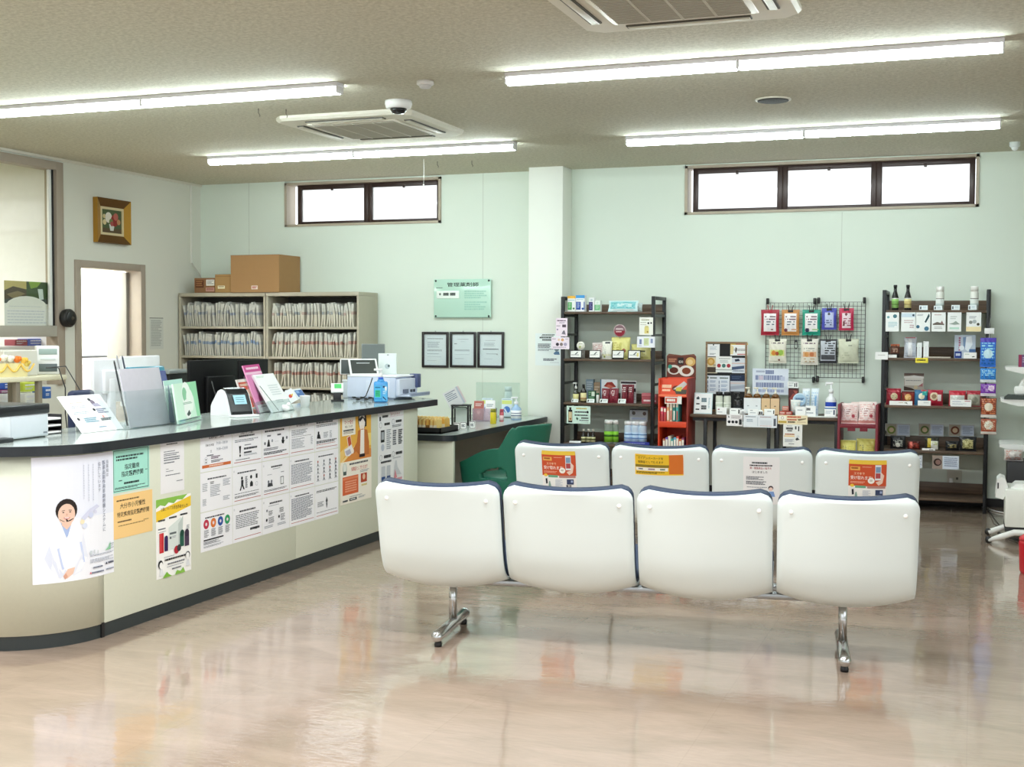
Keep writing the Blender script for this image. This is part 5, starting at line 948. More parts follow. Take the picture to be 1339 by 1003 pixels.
# goods seen through the hatch and on the desk below the shelf
for lb, nm, q, X, col, c in (('red and grey carton on the far side of the hatch', 'carton', (20, 444, 36, 452), -7.75, '9A4A54', 'box'), ('blue and white packet on the far side of the hatch', 'packet', (37, 443, 64, 452), -7.75, '5A6EC4', 'packet'),
    ('blue carton under the cream shelf at the left edge', 'carton', (5, 500, 22, 509), -6.4, '2A57B0', 'box'), ('pink and purple carton below the blue carton under the shelf', 'carton', (0, 510, 20, 514), -6.38, '8A4A78', 'box'), ('white carton at the bottom left under the cream shelf', 'carton', (0, 515, 22, 531), -6.36, 'E4E6E8', 'box'),
    ('lime green packet under the cream shelf between the posts', 'packet', (31, 500, 49, 512), -6.4, 'C9D84A', 'packet'), ('white bottle-shaped box under the cream shelf beside the lime packet', 'carton', (33, 514, 49, 530), -6.36, 'EEF0EA', 'box'), ('blue bottle-like tube at the right end under the cream shelf', 'packet', (59, 506, 67, 521), -6.4, '2F5FA8', 'packet')):
    a, b = at(q[0], (q[1]+q[3])/2, 0, X), at(q[2], (q[1]+q[3])/2, 0, X); z1 = at((q[0]+q[2])/2, q[1], 0, X).z; z0 = at((q[0]+q[2])/2, q[3], 0, X).z
    mb = MB(); d = .12; w, h = b.y-a.y, z1-z0; mb.box(0, w, 0, d, 0, h, mat(col, .5, 0, .15, 30), .004); paint(mb, [('l', .1, .2, .9, .4, 1, 'E9EAF0', .8), ('l', .1, .55, .7, .8, 2, 'D9DDE6', .6)], w, h, None, None, -.0005)
    tag(mb.build(nm, None, (X, a.y, z0), PI/2, fixn=False), lb, c)
mb = MB(); mb.box(-.5, -.02, -1.3, .42, 0, .028, mat('C9C3AE', .5), .003); 
r = thing('storage_rack', 'low cream storage rack under the shelf holding the coloured cartons', 'rack', (-6.34, 6.3, 0)); zt = at(20, 531, 0, -6.36).z
mb = MB(); mb.box(-.3, 0, -1.2, .65, zt-.03, zt-.001, CR_, .004); mb.build('top_board', r)
mb = MB(); mb.box(-.3, 0, .62, .65, 0, zt-.03, CR_, .003); mb.build('side_panel', r); mb = MB(); mb.box(-.3, 0, -1.2, -1.17, 0, zt-.03, CR_, .003); mb.build('side_panel', r)
r = thing('storage_rack', 'counter shelf on the far side of the hatch', 'shelf', (-8.0, 8.4, 0)); zt = at(40, 452.5, 0, -7.75).z
mb = MB(); mb.box(-.4, .26, -.5, .5, zt-.03, zt-.001, WHITE, .004); mb.build('shelf_board', r)
for x in (-.36, .22):
    for y in (-.45, .45): mb = MB(); mb.box(x-.02, x+.02, y-.02, y+.02, 0, zt-.03, STEEL, .003); mb.build('leg', r)
# room behind the doorway
a, b = at(104, 465, 0, -8.4), at(146, 465, 0, -8.4); z0 = at(120, 465, 0, -8.4).z
r = thing('lilac_cabinet', 'pale lilac cabinet with a dark top edge seen through the doorway', 'cabinet', (-8.4, a.y, 0), PI/2); w = b.y-a.y+.12
mb = MB(); mb.box(-.3, w, 0, .5, 0, z0-.02, mat('D8CFDC', .5), .006); mb.build('body', r); mb = MB(); mb.box(-.31, w+.01, -.01, .5, z0-.02, z0, mat('35323E', .4), .004); mb.build('top', r)
mb = MB(); mb.box(.02, w-.1, -.012, 0, .1, z0-.09, mat('C3B6C8', .5), .004); mb.build('door', r)
# ================================================================== LOW DESK BY THE PILLAR
DKX, DKZ = -3.60, .66; DY_0, DY_1 = 8.55, 10.735
r = thing('consultation_desk', 'low beige desk with black-edged top between counter end and pillar', 'desk', (-3.9, 9.5, 0)); O2_ = Vector((-3.9, 9.5, 0))
def dpart(n, mb, par): mb.v = [v-O2_ for v in mb.v]; return mb.build(n, par)
pl = [(-4.35, DY_0-.05), (DKX-.10, DY_0-.05)]+[(DKX-.10+.10*math.sin(PI/2*i/8), DY_0+.05-.10*math.cos(PI/2*i/8)) for i in range(1, 9)]+[(DKX, DY_1-.05), (DKX-.04, DY_1), (-4.35, DY_1)]
mb = MB(); mb.prism(pl, DKZ-.045, DKZ-.001, TOPE, 'z'); t_ = dpart('desk_top', mb, r)
pl2 = [(-4.34, DY_0-.04), (DKX-.10, DY_0-.04)]+[(DKX-.10+.09*math.sin(PI/2*i/8), DY_0+.05-.09*math.cos(PI/2*i/8)) for i in range(1, 9)]+[(DKX-.01, DY_1-.05), (DKX-.045, DY_1-.01), (-4.34, DY_1-.01)]
mb = MB(); mb.prism(pl2, DKZ-.002, DKZ, mat('B9C2BE', .15, 0, .08, 40, .6), 'z'); dpart('top_surface', mb, t_)
mb = MB(); mb.box(-4.3, DKX-.015, DY_0, DY_0+.03, 0, DKZ-.045, LAM, .002); dpart('side_panel', mb, r)
mb = MB(); mb.box(-4.0, -3.97, DY_0+.03, DY_1-.02, 0.02, DKZ-.045, mat('8A877C', .5)); dpart('modesty_panel', mb, r)
mb = MB(); mb.box(-4.3, DKX-.03, DY_1-.04, DY_1-.01, 0, DKZ-.045, LAM); dpart('side_panel', mb, r)
def dk(px, py, z=DKZ): p = at(px, py, 2, z); return Vector((p.x, p.y, z))
r = thing('display_tray', 'black tray with yellow striped packets at the near end of the low desk', 'tray', (-4.0, 8.68, DKZ))
mb = MB(); mb.box(-.16, .26, -.08, .26, 0, .012, BLACK); mb.box(-.16, .26, -.08, -.072, 0, .045, BLACK); mb.box(-.16, .26, .252, .26, 0, .045, BLACK); mb.box(.252, .26, -.08, .26, 0, .045, BLACK); mb.box(-.16, -.152, -.08, .26, 0, .045, BLACK); mb.build('tray', r)
for i in range(12):
    x = -4.13+.0305*i
    for j in range(2):
        mb = MB(); c = 'FFDA86' if (i+j) % 3 else 'F4C05C'
        mb.prism([(-.012, 0), (.012, 0), (.008, .085), (-.008, .095)], 0, .13, mat(c, .5, 0, .1, 30)); mb.box(-.0125, .0125, -.001, .0, .0, .05, mat('8A6430' if i % 3 == 0 else 'F6EED4', .5)); mb.box(-.006, .006, .02, .11, .085, .1, mat('F2D48A', .5), .003)
        tag(mb.build('striped_packet', None, (x, 8.62+.155*j, DKZ+.0125), rad(5)), 'yellow and brown striped packet filed upright in the %s row of the black tray' % ('front' if j == 0 else 'back'), 'packet', 'striped packets, %s row of the black tray' % ('front' if j == 0 else 'back'))
p = dk(605, 557); r = thing('wire_rack', 'small black wire rack with open frame on the low desk', 'rack', p+Vector((-.03, .02, 0)), rad(12))
mb = MB(); k = .008
for x in (-.065, .065): mb.box(x-k, x+k, -k, k, 0, .16, BLACK, .002)
mb.box(-.075, .075, -.02, .12, .16, .17, BLACK, .002); mb.box(-.065, .065, -k, k, .01, .02, BLACK, .002); mb.tube([(-.058, 0, .14), (-.045, 0, .152), (.045, 0, .152), (.058, 0, .14)], .004, BLACK, 6); mb.tube([(.065, 0, .03), (.08, -.005, .04), (.085, -.005, .055)], .005, BLACK, 6)
for x in (-.065, .065): mb.box(x-.006, x+.006, .1, .112, 0, .16, BLACK)
mb.build('frame', r)
mb = MB(); mb.box(-.055, .055, .098, .102, .02, .148, mat('DDE8E2', .4)); mb.build('back_plate', r)
p2 = p+Vector((-.04, .07, .1705)); mb = MB()
for i in range(3): mb.box(-.10+.01*i, .02+.01*i, .0+.02*i, .004+.02*i, 0, .15, mat(('E9ECEE', 'C9D3DE', 'E6D9DA')[i], .6), M=Matrix.Rotation(-.5, 4, 'Y'))
paint(mb, [('l', .1, .1, .9, .6, 5, '8A93A6')], .12, .15, Matrix.Rotation(-.5, 4, 'Y') @ Matrix.Translation((-.10, 0, 0)), None, -.0005)
tag(mb.build('leaning_leaflets', None, p2, rad(12), fixn=False), 'fanned leaflets leaning on top of the black wire rack', 'leaflet')
for i, (x, y, lb) in enumerate(((597, 563, 'leftmost'), (606, 562, 'middle'), (618, 561, 'rightmost'))):
    easel_card('price_card', '%s of three small white price cards in front of the wire rack' % lb, dk(x, y), .05, .062, rad(20+8*i), [('r', .05, .05, .95, .95, '2A2C30'), ('r', .12, .12, .88, .88, 'F1F2F0'), ('l', .22, .3, .8, .7, 3, '5A6068', .8)], .3, 'F2F2F0', 'price cards by the wire rack')
p = dk(632, 551); r = thing('clear_leaflet_box', 'translucent pinkish box of leaflets on the low desk', 'box', p+Vector((0, .03, 0)), rad(15)); A = glass('F0E6EE', .1, .2, 'acrylic')
mb = MB(); w = .10; mb.box(-w, w, -.05, -.046, 0, .11, A); mb.box(-w, w, .06, .064, 0, .11, A); mb.box(-w, -w+.004, -.05, .06, 0, .11, A); mb.box(w-.004, w, -.05, .06, 0, .11, A); mb.box(-w, w, -.05, .06, 0, .004, A); mb.build('box', r)
for i, (dx, c, lb) in enumerate(((-.05, 'B0635A', 'red-brown leaflets standing in the translucent box'), (.045, 'F2F4F4', 'white leaflets standing in the translucent box'))):
    mb = MB(); R_ = Matrix.Rotation(-.25, 4, 'X'); mb.box(dx-.042, dx+.042, -.03+.02*i, -.01+.02*i, .006, .17+.01*i, mat(c, .6), .001, M=R_); paint(mb, [('l', .15, .12, .85, .3, 2, 'E9DCD8' if i == 0 else '7A8A92'), ('c', .5, .6, .2, 'D9A59A' if i == 0 else 'C9D6DA')], .084, .16, R_ @ Matrix.Translation((dx-.042, -.03+.02*i, .006)), None, -.001); tag(mb.build('leaflet_bundle', None, r.location, rad(15), fixn=False), lb, 'leaflet')
bottle('yellow_bottle', 'slim yellow bottle with green cap on the low desk', 'bottle', dk(645, 554), .125, .026, 'D9C62E', '8A8A2A', None, None, 'jar', cap_h=.2)
bottle('pink_bottle', 'small pink-red bottle next to the yellow one on the low desk', 'bottle', dk(656, 551), .105, .018, 'C9606C', 'B04A5A', 'E6C9CC', None, 'jar', cap_h=.2)
bottle('spray_bottle', 'clear blue spray bottle at the pillar end of the low desk', 'bottle', dk(683, 549)+Vector((-.05, -.02, 0)), .20, .045, 'A9CBEE', 'F4F8FA', 'F4F8FB', ((.3, .38, '1F3A6A'), (.6, .68, '2A4A80')), 'round', pump='F2F6FA', rotz=rad(20))
p = dk(658, 547); p.y = min(p.y, 10.55); r = thing('acrylic_screen', 'clear acrylic display holding blue packets beside the pillar', 'display stand', (-4.03, 10.45, DKZ), rad(8)); A = glass('F2F8F6', .1, .05, 'acrylic')
mb = MB(); mb.box(-.16, .24, 0, .004, 0, .31, A); mb.build('back_plate', r); mb = MB(); mb.box(-.16, .24, -.07, 0, 0, .004, A); mb.build('foot', r)
for dx, lb, c in ((-.05, 'left', '6FA0D8'), (.13, 'right', '5A86C8')):
    mb = MB(); mb.box(-.05, .05, -.03, -.004, .005, .17, mat('D9EAF2', .3), .006); paint(mb, [('r', .05, .1, .95, .3, 'D9E68A'), ('c', .5, .6, .3, '4A78C0'), ('p', [(.3, .5), (.6, .8), (.5, .85), (.25, .6)], 'DCE8F6'), ('l', .1, .04, .9, .09, 1, '6A86A8')], .1, .165, Matrix.Translation((-.05, 0, .005)), None, -.0305)
    tag(mb.build('blue_packet', None, Vector((-4.03, 10.45, DKZ))+Matrix.Rotation(rad(8), 3, 'Z') @ Vector((dx, -.002, 0)), rad(8), fixn=False), '%s blue and white packet in the clear acrylic display' % lb, 'packet', 'packets in the acrylic display')
bottle('white_blue_bottle', 'white and blue bottle standing behind the right packet of the acrylic display', 'bottle', (-3.93, 10.56, DKZ), .27, .035, 'E6F0F4', 'E9F4F8', 'A9C9DA', ((.2, .35, '3A6AA0'),), 'jar')
# green moulded lounge chair
GR = mat('1F6A55', .42, 0, .06, 30, .45)
r = thing('green_chair', 'dark green moulded tub chair pulled up to the low desk', 'chair', (-3.267, 8.827, 0), rad(70))
def sstep(a, b, x): x = min(max((x-a)/(b-a), 0), 1); return x*x*(3-2*x)
def tub(a, t):
    "a 0..1 round the shell from one arm tip over the back to the other, t 0..1 from the bottom to the rim"
    ang = PI*(-.02+1.04*a); cx, cy = math.cos(ang), -math.sin(ang)
    k = abs(a-.5)*2; q = 1-max(k-.36, 0)/.64
    rim = .405+.14*sstep(-.12, .42, q)+.05*q+.14*sstep(.42, .96, q)+.012*(1-(k/.36)**2 if k < .36 else 0)-.012*math.exp(-((k-.36)/.035)**2)
    x = .25*math.copysign(abs(cx)**.5, cx); y = .24*(-abs(cy)**.7)+.04
    if k > .70: y += (k-.70)/.30*.31; x *= 1-.10*((k-.70)/.30)**2
    z0 = .19; z = z0+(rim-z0)*t; hgt = (z-z0)/.56
    return Vector((x*(.90+.20*hgt), y*(.92+.18*hgt)-.10*hgt*max(0, 1-k*1.6), z))
NU, NV = 120, 44
def hole(u, v):
    k = abs(u-.5)*2; q = 1-max(k-.36, 0)/.64; z = tub(u, v).z
    return k > .4 and z > .335 and ((q-.52)/.27)**2+((z-.335)/.095)**2 < 1
mb = MB(); k_ = mb.idx(GR)
def shellpt(u, v, off):
    p = tub(u, v); c = Vector((0, .06, p.z)); d = c-p; d.z = 0
    return p+d.normalized()*off
idx = {}
def vid(i, j, off):
    kk = (i, j, off)
    if kk not in idx: idx[kk] = len(mb.v); mb.v.append(shellpt(i/NU, j/NV, off))
    return idx[kk]
cells = {(i, j) for i in range(NU) for j in range(NV) if not hole((i+.5)/NU, (j+.5)/NV)}
def addf(f): mb.f.append(f); mb.mi.append(k_); mb.sm.append(True)
for (i, j) in cells:
    for off in (0, .032): addf([vid(i, j, off), vid(i+1, j, off), vid(i+1, j+1, off), vid(i, j+1, off)])
    for (di, dj, e) in ((-1, 0, ((i, j), (i, j+1))), (1, 0, ((i+1, j), (i+1, j+1))), (0, -1, ((i, j), (i+1, j))), (0, 1, ((i, j+1), (i+1, j+1)))):
        if (i+di, j+dj) not in cells: addf([vid(*e[0], 0), vid(*e[1], 0), vid(*e[1], .032), vid(*e[0], .032)])
mb.build('shell', r)
mb = MB(); mb.box(-.20, .20, -.14, .28, .22, .36, GR, .05, 4); mb.build('seat', r)
for x in (-.18, .18):
    for y in (-.12, .24): mb = MB(); mb.tube([(x, y, 0), (x*.85, y*.85, .23)], [.013, .019], BLACK, 10); mb.build('leg', r)
# ================================================================== DISPLAY SHELVES
def shelf_unit(label, x0, x1, yf, yb, ztop, heights, lip=.085):
    r = thing('display_shelf', label, 'shelf', (x0, yf, 0)); w = x1-x0; d = yb-yf; t = .03
    for x in (0, w-t):
        mb = MB(); mb.box(x, x+t, 0, t, 0, ztop, BLACKM, .002); mb.box(x, x+t, d-t, d, 0, ztop, BLACKM, .002); mb.box(x, x+t, t, d-t, ztop-t, ztop, BLACKM, .002)
        for z in heights: mb.box(x+.004, x+t-.004, t, d-t, z-.045, z-.022, BLACKM)
        for z in (1.40, .97, .60): mb.box(x+.004, x+t-.004, t, d-t, z-.01, z+.01, BLACKM)
        mb.build('side_frame', r)
    for z in heights:
        mb = MB(); mb.box(t*.4, w-t*.4, .002, d-.005, z-.02, z, WOOD, .002); b = mb.build('shelf_board', r)
        mb = MB(); mb.box(t*.5, w-t*.5, d-.02, d-.005, z, z+lip, WOOD, .002); mb.build('back_lip', b)
    return r
YS = 10.56
AZ = [1.603, 1.188, .802, .442, .11]; BZ = [1.612, 1.228, .845, .487, .105]
AX0, AX1 = at(733, 480, 1, YS).x, at(855.5, 480, 1, YS).x
BX0, BX1 = at(1152, 500, 1, YS).x, at(1293.5, 500, 1, YS).x
shelf_unit('left black-framed display shelf with brown boards beside the pillar', AX0, AX1, YS, 10.99, 1.735, AZ, .07)
shelf_unit('right black-framed display shelf with brown boards left of the white machines', BX0, BX1, YS, 10.99, 1.775, BZ)
def sx(px, py, Y): return at(px, py, 1, Y).x
def pbox(name, label, cat, px0, px1, pyt, z, Y, d, col, els=(), group=None, rough=.45):
    "carton whose front face spans px0..px1, standing on z, top seen at pixel row pyt"
    py = pyt+8; a, b = sx(px0, py, Y), sx(px1, py, Y); zt = at((px0+px1)/2, pyt, 1, Y).z
    return carton(name, label, a, b, Y, Y+d, z, zt, col, els, cat, group, None, .002, rough)
def ppouch(label, px0, px1, pyt, z, Y, d, base, pat, name='snack_pouch', cat='pouch', group=None, tilt=.1, rotz=0, gloss=.35):
    a, b = sx(px0, pyt+8, Y), sx(px1, pyt+8, Y); zt = at((px0+px1)/2, pyt, 1, Y).z
    return pouch(name, label, cat, ((a+b)/2, Y+.02, z), b-a, (zt-z)/math.cos(tilt), d, base, pat, rotz, group, tilt, gloss)
def card(label, px, Y, els, z=None, tilt=.2, paper='F4F5F4', name='price_card', cat='card', group=None, rotz=0):
    X0, X1, Z0, Z1 = span(*px, Y); zz = z if z is not None else Z0
    return easel_card(name, label, ((X0+X1)/2, Y, zz), X1-X0, (Z1-zz)/math.cos(tilt), rotz, els, tilt, paper, group, cat)
def tagcard(label, px, Y, els, paper='F4F5F4', name='shelf_card', cat='card', group=None, t=.0015):
    return wall_sheet(name, label, cat, els, px, Y, paper=paper, group=group, t=t)
pc = [('l', .08, .2, .3, .8, 2, '3A4048', .8), ('l', .36, .2, .92, .45, 2, '6A7078', .7), ('l', .36, .6, .92, .8, 2, '9AA0A6', .6)]
Z = AZ[0]; Y = YS+.04
pbox('medicine_box', 'white box with orange and green bands on the top left shelf corner', 'box', 742, 752.5, 387, Z, Y, .06, 'F2F4F2', [('r', 0, 0, 1, .16, 'EDB94A'), ('l', .1, .24, .9, .34, 1, 'A9C9D8'), ('r', .05, .40, .55, .88, '4AA85A'), ('l', .15, .45, .45, .8, 4, 'D3EBD0'), ('c', .78, .80, .12, '3A7A4A')])
pbox('medicine_box', 'white box with two blue bands next to the orange and green one', 'box', 753, 764.5, 386, Z, Y, .06, 'F2F4F6', [('r', 0, 0, 1, .18, '4A9FE0'), ('l', .1, .24, .9, .34, 1, 'A9C9D8'), ('r', .03, .40, .55, .88, '2A4FA8'), ('l', .15, .45, .45, .8, 4, 'C3D3EE'), ('c', .78, .82, .12, '2A4FA8'), ('r', .9, .4, 1, .88, '2A5FB8')])
pbox('medicine_box', 'slim navy and white tube box on the top board of the left shelf', 'box', 770, 777, 389, Z, Y, .05, 'EEF2F4', [('r', 0, .32, .72, .90, '2E2A6A'), ('l', .15, .4, .6, .85, 4, '8A8ABE'), ('c', .5, .18, .2, 'C3D3DC')])
pbox('medicine_box', 'slim white and green tube box right of the navy one', 'box', 777.5, 785, 393, Z, Y, .05, 'E9F4EE', [('r', 0, .38, .95, .88, '6FB884'), ('l', .2, .45, .8, .8, 4, 'BFE0C6'), ('c', .5, .2, .2, 'D3E6DC')])
ppouch('pale turquoise packet of wipes lying upright on the top board of the left shelf', 794, 833, 393, Z, Y-.01, .05, 'D3EEF0', [('r', .06, .12, .94, .8, '8FD3D8'), ('s', .1, .2, .9, .7, '3FA8B4'), ('s', .3, .3, .8, .6, 'F2FAFA'), ('r', .1, .84, .9, .92, 'EAF6F6')], 'wipes_packet', 'packet', tilt=.35)
ppouch('second packet of wipes half hidden behind the turquoise packet', 806, 839, 396, Z, Y+.09, .06, 'C9D6D6', [('s', .1, .1, .9, .9, '9FB0B0')], 'wipes_packet', 'packet', tilt=.3)
card('white price tag in front of the turquoise packet of wipes', (806, 409, 820, 414.5), Y-.035, [('l', .1, .2, .9, .8, 2, '6A7078', .7)], Z, .15)
pb = {'s': '3A3C40'}
Z = AZ[1]
pk = [('l', .1, .1, .9, .18, 1, '6A4A6A', .9), ('l', .3, .22, .8, .32, 2, '9A8AA0'), ('r', .55, .35, .88, .5, '5A4A5A'), ('l', .05, .4, .4, .48, 2, '7A6A7A'), ('c', .14, .62, .06, '6A5A8A'), ('p', [(.5, .86), (.6, .72), (.78, .72), (.86, .9)], '8A8090'), ('c', .7, .7, .05, '3A3A40')]
tagcard('pink-tinted product card hanging on the left front post of the left shelf, upper of two', (727, 416, 742, 440), YS-.004, pk, 'F2E3F0')
tagcard('wider pink-tinted card with coloured dots on the left front post, lower of two', (721, 441, 744.5, 456.5), YS-.006, [('l', .05, .12, .25, .22, 1, '9A8AA0'), ('c', .42, .22, .06, 'E9C9A8'), ('c', .62, .22, .08, 'D9A878'), ('l', .78, .12, .95, .22, 1, '9A8AA0'), ('c', .34, .6, .09, '3E3442'), ('c', .56, .6, .09, '8A7A78'), ('c', .78, .6, .09, 'B0A4C0'), ('l', .1, .82, .9, .92, 1, '9A8AA0')], 'F3E6F3')
tagcard('white product card with a cream pouch picture on the right front post, upper of two', (836, 415, 854, 438), YS-.004, [('l', .15, .12, .75, .18, 1, '8A8A6A', .9), ('l', .08, .28, .5, .33, 1, '8A8A7A'), ('c', .66, .33, .07, '23241F'), ('c', .86, .32, .06, '23241F'), ('l', .08, .4, .55, .44, 1, '9A9A8A'), ('r', .38, .55, .7, .92, 'E3D68A'), ('r', .42, .48, .66, .6, 'D9CC8A'), ('c', .6, .82, .06, 'A88A4A')], 'F3F4EC')
tagcard('white card with a pale green pouch picture on the right front post, lower of two', (833, 440, 856.5, 454.5), YS-.006, [('r', .14, .25, .26, .7, '7A86B0'), ('r', .38, .15, .66, .82, 'D6E0B0'), ('l', .42, .3, .62, .7, 3, 'A8B48A'), ('r', .76, .2, .88, .6, '8A96BE'), ('l', .08, .82, .3, .9, 1, '8A90A8')], 'EEF1F8')
ppouch('dark see-through bag of goods behind the leftmost black-framed card', 746, 764, 458, Z, YS+.05, .06, '8A8680', [('s', .1, .2, .9, .9, 'B3AEA6'), ('s', .2, .5, .8, .8, '6A6660')])
mb = MB(); T = Matrix.Rotation(PI/2, 4, 'X'); q = at(759.5, 452, 1, YS+.02); mb.lathe([(.037, 0), (.037, .004)], mat('F2F2E6', .5), n=24, M=T); mb.box(-.003, .003, .0, .003, -.09, -.03, WHITE); paint(mb, [('l', .2, .2, .8, .35, 1, '9A9A8A'), ('c', .4, .68, .16, 'B4C27A')], .06, .06, Matrix.Translation((-.03, -.0045, -.03)), None, -.0005); q.z = max(q.z, Z+.09)
tag(mb.build('round_tag', None, q, fixn=False), 'cream round tag standing over the leftmost black-framed card', 'tag')
fr = [('r', 0, 0, 1, 1, '1A1A1C'), ('r', .06, .09, .94, .84, 'F2F3F0')]
fa = fr+[('l', .12, .5, .8, .66, 2, '8A8E90'), ('p', [(.4, .5), (.62, .2), (.7, .25), (.5, .55)], '6A7070')]
GF = 'black framed price cards on the second board'
for lb, px in (('leftmost', (745, 458, 760.5, 470.5)), ('second', (770, 458, 785, 470.5)), ('third', (800, 458, 816, 470.5)), ('rightmost', (821, 458, 837.5, 470.5))):
    card('%s of four black-framed price cards on the second board of the left shelf' % lb, px, YS+.012, fa+([('r', .7, .3, .85, .7, 'E3D98A')] if lb == 'rightmost' else []), Z+.001, .12, '1A1A1C', group=GF)
ppouch('pale pink-grey bag behind the second black-framed card', 773, 790, 448, Z, YS+.06, .07, 'D8CCC8', [('s', .1, .15, .9, .6, 'B48A84'), ('r', .1, .6, .9, .9, 'E4DCD8')])
ppouch('white and cream upright pouch between the second and third black-framed cards', 786, 799, 446, Z, YS+.035, .04, 'F0F0E4', [('r', .3, .06, .8, .14, '3A4048'), ('s', .2, .25, .5, .7, 'D3D6CC'), ('c', .3, .88, .1, '9AA84A'), ('r', 0, .75, 1, .82, 'E6E2B8')], tilt=.12)
ppouch('large pale yellow pouch with a brown seal behind the third black-framed card', 798, 823, 441, Z, YS+.07, .07, 'E6E08E', [('s', .15, .2, .5, .6, 'B8A84A'), ('r', .48, .25, .6, .6, 'C9C46A'), ('c', .72, .62, .10, 'A8502E'), ('r', 0, 0, 1, .06, 'D6CF78')], tilt=.1)
ppouch('smaller pale yellow pouch behind the rightmost black-framed card', 824, 850, 450, Z, YS+.08, .06, 'DDD88A', [('s', .2, .3, .8, .8, 'EDE9B0'), ('r', .5, .45, .75, .55, '5A5A3A')], tilt=.16)
mb = MB(); q = at(810.5, 432.5, 1, YS+.10); mb.lathe([(.056, 0), (.056, .006)], mat('C9B4B4', .5), n=28, M=T); paint(mb, [('c', .5, .5, .44, '8A6A72'), ('p', [(.07, .5), (.93, .5), (.86, .75), (.62, .93), (.38, .93), (.14, .75)], '8E2436'), ('l', .2, .3, .8, .44, 2, 'E3D3D3', .8), ('l', .2, .54, .7, .62, 1, 'F0DADA', .9)], .112, .112, Matrix.Translation((-.056, -.0065, -.056)), None, -.0005); mb.box(-.004, .004, .001, .004, Z-q.z+.02, -.05, glass('F0F0F0', .1, .2, 'acrylic'))
tag(mb.build('round_sign', None, q, fixn=False), 'round crimson and grey sign above the large yellow pouch', 'sign')
Z = AZ[2]
r = bottle('pump_bottle', 'dark bottle with cream label and wide white pump head on the third board', 'bottle', (sx(753, 520, YS+.06), YS+.06, Z), .175, .026, '23261E', '1F201C', 'E3DE9E', None, 'round', pump='D9DCD8', rotz=0)
bottle('shampoo_bottle', 'dark bottle with cream oval label standing right of the pump bottle', 'bottle', (sx(763, 520, YS+.05), YS+.05, Z), .16, .027, '201C16', '17181A', 'E6DDA8', ((.6, .75, 'B48A5A'),), 'round')
pbox('soap_box', 'dark green and white box behind a slanted price card on the third board', 'box', 769, 778, 511, Z, YS+.06, .04, '2E5A3A', [('r', .5, .08, .95, .45, 'DCE8D8'), ('l', .1, .5, .9, .9, 3, '7AA886'), ('l', .08, .1, .45, .4, 2, '9AC0A0')])
bottle('small_tube', 'small white tube with green cap on the third board', 'bottle', (sx(781.5, 522, YS+.05), YS+.05, Z), .085, .013, 'E9EFEA', '3A6A4A', None, None, 'jar')
bx = [('r', 0, 0, 1, .1, '6A8298'), ('l', .1, .15, .9, .35, 2, 'A9BAC6')]
pbox('picture_box', 'blue-grey box at the back of the third board behind the bottles', 'box', 766, 776, 496, Z, YS+.26, .05, '7E94A4', [('l', .1, .1, .9, .5, 4, 'C3D0D8', .6)])
pbox('picture_box', 'tan box at the back of the third board left of the beef pouches', 'box', 776.5, 785, 500, Z, YS+.24, .05, 'A88E74', [('l', .1, .2, .9, .6, 3, 'D9C9B4', .6)])
wine = [('r', 0, 0, 1, .36, 'D6D6D8'), ('c', .55, .24, .22, '8A3A2E'), ('c', .5, .3, .25, '6A241E'), ('s', .2, .12, .9, .34, 'A84A3E')]
X0, X1, Z0, Z1 = span(785, 496, 808, 529, YS+.14)
tagcard('upright picture card of sliced red meat behind the wine-red pouches', (785, 496, 807, 529), YS+.13, [('r', 0, 0, .06, 1, '3A6A8A'), ('p', [(.2, .28), (.4, .12), (.7, .1), (.95, .3), (.6, .34)], '8A2E26'), ('p', [(.3, .3), (.5, .2), (.85, .3), (.6, .36)], 'B05A4A'), ('l', .15, .42, .9, .5, 1, '9A8A8E')], 'CDD2D6')
for lb, a, b, t_ in (('wine-red pouch with white flashes, first of two in front of the meat picture', 786, 796, 508), ('wine-red pouch with a white heart-shaped flash, second in front of the meat picture', 796, 808, 508)):
    ppouch(lb, a, b, t_, Z, YS+.06, .04, '7A1C2E', [('s', .2, .1, .6, .5, 'E9DADA'), ('s', .1, .5, .9, .9, '9A3A4A')], tilt=.08)
tagcard('tall grey picture card with black header behind the second pair of wine-red pouches', (811.5, 498, 832, 530), YS+.13, [('r', .02, .03, .98, .12, '2A1E24'), ('r', .78, .3, .98, .45, '3A3036'), ('l', .78, .5, .96, .8, 5, '9A9A9E')], 'D3D2D4')
for lb, a, b in (('wine-red pouch, left of the pair in front of the grey picture card', 812, 820), ('wine-red pouch, right of the pair in front of the grey picture card', 820, 828)):
    ppouch(lb, a, b, 503, Z, YS+.06, .04, '6A1626', [('s', .2, .15, .7, .45, 'E9DADA'), ('s', .1, .4, .9, .9, '8A2E3E')], tilt=.08)
for lb, px in (('leftmost slanted price card on the third board, under the pump bottle', (747, 522, 756, 529)), ('slanted price card under the dark green box', (767, 522, 777, 529)), ('slanted price card left of the first wine-red pouches', (784, 522, 794.5, 529.5)), ('slanted price card left of the second wine-red pouches', (808, 522, 818, 529.5))):
    card(lb, px, YS+.014, [('p', [(.12, .25), (.3, .2), (.25, .8), (.1, .85)], '3A4444'), ('l', .4, .25, .9, .7, 2, 'A9B2B2')], Z+.001, .35, 'EEF6F4')
for lb, a, b, t_, Yq in (('rosy red box with white lettering band, at the right end of the third board', 839, 852, 514, YS+.08), ('rosy red box half behind the right front post on the third board', 852.5, 858, 516, YS+.10)):
    pbox('tea_box', lb, 'box', a, b, t_, Z, Yq, .06, 'A84A54', [('r', 0, 0, 1, .3, 'C4727A'), ('l', .2, .62, .95, .8, 1, 'F0E0E0', .9), ('r', 0, .3, 1, .34, '8A2E3A')])
Z = AZ[3]
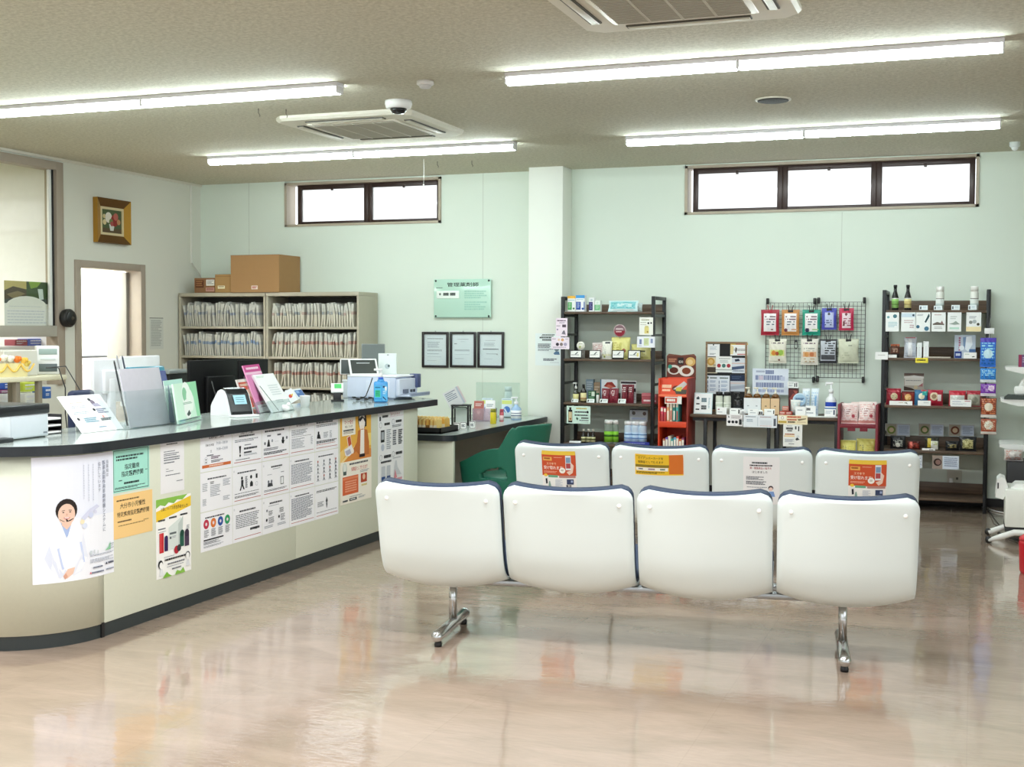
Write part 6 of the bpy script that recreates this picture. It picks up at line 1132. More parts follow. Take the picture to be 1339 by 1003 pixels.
tagcard('mint poster card with a dark bottle picture hanging from the third board', (741, 531, 772, 554), YS-.002, [('r', .07, .22, .24, .94, '1E1E1C'), ('r', .11, .08, .2, .24, '1E1E1C'), ('r', .085, .34, .225, .84, 'D9C9A0'), ('c', .16, .74, .04, 'A0603A'), ('l', .4, .1, .9, .18, 1, 'C3B45A', .9), ('l', .34, .3, .92, .38, 1, K, .9), ('c', .88, .33, .05, K), ('l', .34, .48, .95, .56, 1, K, .9), ('p', [(.42, .62), (.5, .7), (.46, .82), (.4, .72)], '2E5A4A'), ('l', .62, .64, .94, .72, 1, K, .9), ('l', .54, .78, .95, .84, 1, G6, .9), ('l', .6, .9, .94, .94, 1, G9)], 'D6F0E4')
for i, px in enumerate((763, 769.5, 775.5)): bottle('dropper_bottle', '%s of three little dark bottles with white caps and cream labels on the fourth board' % ('leftmost', 'middle', 'rightmost')[i], 'bottle', (sx(px, 575, YS+.06), YS+.06, Z), .125, .0205, '1C1A18', 'E9E6DC', 'D9D6A8', ((.3, .6, '5A5A32'),), 'slim', 'three little dark bottles')
card('blank white card lying before the little dark bottles', (744, 577, 759, 581), YS+.02, [], Z+.001, .9)
for i, (px, t_) in enumerate(((796, 553), (805, 553))): bottle('green_bottle', ('wide clear bottle with bright green label and white cap', 'narrower clear bottle with bright green label and white cap')[i]+' on the fourth board', 'bottle', (sx(px, 570, YS+.07), YS+.07, Z), .21, (.04, .025)[i], 'C9D6CC', 'F2F4F2', '86C83A', ((.3, .5, '3A6A1E'),), 'jar', clear=True)
for i, px in enumerate((821.5, 831, 840.5)): bottle('vitamin_bottle', '%s of three white-capped pale blue bottles on the fourth board' % ('left', 'middle', 'right')[i], 'bottle', (sx(px, 570, YS+.07), YS+.07, Z), .205, .036, 'C6D9EC', 'F4F6F8', 'BCD6F0', ((.15, .25, '4A78B0'), (.5, .6, '5A86C0')), 'jar', 'blue bottles in a row')
pbox('blue_box', 'low dark blue tray box under the pale blue bottles', 'box', 815, 849, 578, Z, YS+.012, .018, '24309A', [('l', .1, .3, .9, .6, 1, 'A9B4E6')])
tagcard('photo card with two small pictures and a dark top edge behind the pale blue bottles', (823.5, 535, 847, 552), YS+.20, [('r', 0, 0, 1, .08, '1E2430'), ('c', .22, .32, .10, '5A5450'), ('c', .82, .34, .10, '6A5A54'), ('r', .1, .65, .9, .8, 'A9B4CC')], 'C0C6CC')
# ------------------------------------------------------------------ orange book stand
Y = 10.42
x0, x1 = sx(860.5, 540, Y), sx(899.5, 540, Y); zt = at(884, 495, 1, Y).z
r = thing('red_display_stand', 'orange-red cardboard display stand holding slim books between shelf and table', 'display stand', (x0, Y, 0)); w = x1-x0; RD = mat('D9431F', .5, 0, .05, 20); d = .3
mb = MB(); mb.box(0, .012, 0, d, 0, zt, RD, .002); mb.build('side_panel', r); mb = MB(); mb.box(w-.012, w, 0, d, 0, zt, mat('8A2418', .5), .002); mb.build('side_panel', r)
mb = MB(); mb.box(0, w, d-.012, d, 0, zt, RD, .002); mb.build('back_panel', r)
z1, z2 = at(884, 524, 1, Y).z, at(884, 556, 1, Y).z; z3 = .12
mb = MB(); mb.box(.012, w-.012, .0, d-.012, zt-.16, zt-.15, RD); R_ = Matrix.Translation((0, -.005, zt-.155)) @ Matrix.Rotation(-.45, 4, 'X'); mb.box(.0, w-.012, 0, .008, 0, .17, RD, M=R_)
paint(mb, [('l', .1, .35, .45, .55, 1, 'F2C9A8', .9), ('l', .12, .6, .42, .72, 1, 'F2C9A8', .9), ('c', .62, .55, .16, '6A2E1A', .7), ('p', [(.5, .6), (.85, .15), (.98, .3), (.8, .6)], 'C9C3C0'), ('p', [(.55, .62), (.98, .6), (.98, .85), (.62, .85)], '4A463E'), ('p', [(.6, .5), (.82, .45), (.78, .7), (.6, .68)], 'C9B84A'), ('r', .02, .9, .98, .96, 'E8825A')], w-.012, .17, R_, None, -.001); mb.build('header_tray', r, fixn=False)
for n_, z in (('upper', z2), ('lower', z3)):
    mb = MB(); mb.box(.012, w-.012, 0, d-.012, z-.012, z, RD, .002); mb.box(.012, w-.012, -.004, .004, z-.02, z+.03, RD, .002); mb.build('shelf_board', r)
hz = at(884, 463, 1, Y+.2).z
mb = MB(); hp = [(0, zt-.02), (w, zt-.02), (w, hz-.02), (w*.93, hz), (w*.5, hz-.012), (w*.07, hz), (0, hz-.02)]; mb.prism(hp, d+.002, d+.010, mat('7A4A36', .5))
paint(mb, [('r', .02, .08, .98, .98, '6E3A30'), ('c', .25, .62, .22, 'E3E0D6', .75), ('c', .25, .64, .15, '5A2418', .7), ('c', .68, .66, .26, 'E9E6DE', .72), ('c', .68, .66, .15, '7A3A22', .75), ('c', .82, .3, .17, 'D9B06A', .9), ('c', .80, .32, .1, 'E9CE96', .9), ('r', .38, .14, .58, .42, '2A2624'), ('t', '830', .49, .36, .15, 'E9E4DA', 'c', .8), ('l', .06, .18, .36, .34, 2, 'C98A6A', .8), ('c', .12, .5, .07, '3FA08A')], w, hz-zt+.02, Matrix.Translation((0, d, zt-.02)), None, 0); mb.build('header_picture', r, fixn=False)
mb = MB(); mb.box(.06, .17, -.012, -.008, zt-.215, zt-.155, mat('F0EAE2', .5)); paint(mb, [('r', .05, .15, .95, .85, 'C4402A'), ('l', .15, .3, .85, .7, 1, 'F4EDE6', .9)], .11, .06, Matrix.Translation((.06, -.012, zt-.215)), None, -.0003); mb.box(.172, .205, -.012, -.008, zt-.215, zt-.15, mat('EFEFEA', .5)); mb.build('shelf_label', r, fixn=False)
bcols = (('pink', 'D9506A'), ('rose', 'C9384A'), ('peach', 'E9A070'), ('cream', 'E9DCC0'), ('dark teal', '1F7F7A'), ('light teal', '4AB0AC'))
for i, (nm, c) in enumerate(bcols):
    h = (.15, .145, .2, .205, .20, .20)[i]; bx_ = .004+.0265*i
    mb = MB(); mb.box(0, .0215, .0, .15, 0, h, mat(c, .5), .003); mb.box(.002, .0195, -.001, 0, h*.75, h*.95, mat('EDE3D3', .5)); mb.box(.006, .018, -.001, 0, h*.2, h*.6, mat('F4ECE2', .5) if i in (2, 4) else mat('B0453A', .5)); tag(mb.build('slim_book', None, (x0+.014+bx_, Y+.012, z2+.0005), 0), 'slim %s book on the upper board of the orange-red stand' % nm, 'book', 'slim books on the upper board')
for i, (nm, c) in enumerate((('brown', 'B0604A'), ('violet', '6A4AA0'), ('ivory', 'E6DCC4'), ('teal', '2FA09A'), ('sky blue', '6AB0D0'), ('scarlet', 'C9402E'), ('orange', 'D9784A'), ('plum', '8A3A62'))):
    mb = MB(); h = .40+.012*(i % 3); mb.box(0, .021, 0, .15, 0, h, mat(c, .5), .003); mb.box(.002, .019, -.001, 0, h*.78, h*.96, mat('F0E9DC', .5)); mb.box(.005, .016, -.001, 0, h*.5, h*.72, mat('F4ECE2', .5) if i % 2 else mat('9A3A2E', .5))
    tag(mb.build('slim_book', None, (x0+.04+.0232*i, Y+.012, z3+.0005), 0), 'tall %s booklet on the lower board of the orange-red stand' % nm, 'book', 'booklets on the lower board')
# ------------------------------------------------------------------ two low tables with cosmetics
TY, TYB = 10.46, 10.96; TZ = .735
tx = [sx(902, 545, TY), sx(1010, 545, TY), sx(1099, 546, TY)]
for i, lb in enumerate(('left narrow dark wooden table with black steel legs under the wall grid', 'right narrow dark wooden table carrying the foam bottle')):
    x0, x1 = tx[i]+(.002 if i else 0), tx[i+1]; r = thing('narrow_table', lb, 'table', ((x0+x1)/2, TY, 0)); w = (x1-x0)/2
    mb = MB(); mb.box(-w, w, 0, TYB-TY, TZ-.025, TZ, WOOD, .003); mb.build('table_top', r)
    mb = MB(); mb.box(-w+.02, w-.02, .03, .055, TZ-.055, TZ-.025, BLACKM); mb.build('apron', r); mb = MB(); mb.box(-w+.02, w-.02, TYB-TY-.05, TYB-TY-.025, TZ-.055, TZ-.025, BLACKM); mb.build('apron', r)
    for x in (-w+.035+(.09 if i == 0 else 0), w-.035):
        for y in (.042, TYB-TY-.04): mb = MB(); mb.box(x-.014, x+.014, y-.014, y+.014, 0, TZ-.03, BLACKM, .002); mb.build('leg', r)
# wooden message board
Y = 10.90; X0, X1, Z0, Z1 = span(923, 447, 977, 518, Y); w, h = X1-X0, Z1-TZ
r = thing('notice_board', 'wood-framed black notice board covered in cards, standing on the left table', 'board', (X0, Y, TZ+.0005)); WF = wood_material('7A6148', '9A7E5E', 'light_wood_frame'); b = .016
mb = MB(); mb.box(0, b, -.02, 0, 0, h, WF); mb.box(w-b, w, -.02, 0, 0, h, WF); mb.box(b, w-b, -.02, 0, 0, b, WF); mb.box(b, w-b, -.02, 0, h-b, h, WF); mb.build('frame', r)
mb = MB(); mb.box(b, w-b, -.008, 0, b, h-b, mat('131415', .7)); mb.build('board', r)
bd = lambda lb, px, els, pap='F2F3F3', dy=.012: tagcard(lb, px, Y-dy, els, pap, 'pinned_card', 'card')
bd('white pinned card at the top left of the notice board', (925, 450, 941, 466), [('c', .5, .06, .06, K), ('l', .2, .2, .8, .5, 3, 'B9C3CE'), ('l', .2, .75, .7, .88, 2, '5A6270')])
bd('yellow and red edged card at the top right of the notice board', (955, 449, 978, 465), [('r', 0, 0, 1, .12, 'E6C24A'), ('r', .3, 0, .9, .1, 'C95A5A'), ('p', [(.0, .1), (.2, .3), (.15, .9), (0, .9)], 'E3D3A0'), ('l', .2, .45, .95, .65, 2, '6A6058'), ('p', [(.3, .3), (.38, .4), (.34, .8), (.28, .7)], '4A3A2E'), ('r', .4, .85, .9, .95, 'C98A8A')])
bd('brown food photo card at the middle left of the notice board', (924, 467, 938, 488), [('c', .4, .28, .36, 'C99A4A'), ('c', .4, .28, .2, 'DDB878'), ('r', .05, .62, .95, .95, '4A3E34'), ('l', .6, .45, .95, .6, 2, '6A5A4A')], 'E0D3B4')
bd('white card with red, green and red seals on the notice board', (936, 466, 957, 487), [('l', .2, .12, .9, .2, 1, '8A9090'), ('l', .25, .25, .8, .42, 2, 'B4BCBC'), ('c', .2, .58, .12, 'B03A44'), ('c', .5, .58, .12, '4A7A72'), ('c', .8, .58, .12, 'B03A44'), ('r', 0, .82, 1, .86, '9AA0A0')], 'EFF1EE', .0145)
bd('blue-tinted photo card at the middle right of the notice board', (957, 468, 975, 488), [('p', [(.2, .1), (.5, .05), (.6, .2), (.25, .25)], '2A3448'), ('r', .0, .32, .95, .4, 'D9C3BE'), ('p', [(0, .6), (.9, .5), (.9, .7), (0, .8)], '4A5A78'), ('l', .1, .82, .9, .94, 1, '6A7890')], 'D9DEE6')
bd('wide white card with two text columns at the lower left of the notice board', (922, 491, 954, 515), [('c', .1, .12, .05, '5A6A62'), ('l', .2, .1, .5, .18, 1, '5A6A62', .9), ('l', .6, .1, .95, .18, 1, '5A6A62', .9)]+[e for i in range(3) for e in (('r', .1, .28+.22*i, .13, .45+.22*i, '6A7A98'), ('l', .2, .28+.22*i, .45, .42+.22*i, 2, '8AA0C0'), ('r', .56, .28+.22*i, .59, .45+.22*i, '6A7A98'), ('l', .66, .28+.22*i, .92, .42+.22*i, 2, '8AA0C0'))], 'E9EEF6')
bd('dark blue photo card at the lower right of the notice board', (955, 490, 974, 512), [('r', 0, 0, 1, .38, '24304A'), ('l', .1, .1, .8, .3, 2, '4A5A7A'), ('r', 0, .45, 1, .56, 'D6C9C9'), ('p', [(0, .7), (1, .6), (1, .8), (0, .9)], 'A9B0C0')], 'C9D0DA')
# goods on the left table
Y = TY+.03
card('white framed card with dark bottle drawings at the left end of the table', (907, 514, 931, 540), Y+.01, [('r', 0, 0, 1, 1, 'D3E3E6'), ('r', .05, .05, .95, .95, 'F4F6F6'), ('r', .12, .22, .28, .32, '3A4A52'), ('r', .18, .18, .24, .24, '3A4A52'), ('r', .12, .5, .3, .56, '2A2E32'), ('r', .1, .76, .3, .82, '2A2E32'), ('l', .4, .25, .7, .45, 2, '4A6A78', .9), ('l', .4, .6, .7, .8, 2, K, .9), ('l', .78, .25, .86, .75, 8, '6AA0B0')], TZ+.001, .22)
for i, px in enumerate((940.5, 951)): bottle('serum_bottle', '%s of two pale bottles with black caps and white labels on the left table' % ('left', 'right')[i], 'bottle', (sx(px, 525, Y+.05), Y+.05, TZ), .19, .031, 'D6DCCF', '1B1C1E', 'E9EDE4', ((.12, .2, 'A9B49A'), (.3, .36, 'A9B49A')), 'jar', 'two pale bottles')
r = bottle('black_bottle', 'black box-like bottle with bow-shaped pump, right of the two pale bottles', 'bottle', (sx(965, 528, Y+.05), Y+.05, TZ), .19, .036, '17181A', '1B1C1E', '1F2124', ((.35, .5, 'C9CCD0'),), 'jar', pump='2A2A2A')
for i, (px, lc, lb) in enumerate(((979, 'EDF1F4', 'first amber pump bottle with white label, leftmost of four'), (990, 'EDF1F4', 'second amber pump bottle with white label'), (1002, 'E3C49A', 'third amber pump bottle, with peach label'), (1014, 'E6C7A0', 'fourth amber pump bottle, with peach label, rightmost of four'))):
    e = thing('amber_pump_bottle', lb, 'bottle', (sx(px, 525, Y+.06), Y+.06, TZ), 0, 'amber pump bottles on the left table'); am = mat('6A4212', .2, 0, .05, 30, .6)
    mb = MB(); mb.box(-.036, .036, -.028, .028, 0, .155, am, .008); mb.lathe([(.034, .15), (.026, .172), (.016, .18)], am, n=18); mb.build('body', e)
    mb = MB(); mb.box(-.0355, .0355, -.0292, -.0285, .012, .145, ink(lc)); paint(mb, [('l', .4, .45, .62, .52, 1, '5A4A3A' if i > 1 else '9AA0A8', .9)], .071, .13, Matrix.Translation((-.0355, 0, .012)), None, -.0293); mb.build('front_label', e, fixn=False)
    mb = MB(); mb.lathe([(.015, .178), (.012, .195), (.005, .2), (.005, .225)], mat('E9E4D2', .4), n=12); mb.box(-.03, .01, -.008, .008, .22, .234, mat('E9E4D2', .4), .003); mb.build('pump_head', e)
card('white tag before the two pale bottles', (937, 533, 950, 541), Y-.012, [('l', .1, .2, .3, .4, 1, '9A5A6A', .9), ('l', .1, .6, .6, .8, 1, G9)], TZ+.001, .2)
card('white tag before the black bottle', (954, 534, 968, 541), Y-.012, [('l', .15, .3, .6, .5, 1, G6), ('r', .8, .2, .92, .8, K)], TZ+.001, .2)
mb = MB(); q = at(971.5, 539, 1, Y-.016); mb.lathe([(.026, 0), (.026, .003)], WHITE, n=20, M=T); mb.box(-.01, .01, 0, .03, -.026, -.022, WHITE); q.z = TZ+.027; paint(mb, [('c', .5, .55, .22, 'A9ACB0')], .05, .05, Matrix.Translation((-.025, -.0035, -.025)), None, -.0005); tag(mb.build('round_tag', None, q, fixn=False), 'round white tag between the black bottle and the amber bottles', 'tag')
card('white tag before the first amber bottle', (978, 535, 991, 541.5), Y-.012, [('l', .2, .2, .5, .4, 1, G6), ('l', .2, .55, .8, .75, 1, G9)], TZ+.001, .2)
mb = MB(); q = at(994.5, 539, 1, Y-.016); mb.lathe([(.025, 0), (.025, .003)], WHITE, n=20, M=T); mb.box(-.01, .01, 0, .03, -.025, -.022, WHITE); q.z = TZ+.026; paint(mb, [('r', .25, .3, .5, .75, K), ('r', .55, .3, .8, .75, '5A5E66')], .05, .05, Matrix.Translation((-.025, -.0035, -.025)), None, -.0005); tag(mb.build('round_tag', None, q, fixn=False), 'round white tag with two dark marks before the second amber bottle', 'tag')
card('white tag before the peach-labelled amber bottles', (999, 535, 1013, 541.5), Y-.012, [('l', .3, .3, .7, .5, 1, G6), ('r', .85, .2, .95, .7, K)], TZ+.001, .2)
hang = lambda lb, px, els, pap='EFF1F4', dy=.003: tagcard(lb, px, TY-dy, els, pap, 'hanging_card', 'card')
hang('card with black round pictures hanging from the table edge, leftmost', (950, 542, 971, 557), [('p', [(.1, .1), (.2, .25), (.12, .3)], K), ('l', .3, .1, .95, .4, 3, '9A8A8E'), ('c', .17, .65, .09, K), ('c', .4, .65, .09, K), ('c', .62, .65, .09, K), ('r', .78, .4, .95, .88, '2A2A2E')], 'F0EDEE', .004)
hang('wide pale card with two text panels hanging from the middle of the table edge', (972, 543, 1016, 559), [('l', .06, .1, .4, .25, 1, G9), ('l', .1, .35, .3, .6, 2, '8A9AAA'), ('r', .42, .15, .44, .9, 'C9D3DC'), ('l', .5, .1, .85, .25, 1, 'B49AA0'), ('r', .5, .4, .85, .8, 'DDE3EA'), ('l', .5, .84, .85, .92, 1, 'D9A8A0'), ('r', .9, .25, .97, .85, '5A5E6A')], 'E9EEF4')
hang('orange lettered banner card hanging from the table edge right of the pale card', (1017, 543, 1056, 555), [('r', .04, .12, .28, .5, 'FBF7EC'), ('o', .16, .31, .05, .2, '8A6A3A'), ('l', .32, .1, .8, .3, 1, 'C9502E', .9), ('l', .32, .42, .66, .58, 1, 'B8452A', .9), ('p', [(.66, .4), (.95, .3), (.95, .4), (.7, .6)], '8A7A5A'), ('r', .02, .66, .3, .85, 'C9A83A'), ('l', .34, .66, .6, .84, 1, '5A4A2E', .9), ('l', .65, .7, .95, .8, 1, 'B4946A')], 'F3E6C4', .004)
hang('white flyer with a black heading hanging below the orange banner card', (1024, 555, 1049, 584), [('l', .2, .06, .5, .1, 1, G6), ('l', .15, .14, .55, .24, 1, K, .95), ('l', .22, .26, .5, .32, 1, K, .95), ('r', .62, .08, .7, .22, '4A4A4E'), ('r', .78, .08, .84, .3, K), ('l', .1, .42, .6, .48, 1, 'B86A2A', .9), ('r', .05, .5, .6, .56, 'F0D3A0'), ('c', .78, .55, .08, 'DDE0E0'), ('p', [(.64, .66), (.74, .58), (.88, .68), (.7, .72)], '3A3E42'), ('l', .1, .66, .62, .82, 4, G9), ('l', .3, .86, .6, .92, 1, G6)], 'F3F3EF', .002)
# big card and goods behind
tagcard('large pale blue sheet of bold characters behind the amber bottles', (984, 482, 1031, 516), Y+.40, [('l', .1, .08, .34, .16, 1, 'A9B2C9', .9), ('l', .36, .06, .62, .22, 1, '7A86AC', .95), ('l', .08, .26, .9, .46, 1, '8A94B8', .9), ('r', .18, .28, .3, .44, 'D6C9DA'), ('l', .1, .54, .9, .74, 1, '8A94B8', .9), ('r', .78, .3, .9, .46, 'C9D0E6'), ('l', .1, .8, .9, .92, 1, 'A9B2D0', .9)], 'E3EAF6', 'character_sheet', 'poster')
pbox('dark_red_box', 'dark red patterned box with a small white sign on top, on the tables', 'box', 1031, 1043.5, 507, TZ, Y+.26, .06, '5A1F22', [('r', .0, .0, 1, .05, '3A1214'), ('p', [(.1, .4), (.5, .2), (.9, .3), (.7, .7), (.3, .8)], '9A4A44'), ('p', [(.5, .1), (.95, .12), (.8, .3)], 'A85A50')])
tagcard('small white sign standing above the dark red box', (1030, 499, 1044, 507.5), Y+.25, [('l', .1, .2, .55, .35, 1, G6), ('l', .1, .5, .5, .8, 2, G9), ('r', .62, .25, .72, .8, '4A4E52'), ('r', .8, .2, .88, .8, K)], 'F2F4F2', 'small_sign', 'sign')
for i, (px, c, z) in enumerate(((1024, 'C9604A', 0), (1032, 'B84A3A', 0), (1027, 'D98A7A', .042))): 
    mb = MB(); mb.box(-.026, .026, -.02, .03, 0, .04, mat(c, .5, 0, .1, 40), .004); paint(mb, [('l', .1, .2, .9, .45, 1, 'F2DCD3', .9), ('l', .1, .6, .7, .8, 1, 'E9C3B8')], .052, .04, Matrix.Translation((-.026, 0, 0)), None, -.0205); tag(mb.build('soap_bar', None, (sx(px, 538, Y+.05), Y+.05, TZ+z+.0003), rad(-8+9*i), fixn=False), ('left bottom reddish soap pack right of the amber bottles', 'right bottom reddish soap pack right of the amber bottles', 'reddish soap pack on top of the two others')[i], 'soap', 'reddish soap packs')
ppouch('knobbly white net bag of balls right of the reddish soap packs', 1033, 1046, 523, TZ, Y+.09, .08, 'EDEFEA', [('s', .05, .1, .95, .95, 'CFE0E0')], 'net_bag', 'bag', tilt=.1)
mb = MB(); q = at(1046, 523, 1, Y+.14); mb.lathe([(.058, 0), (.058, .01)], mat('CFE3F2', .4), n=26, M=T); paint(mb, [('c', .5, .5, .42, 'A9CBE6'), ('l', .2, .35, .85, .5, 2, '3A5A86', .9), ('p', [(.2, .6), (.8, .55), (.7, .65)], 'F0F6FA')], .116, .116, Matrix.Translation((-.058, -.011, -.058)), None, 0); mb.box(-.03, .03, -.002, .03, TZ-q.z+.0005, TZ-q.z+.02, mat('2A2E32', .4)); mb.box(-.006, .006, .0, .004, TZ-q.z, -.05, BLACK); tag(mb.build('round_display', None, q, fixn=False), 'pale blue round display card on a black foot', 'sign')
ppouch('tall pale blue and white pouch behind the right white tags', 1049, 1059, 508, TZ, Y+.20, .05, 'DDECF6', [('s', .1, .2, .9, .9, 'A9C9E3'), ('r', 0, .0, 1, .1, 'EEF4F8')], rotz=.1)
ppouch('tall pale pouch with blue diagonal stripe leaning right', 1059, 1070, 508, TZ, Y+.18, .05, 'E4F0F8', [('s', .1, .1, .9, .8, 'BCD6EC'), ('r', .6, .3, .8, .9, '8AB4DA')], rotz=-.2)
card('left white tag before the pale blue pouches', (1040, 532, 1053, 541), Y-.01, [('l', .2, .3, .7, .5, 1, G9)], TZ+.001, .2)
card('right white tag before the pale blue pouches', (1053, 531, 1066.5, 539), Y+.01, [('l', .1, .2, .5, .45, 1, K, .9), ('l', .1, .6, .8, .8, 1, G9)], TZ+.001, .2)
mb = MB(); mb.box(-.13, .13, -.05, .03, 0, .008, mat('E6E8E4', .5), .002); tag(mb.build('white_tray', None, (sx(1077, 540, Y+.05), Y+.03, TZ+.0003)), 'flat white tray lying on the right table before the foam bottle', 'tray')
bottle('foam_bottle', 'white pump bottle with royal blue label on the right table', 'bottle', (sx(1086.5, 520, Y+.16), Y+.16, TZ), .285, .044, 'F1F3F6', 'F4F4F4', '1D3FA8', ((.35, .45, '5A78C8'),), 'round', pump='F6F8FA')
card('white and blue striped tag before the foam bottle', (1078, 532, 1093, 539.5), Y+.02, [('r', 0, .12, 1, .25, '4A7AB0'), ('r', .78, .35, .9, .85, '2A3A5A'), ('l', .1, .45, .7, .8, 2, 'B4C0CC')], TZ+.009, .2)
# small crimson rack with pink bags
Y = 10.40; x0, x1 = sx(1095, 560, Y), sx(1148, 560, Y); zr = at(1120, 555, 1, Y).z
r = thing('crimson_rack', 'crimson-edged small rack holding pink bags above yellow packets, beside the right shelf', 'rack', (x0, Y, 0)); w = x1-x0; CRM = mat('7A1C2C', .45)
for x in (0, w-.02): mb = MB(); mb.box(x, x+.02, 0, .3, 0, zr+.16, CRM, .003); mb.build('side_panel', r)
mb = MB(); mb.box(.02, w-.02, 0, .3, zr-.03, zr, CRM, .002); mb.box(.08, .14, -.004, .0, zr-.055, zr-.03, CRM); mb.box(w-.14, w-.08, -.004, .0, zr-.055, zr-.03, CRM); mb.build('shelf_board', r)
mb = MB(); mb.box(.02, w-.02, 0, .3, .40, .42, CRM, .002); mb.build('shelf_board', r)
pkp = [('s', .06, .1, .94, .9, 'E3B4B0'), ('r', .0, .88, 1, .97, 'E9A8A0'), ('c', .75, .68, .1, 'A83A4A'), ('s', .2, .3, .6, .6, '9A6A6A')]
ppouch('left pink and white bag leaning in the crimson rack', 1099, 1121.5, 528, zr, Y+.06, .07, 'F2DEDC', pkp, tilt=.35, gloss=.3)
ppouch('right pink and white bag leaning in the crimson rack', 1122, 1145, 526, zr, Y+.07, .07, 'F4E3E0', pkp+[('c', .85, .12, .05, 'A83A4A')], tilt=.35, gloss=.3)
ppouch('third pink bag behind the two leaning in the crimson rack', 1112, 1146, 526.5, zr, Y+.16, .06, 'EFD9D4', [('s', .06, .1, .94, .9, 'E3C4C0')], tilt=.3)
yw = [('s', .2, .35, .4, .9, '8A8A3A'), ('s', .5, .3, .9, .6, 'D3CC5A')]
for i, (a, b, t_, lb) in enumerate(((1098, 1119, 576, 'left yellow packet on the lower board of the crimson rack'), (1119.5, 1144, 574, 'right yellow packet on the lower board of the crimson rack'))): ppouch(lb, a, b, t_, .4205, Y+.04+.03*i, .05, 'E6E07A', yw, tilt=.15, name='yellow_packet', cat='packet')
# ------------------------------------------------------------------ wire grid on the wall with bags
Y = 10.98; P0 = span(1001.5, 396, 1066, 494, Y); P1 = span(1068, 395, 1131, 494, Y)
grid_label = ('left black wire grid panel on the wall above the tables', 'right black wire grid panel on the wall above the tables')
for i, (X0, X1, Z0, Z1) in enumerate((P0, P1)):
    r = thing('wire_grid', grid_label[i], 'wire grid', (X0, Y, Z0)); w, h = X1-X0, Z1-Z0
    mb = MB(); mb.tube([(0, 0, 0), (w, 0, 0), (w, 0, h), (0, 0, h), (0, 0, 0)], .0035, BLACK, 6); mb.build('rim', r)
    mb = MB(); nx, nz = 12, 18
    for k in range(1, nx): mb.tube([(w*k/nx, .002, 0), (w*k/nx, .002, h)], .0016, BLACK, 5)
    for k in range(1, nz): mb.tube([(0, 0, h*k/nz), (w, 0, h*k/nz)], .0016, BLACK, 5)
    mb.build('wires', r)
    for x in (.01, w-.01):
        for z, s in ((h, 1), (0, -1)): mb = MB(); mb.box(x-.011, x+.011, -.012, .03, z-.012 if s > 0 else z-.04, z+.04 if s > 0 else z+.012, BLACK, .005); mb.build('wall_clip', r)
wt = [('r', .16, .16, .84, .86, 'F1EDEE'), ('s', .22, .22, .8, .4, '7A5A66'), ('s', .25, .42, .75, .66, '6A7480')]
YBAG = 10.935
def hung(lb, px, base, pat, cc='2A2A2C'):
    X0, X1, Z0, Z1 = span(*px, YBAG); pouch('hanging_bag', lb, 'bag', ((X0+X1)/2, YBAG, Z0), X1-X0, Z1-Z0, .05, base, pat, 0, 'snack bags clipped to the wire grid', 0, .3)
    r = thing('bag_clip', 'clip holding the '+lb.split(' hanging')[0], 'clip', ((X0+X1)/2, YBAG, Z1-.012), 0, 'clips on the wire grid')
    for s in (-1, 1): mb = MB(); mb.tube([(s*.012, -.007, -.004), (s*.016, -.010, .022), (s*.022, -.002, .05)], .0035, mat(cc, .35, .3), 6); mb.build('handle', r)
    mb = MB(); mb.box(-.022, .022, -.011, -.004, -.012, .008, mat(cc, .35, .3), .002); mb.tube([(0, -.006, .0), (0, .03, .02), (0, .044, .01)], .002, STEEL, 5); mb.build('jaw', r)
hung('crimson snack bag hanging first in the upper row', (995, 405, 1019, 438.5), 'A82438', wt+[('s', .3, .72, .7, .8, '8A5A4A')], 'B03040')
hung('orange-brown snack bag hanging second in the upper row', (1022, 405, 1045.5, 438.5), 'C98A4A', wt+[('c', .25, .8, .1, '6A3A52'), ('s', .4, .74, .9, .86, 'D9A888')])
hung('teal snack bag hanging third in the upper row', (1049, 405, 1073, 438.5), '1F9A82', wt+[('c', .28, .8, .12, '2A2A4A'), ('s', .4, .74, .9, .86, 'A9C98A')])
hung('blue snack bag hanging fourth in the upper row', (1074.5, 403, 1094, 431), '4A4FB4', [('r', .22, .2, .8, .9, 'C3CCEE'), ('c', .5, .27, .09, '2A2A3A'), ('s', .2, .5, .7, .8, '3A4A86')])
hung('magenta snack bag hanging fifth in the upper row', (1097, 403, 1116.5, 432), 'C42852', [('r', .22, .22, .8, .9, 'F0DDE3'), ('c', .5, .28, .09, '6A1A2E'), ('s', .25, .42, .8, .85, 'A85A72'), ('r', .28, .6, .42, .8, '6A3A3A')])
cr2 = [('s', .15, .1, .85, .25, '6A4A5A'), ('s', .2, .3, .8, .48, 'A9A9A0'), ('r', .12, .5, .9, .7, 'E3B48A'), ('c', .35, .6, .14, 'D99A5A'), ('c', .65, .6, .13, 'C9784A'), ('s', .2, .72, .8, .9, 'C9B090')]
hung('cream snack bag with green fruit picture hanging first in the lower row', (1005, 443, 1028.5, 475), 'E9E6D6', [('s', .15, .1, .85, .25, '6A5A5A'), ('r', .1, .45, .9, .7, 'D9DC8A'), ('c', .3, .58, .14, 'D98A3A'), ('c', .7, .56, .15, '9AC04A'), ('c', .5, .6, .1, 'A84A2A'), ('c', .6, .86, .06, '7A4A3A')])
hung('cream snack bag with baked roll picture hanging second in the lower row', (1047, 443, 1070, 477), 'EAE6DA', cr2)
hung('black and silver snack bag hanging third in the lower row', (1071.5, 443.5, 1094.5, 475), '23242A', [('r', .06, .08, .94, .9, 'BCC2CC'), ('s', .3, .12, .9, .6, '1F2024'), ('r', .1, .66, .9, .86, '4A4C52')])
hung('plain pale green translucent bag hanging last in the lower row', (1096, 443, 1123, 475), 'D3D6BE', [('s', .3, .2, .7, .34, '9AA08A'), ('s', .2, .5, .6, .8, 'BEC3A8')])
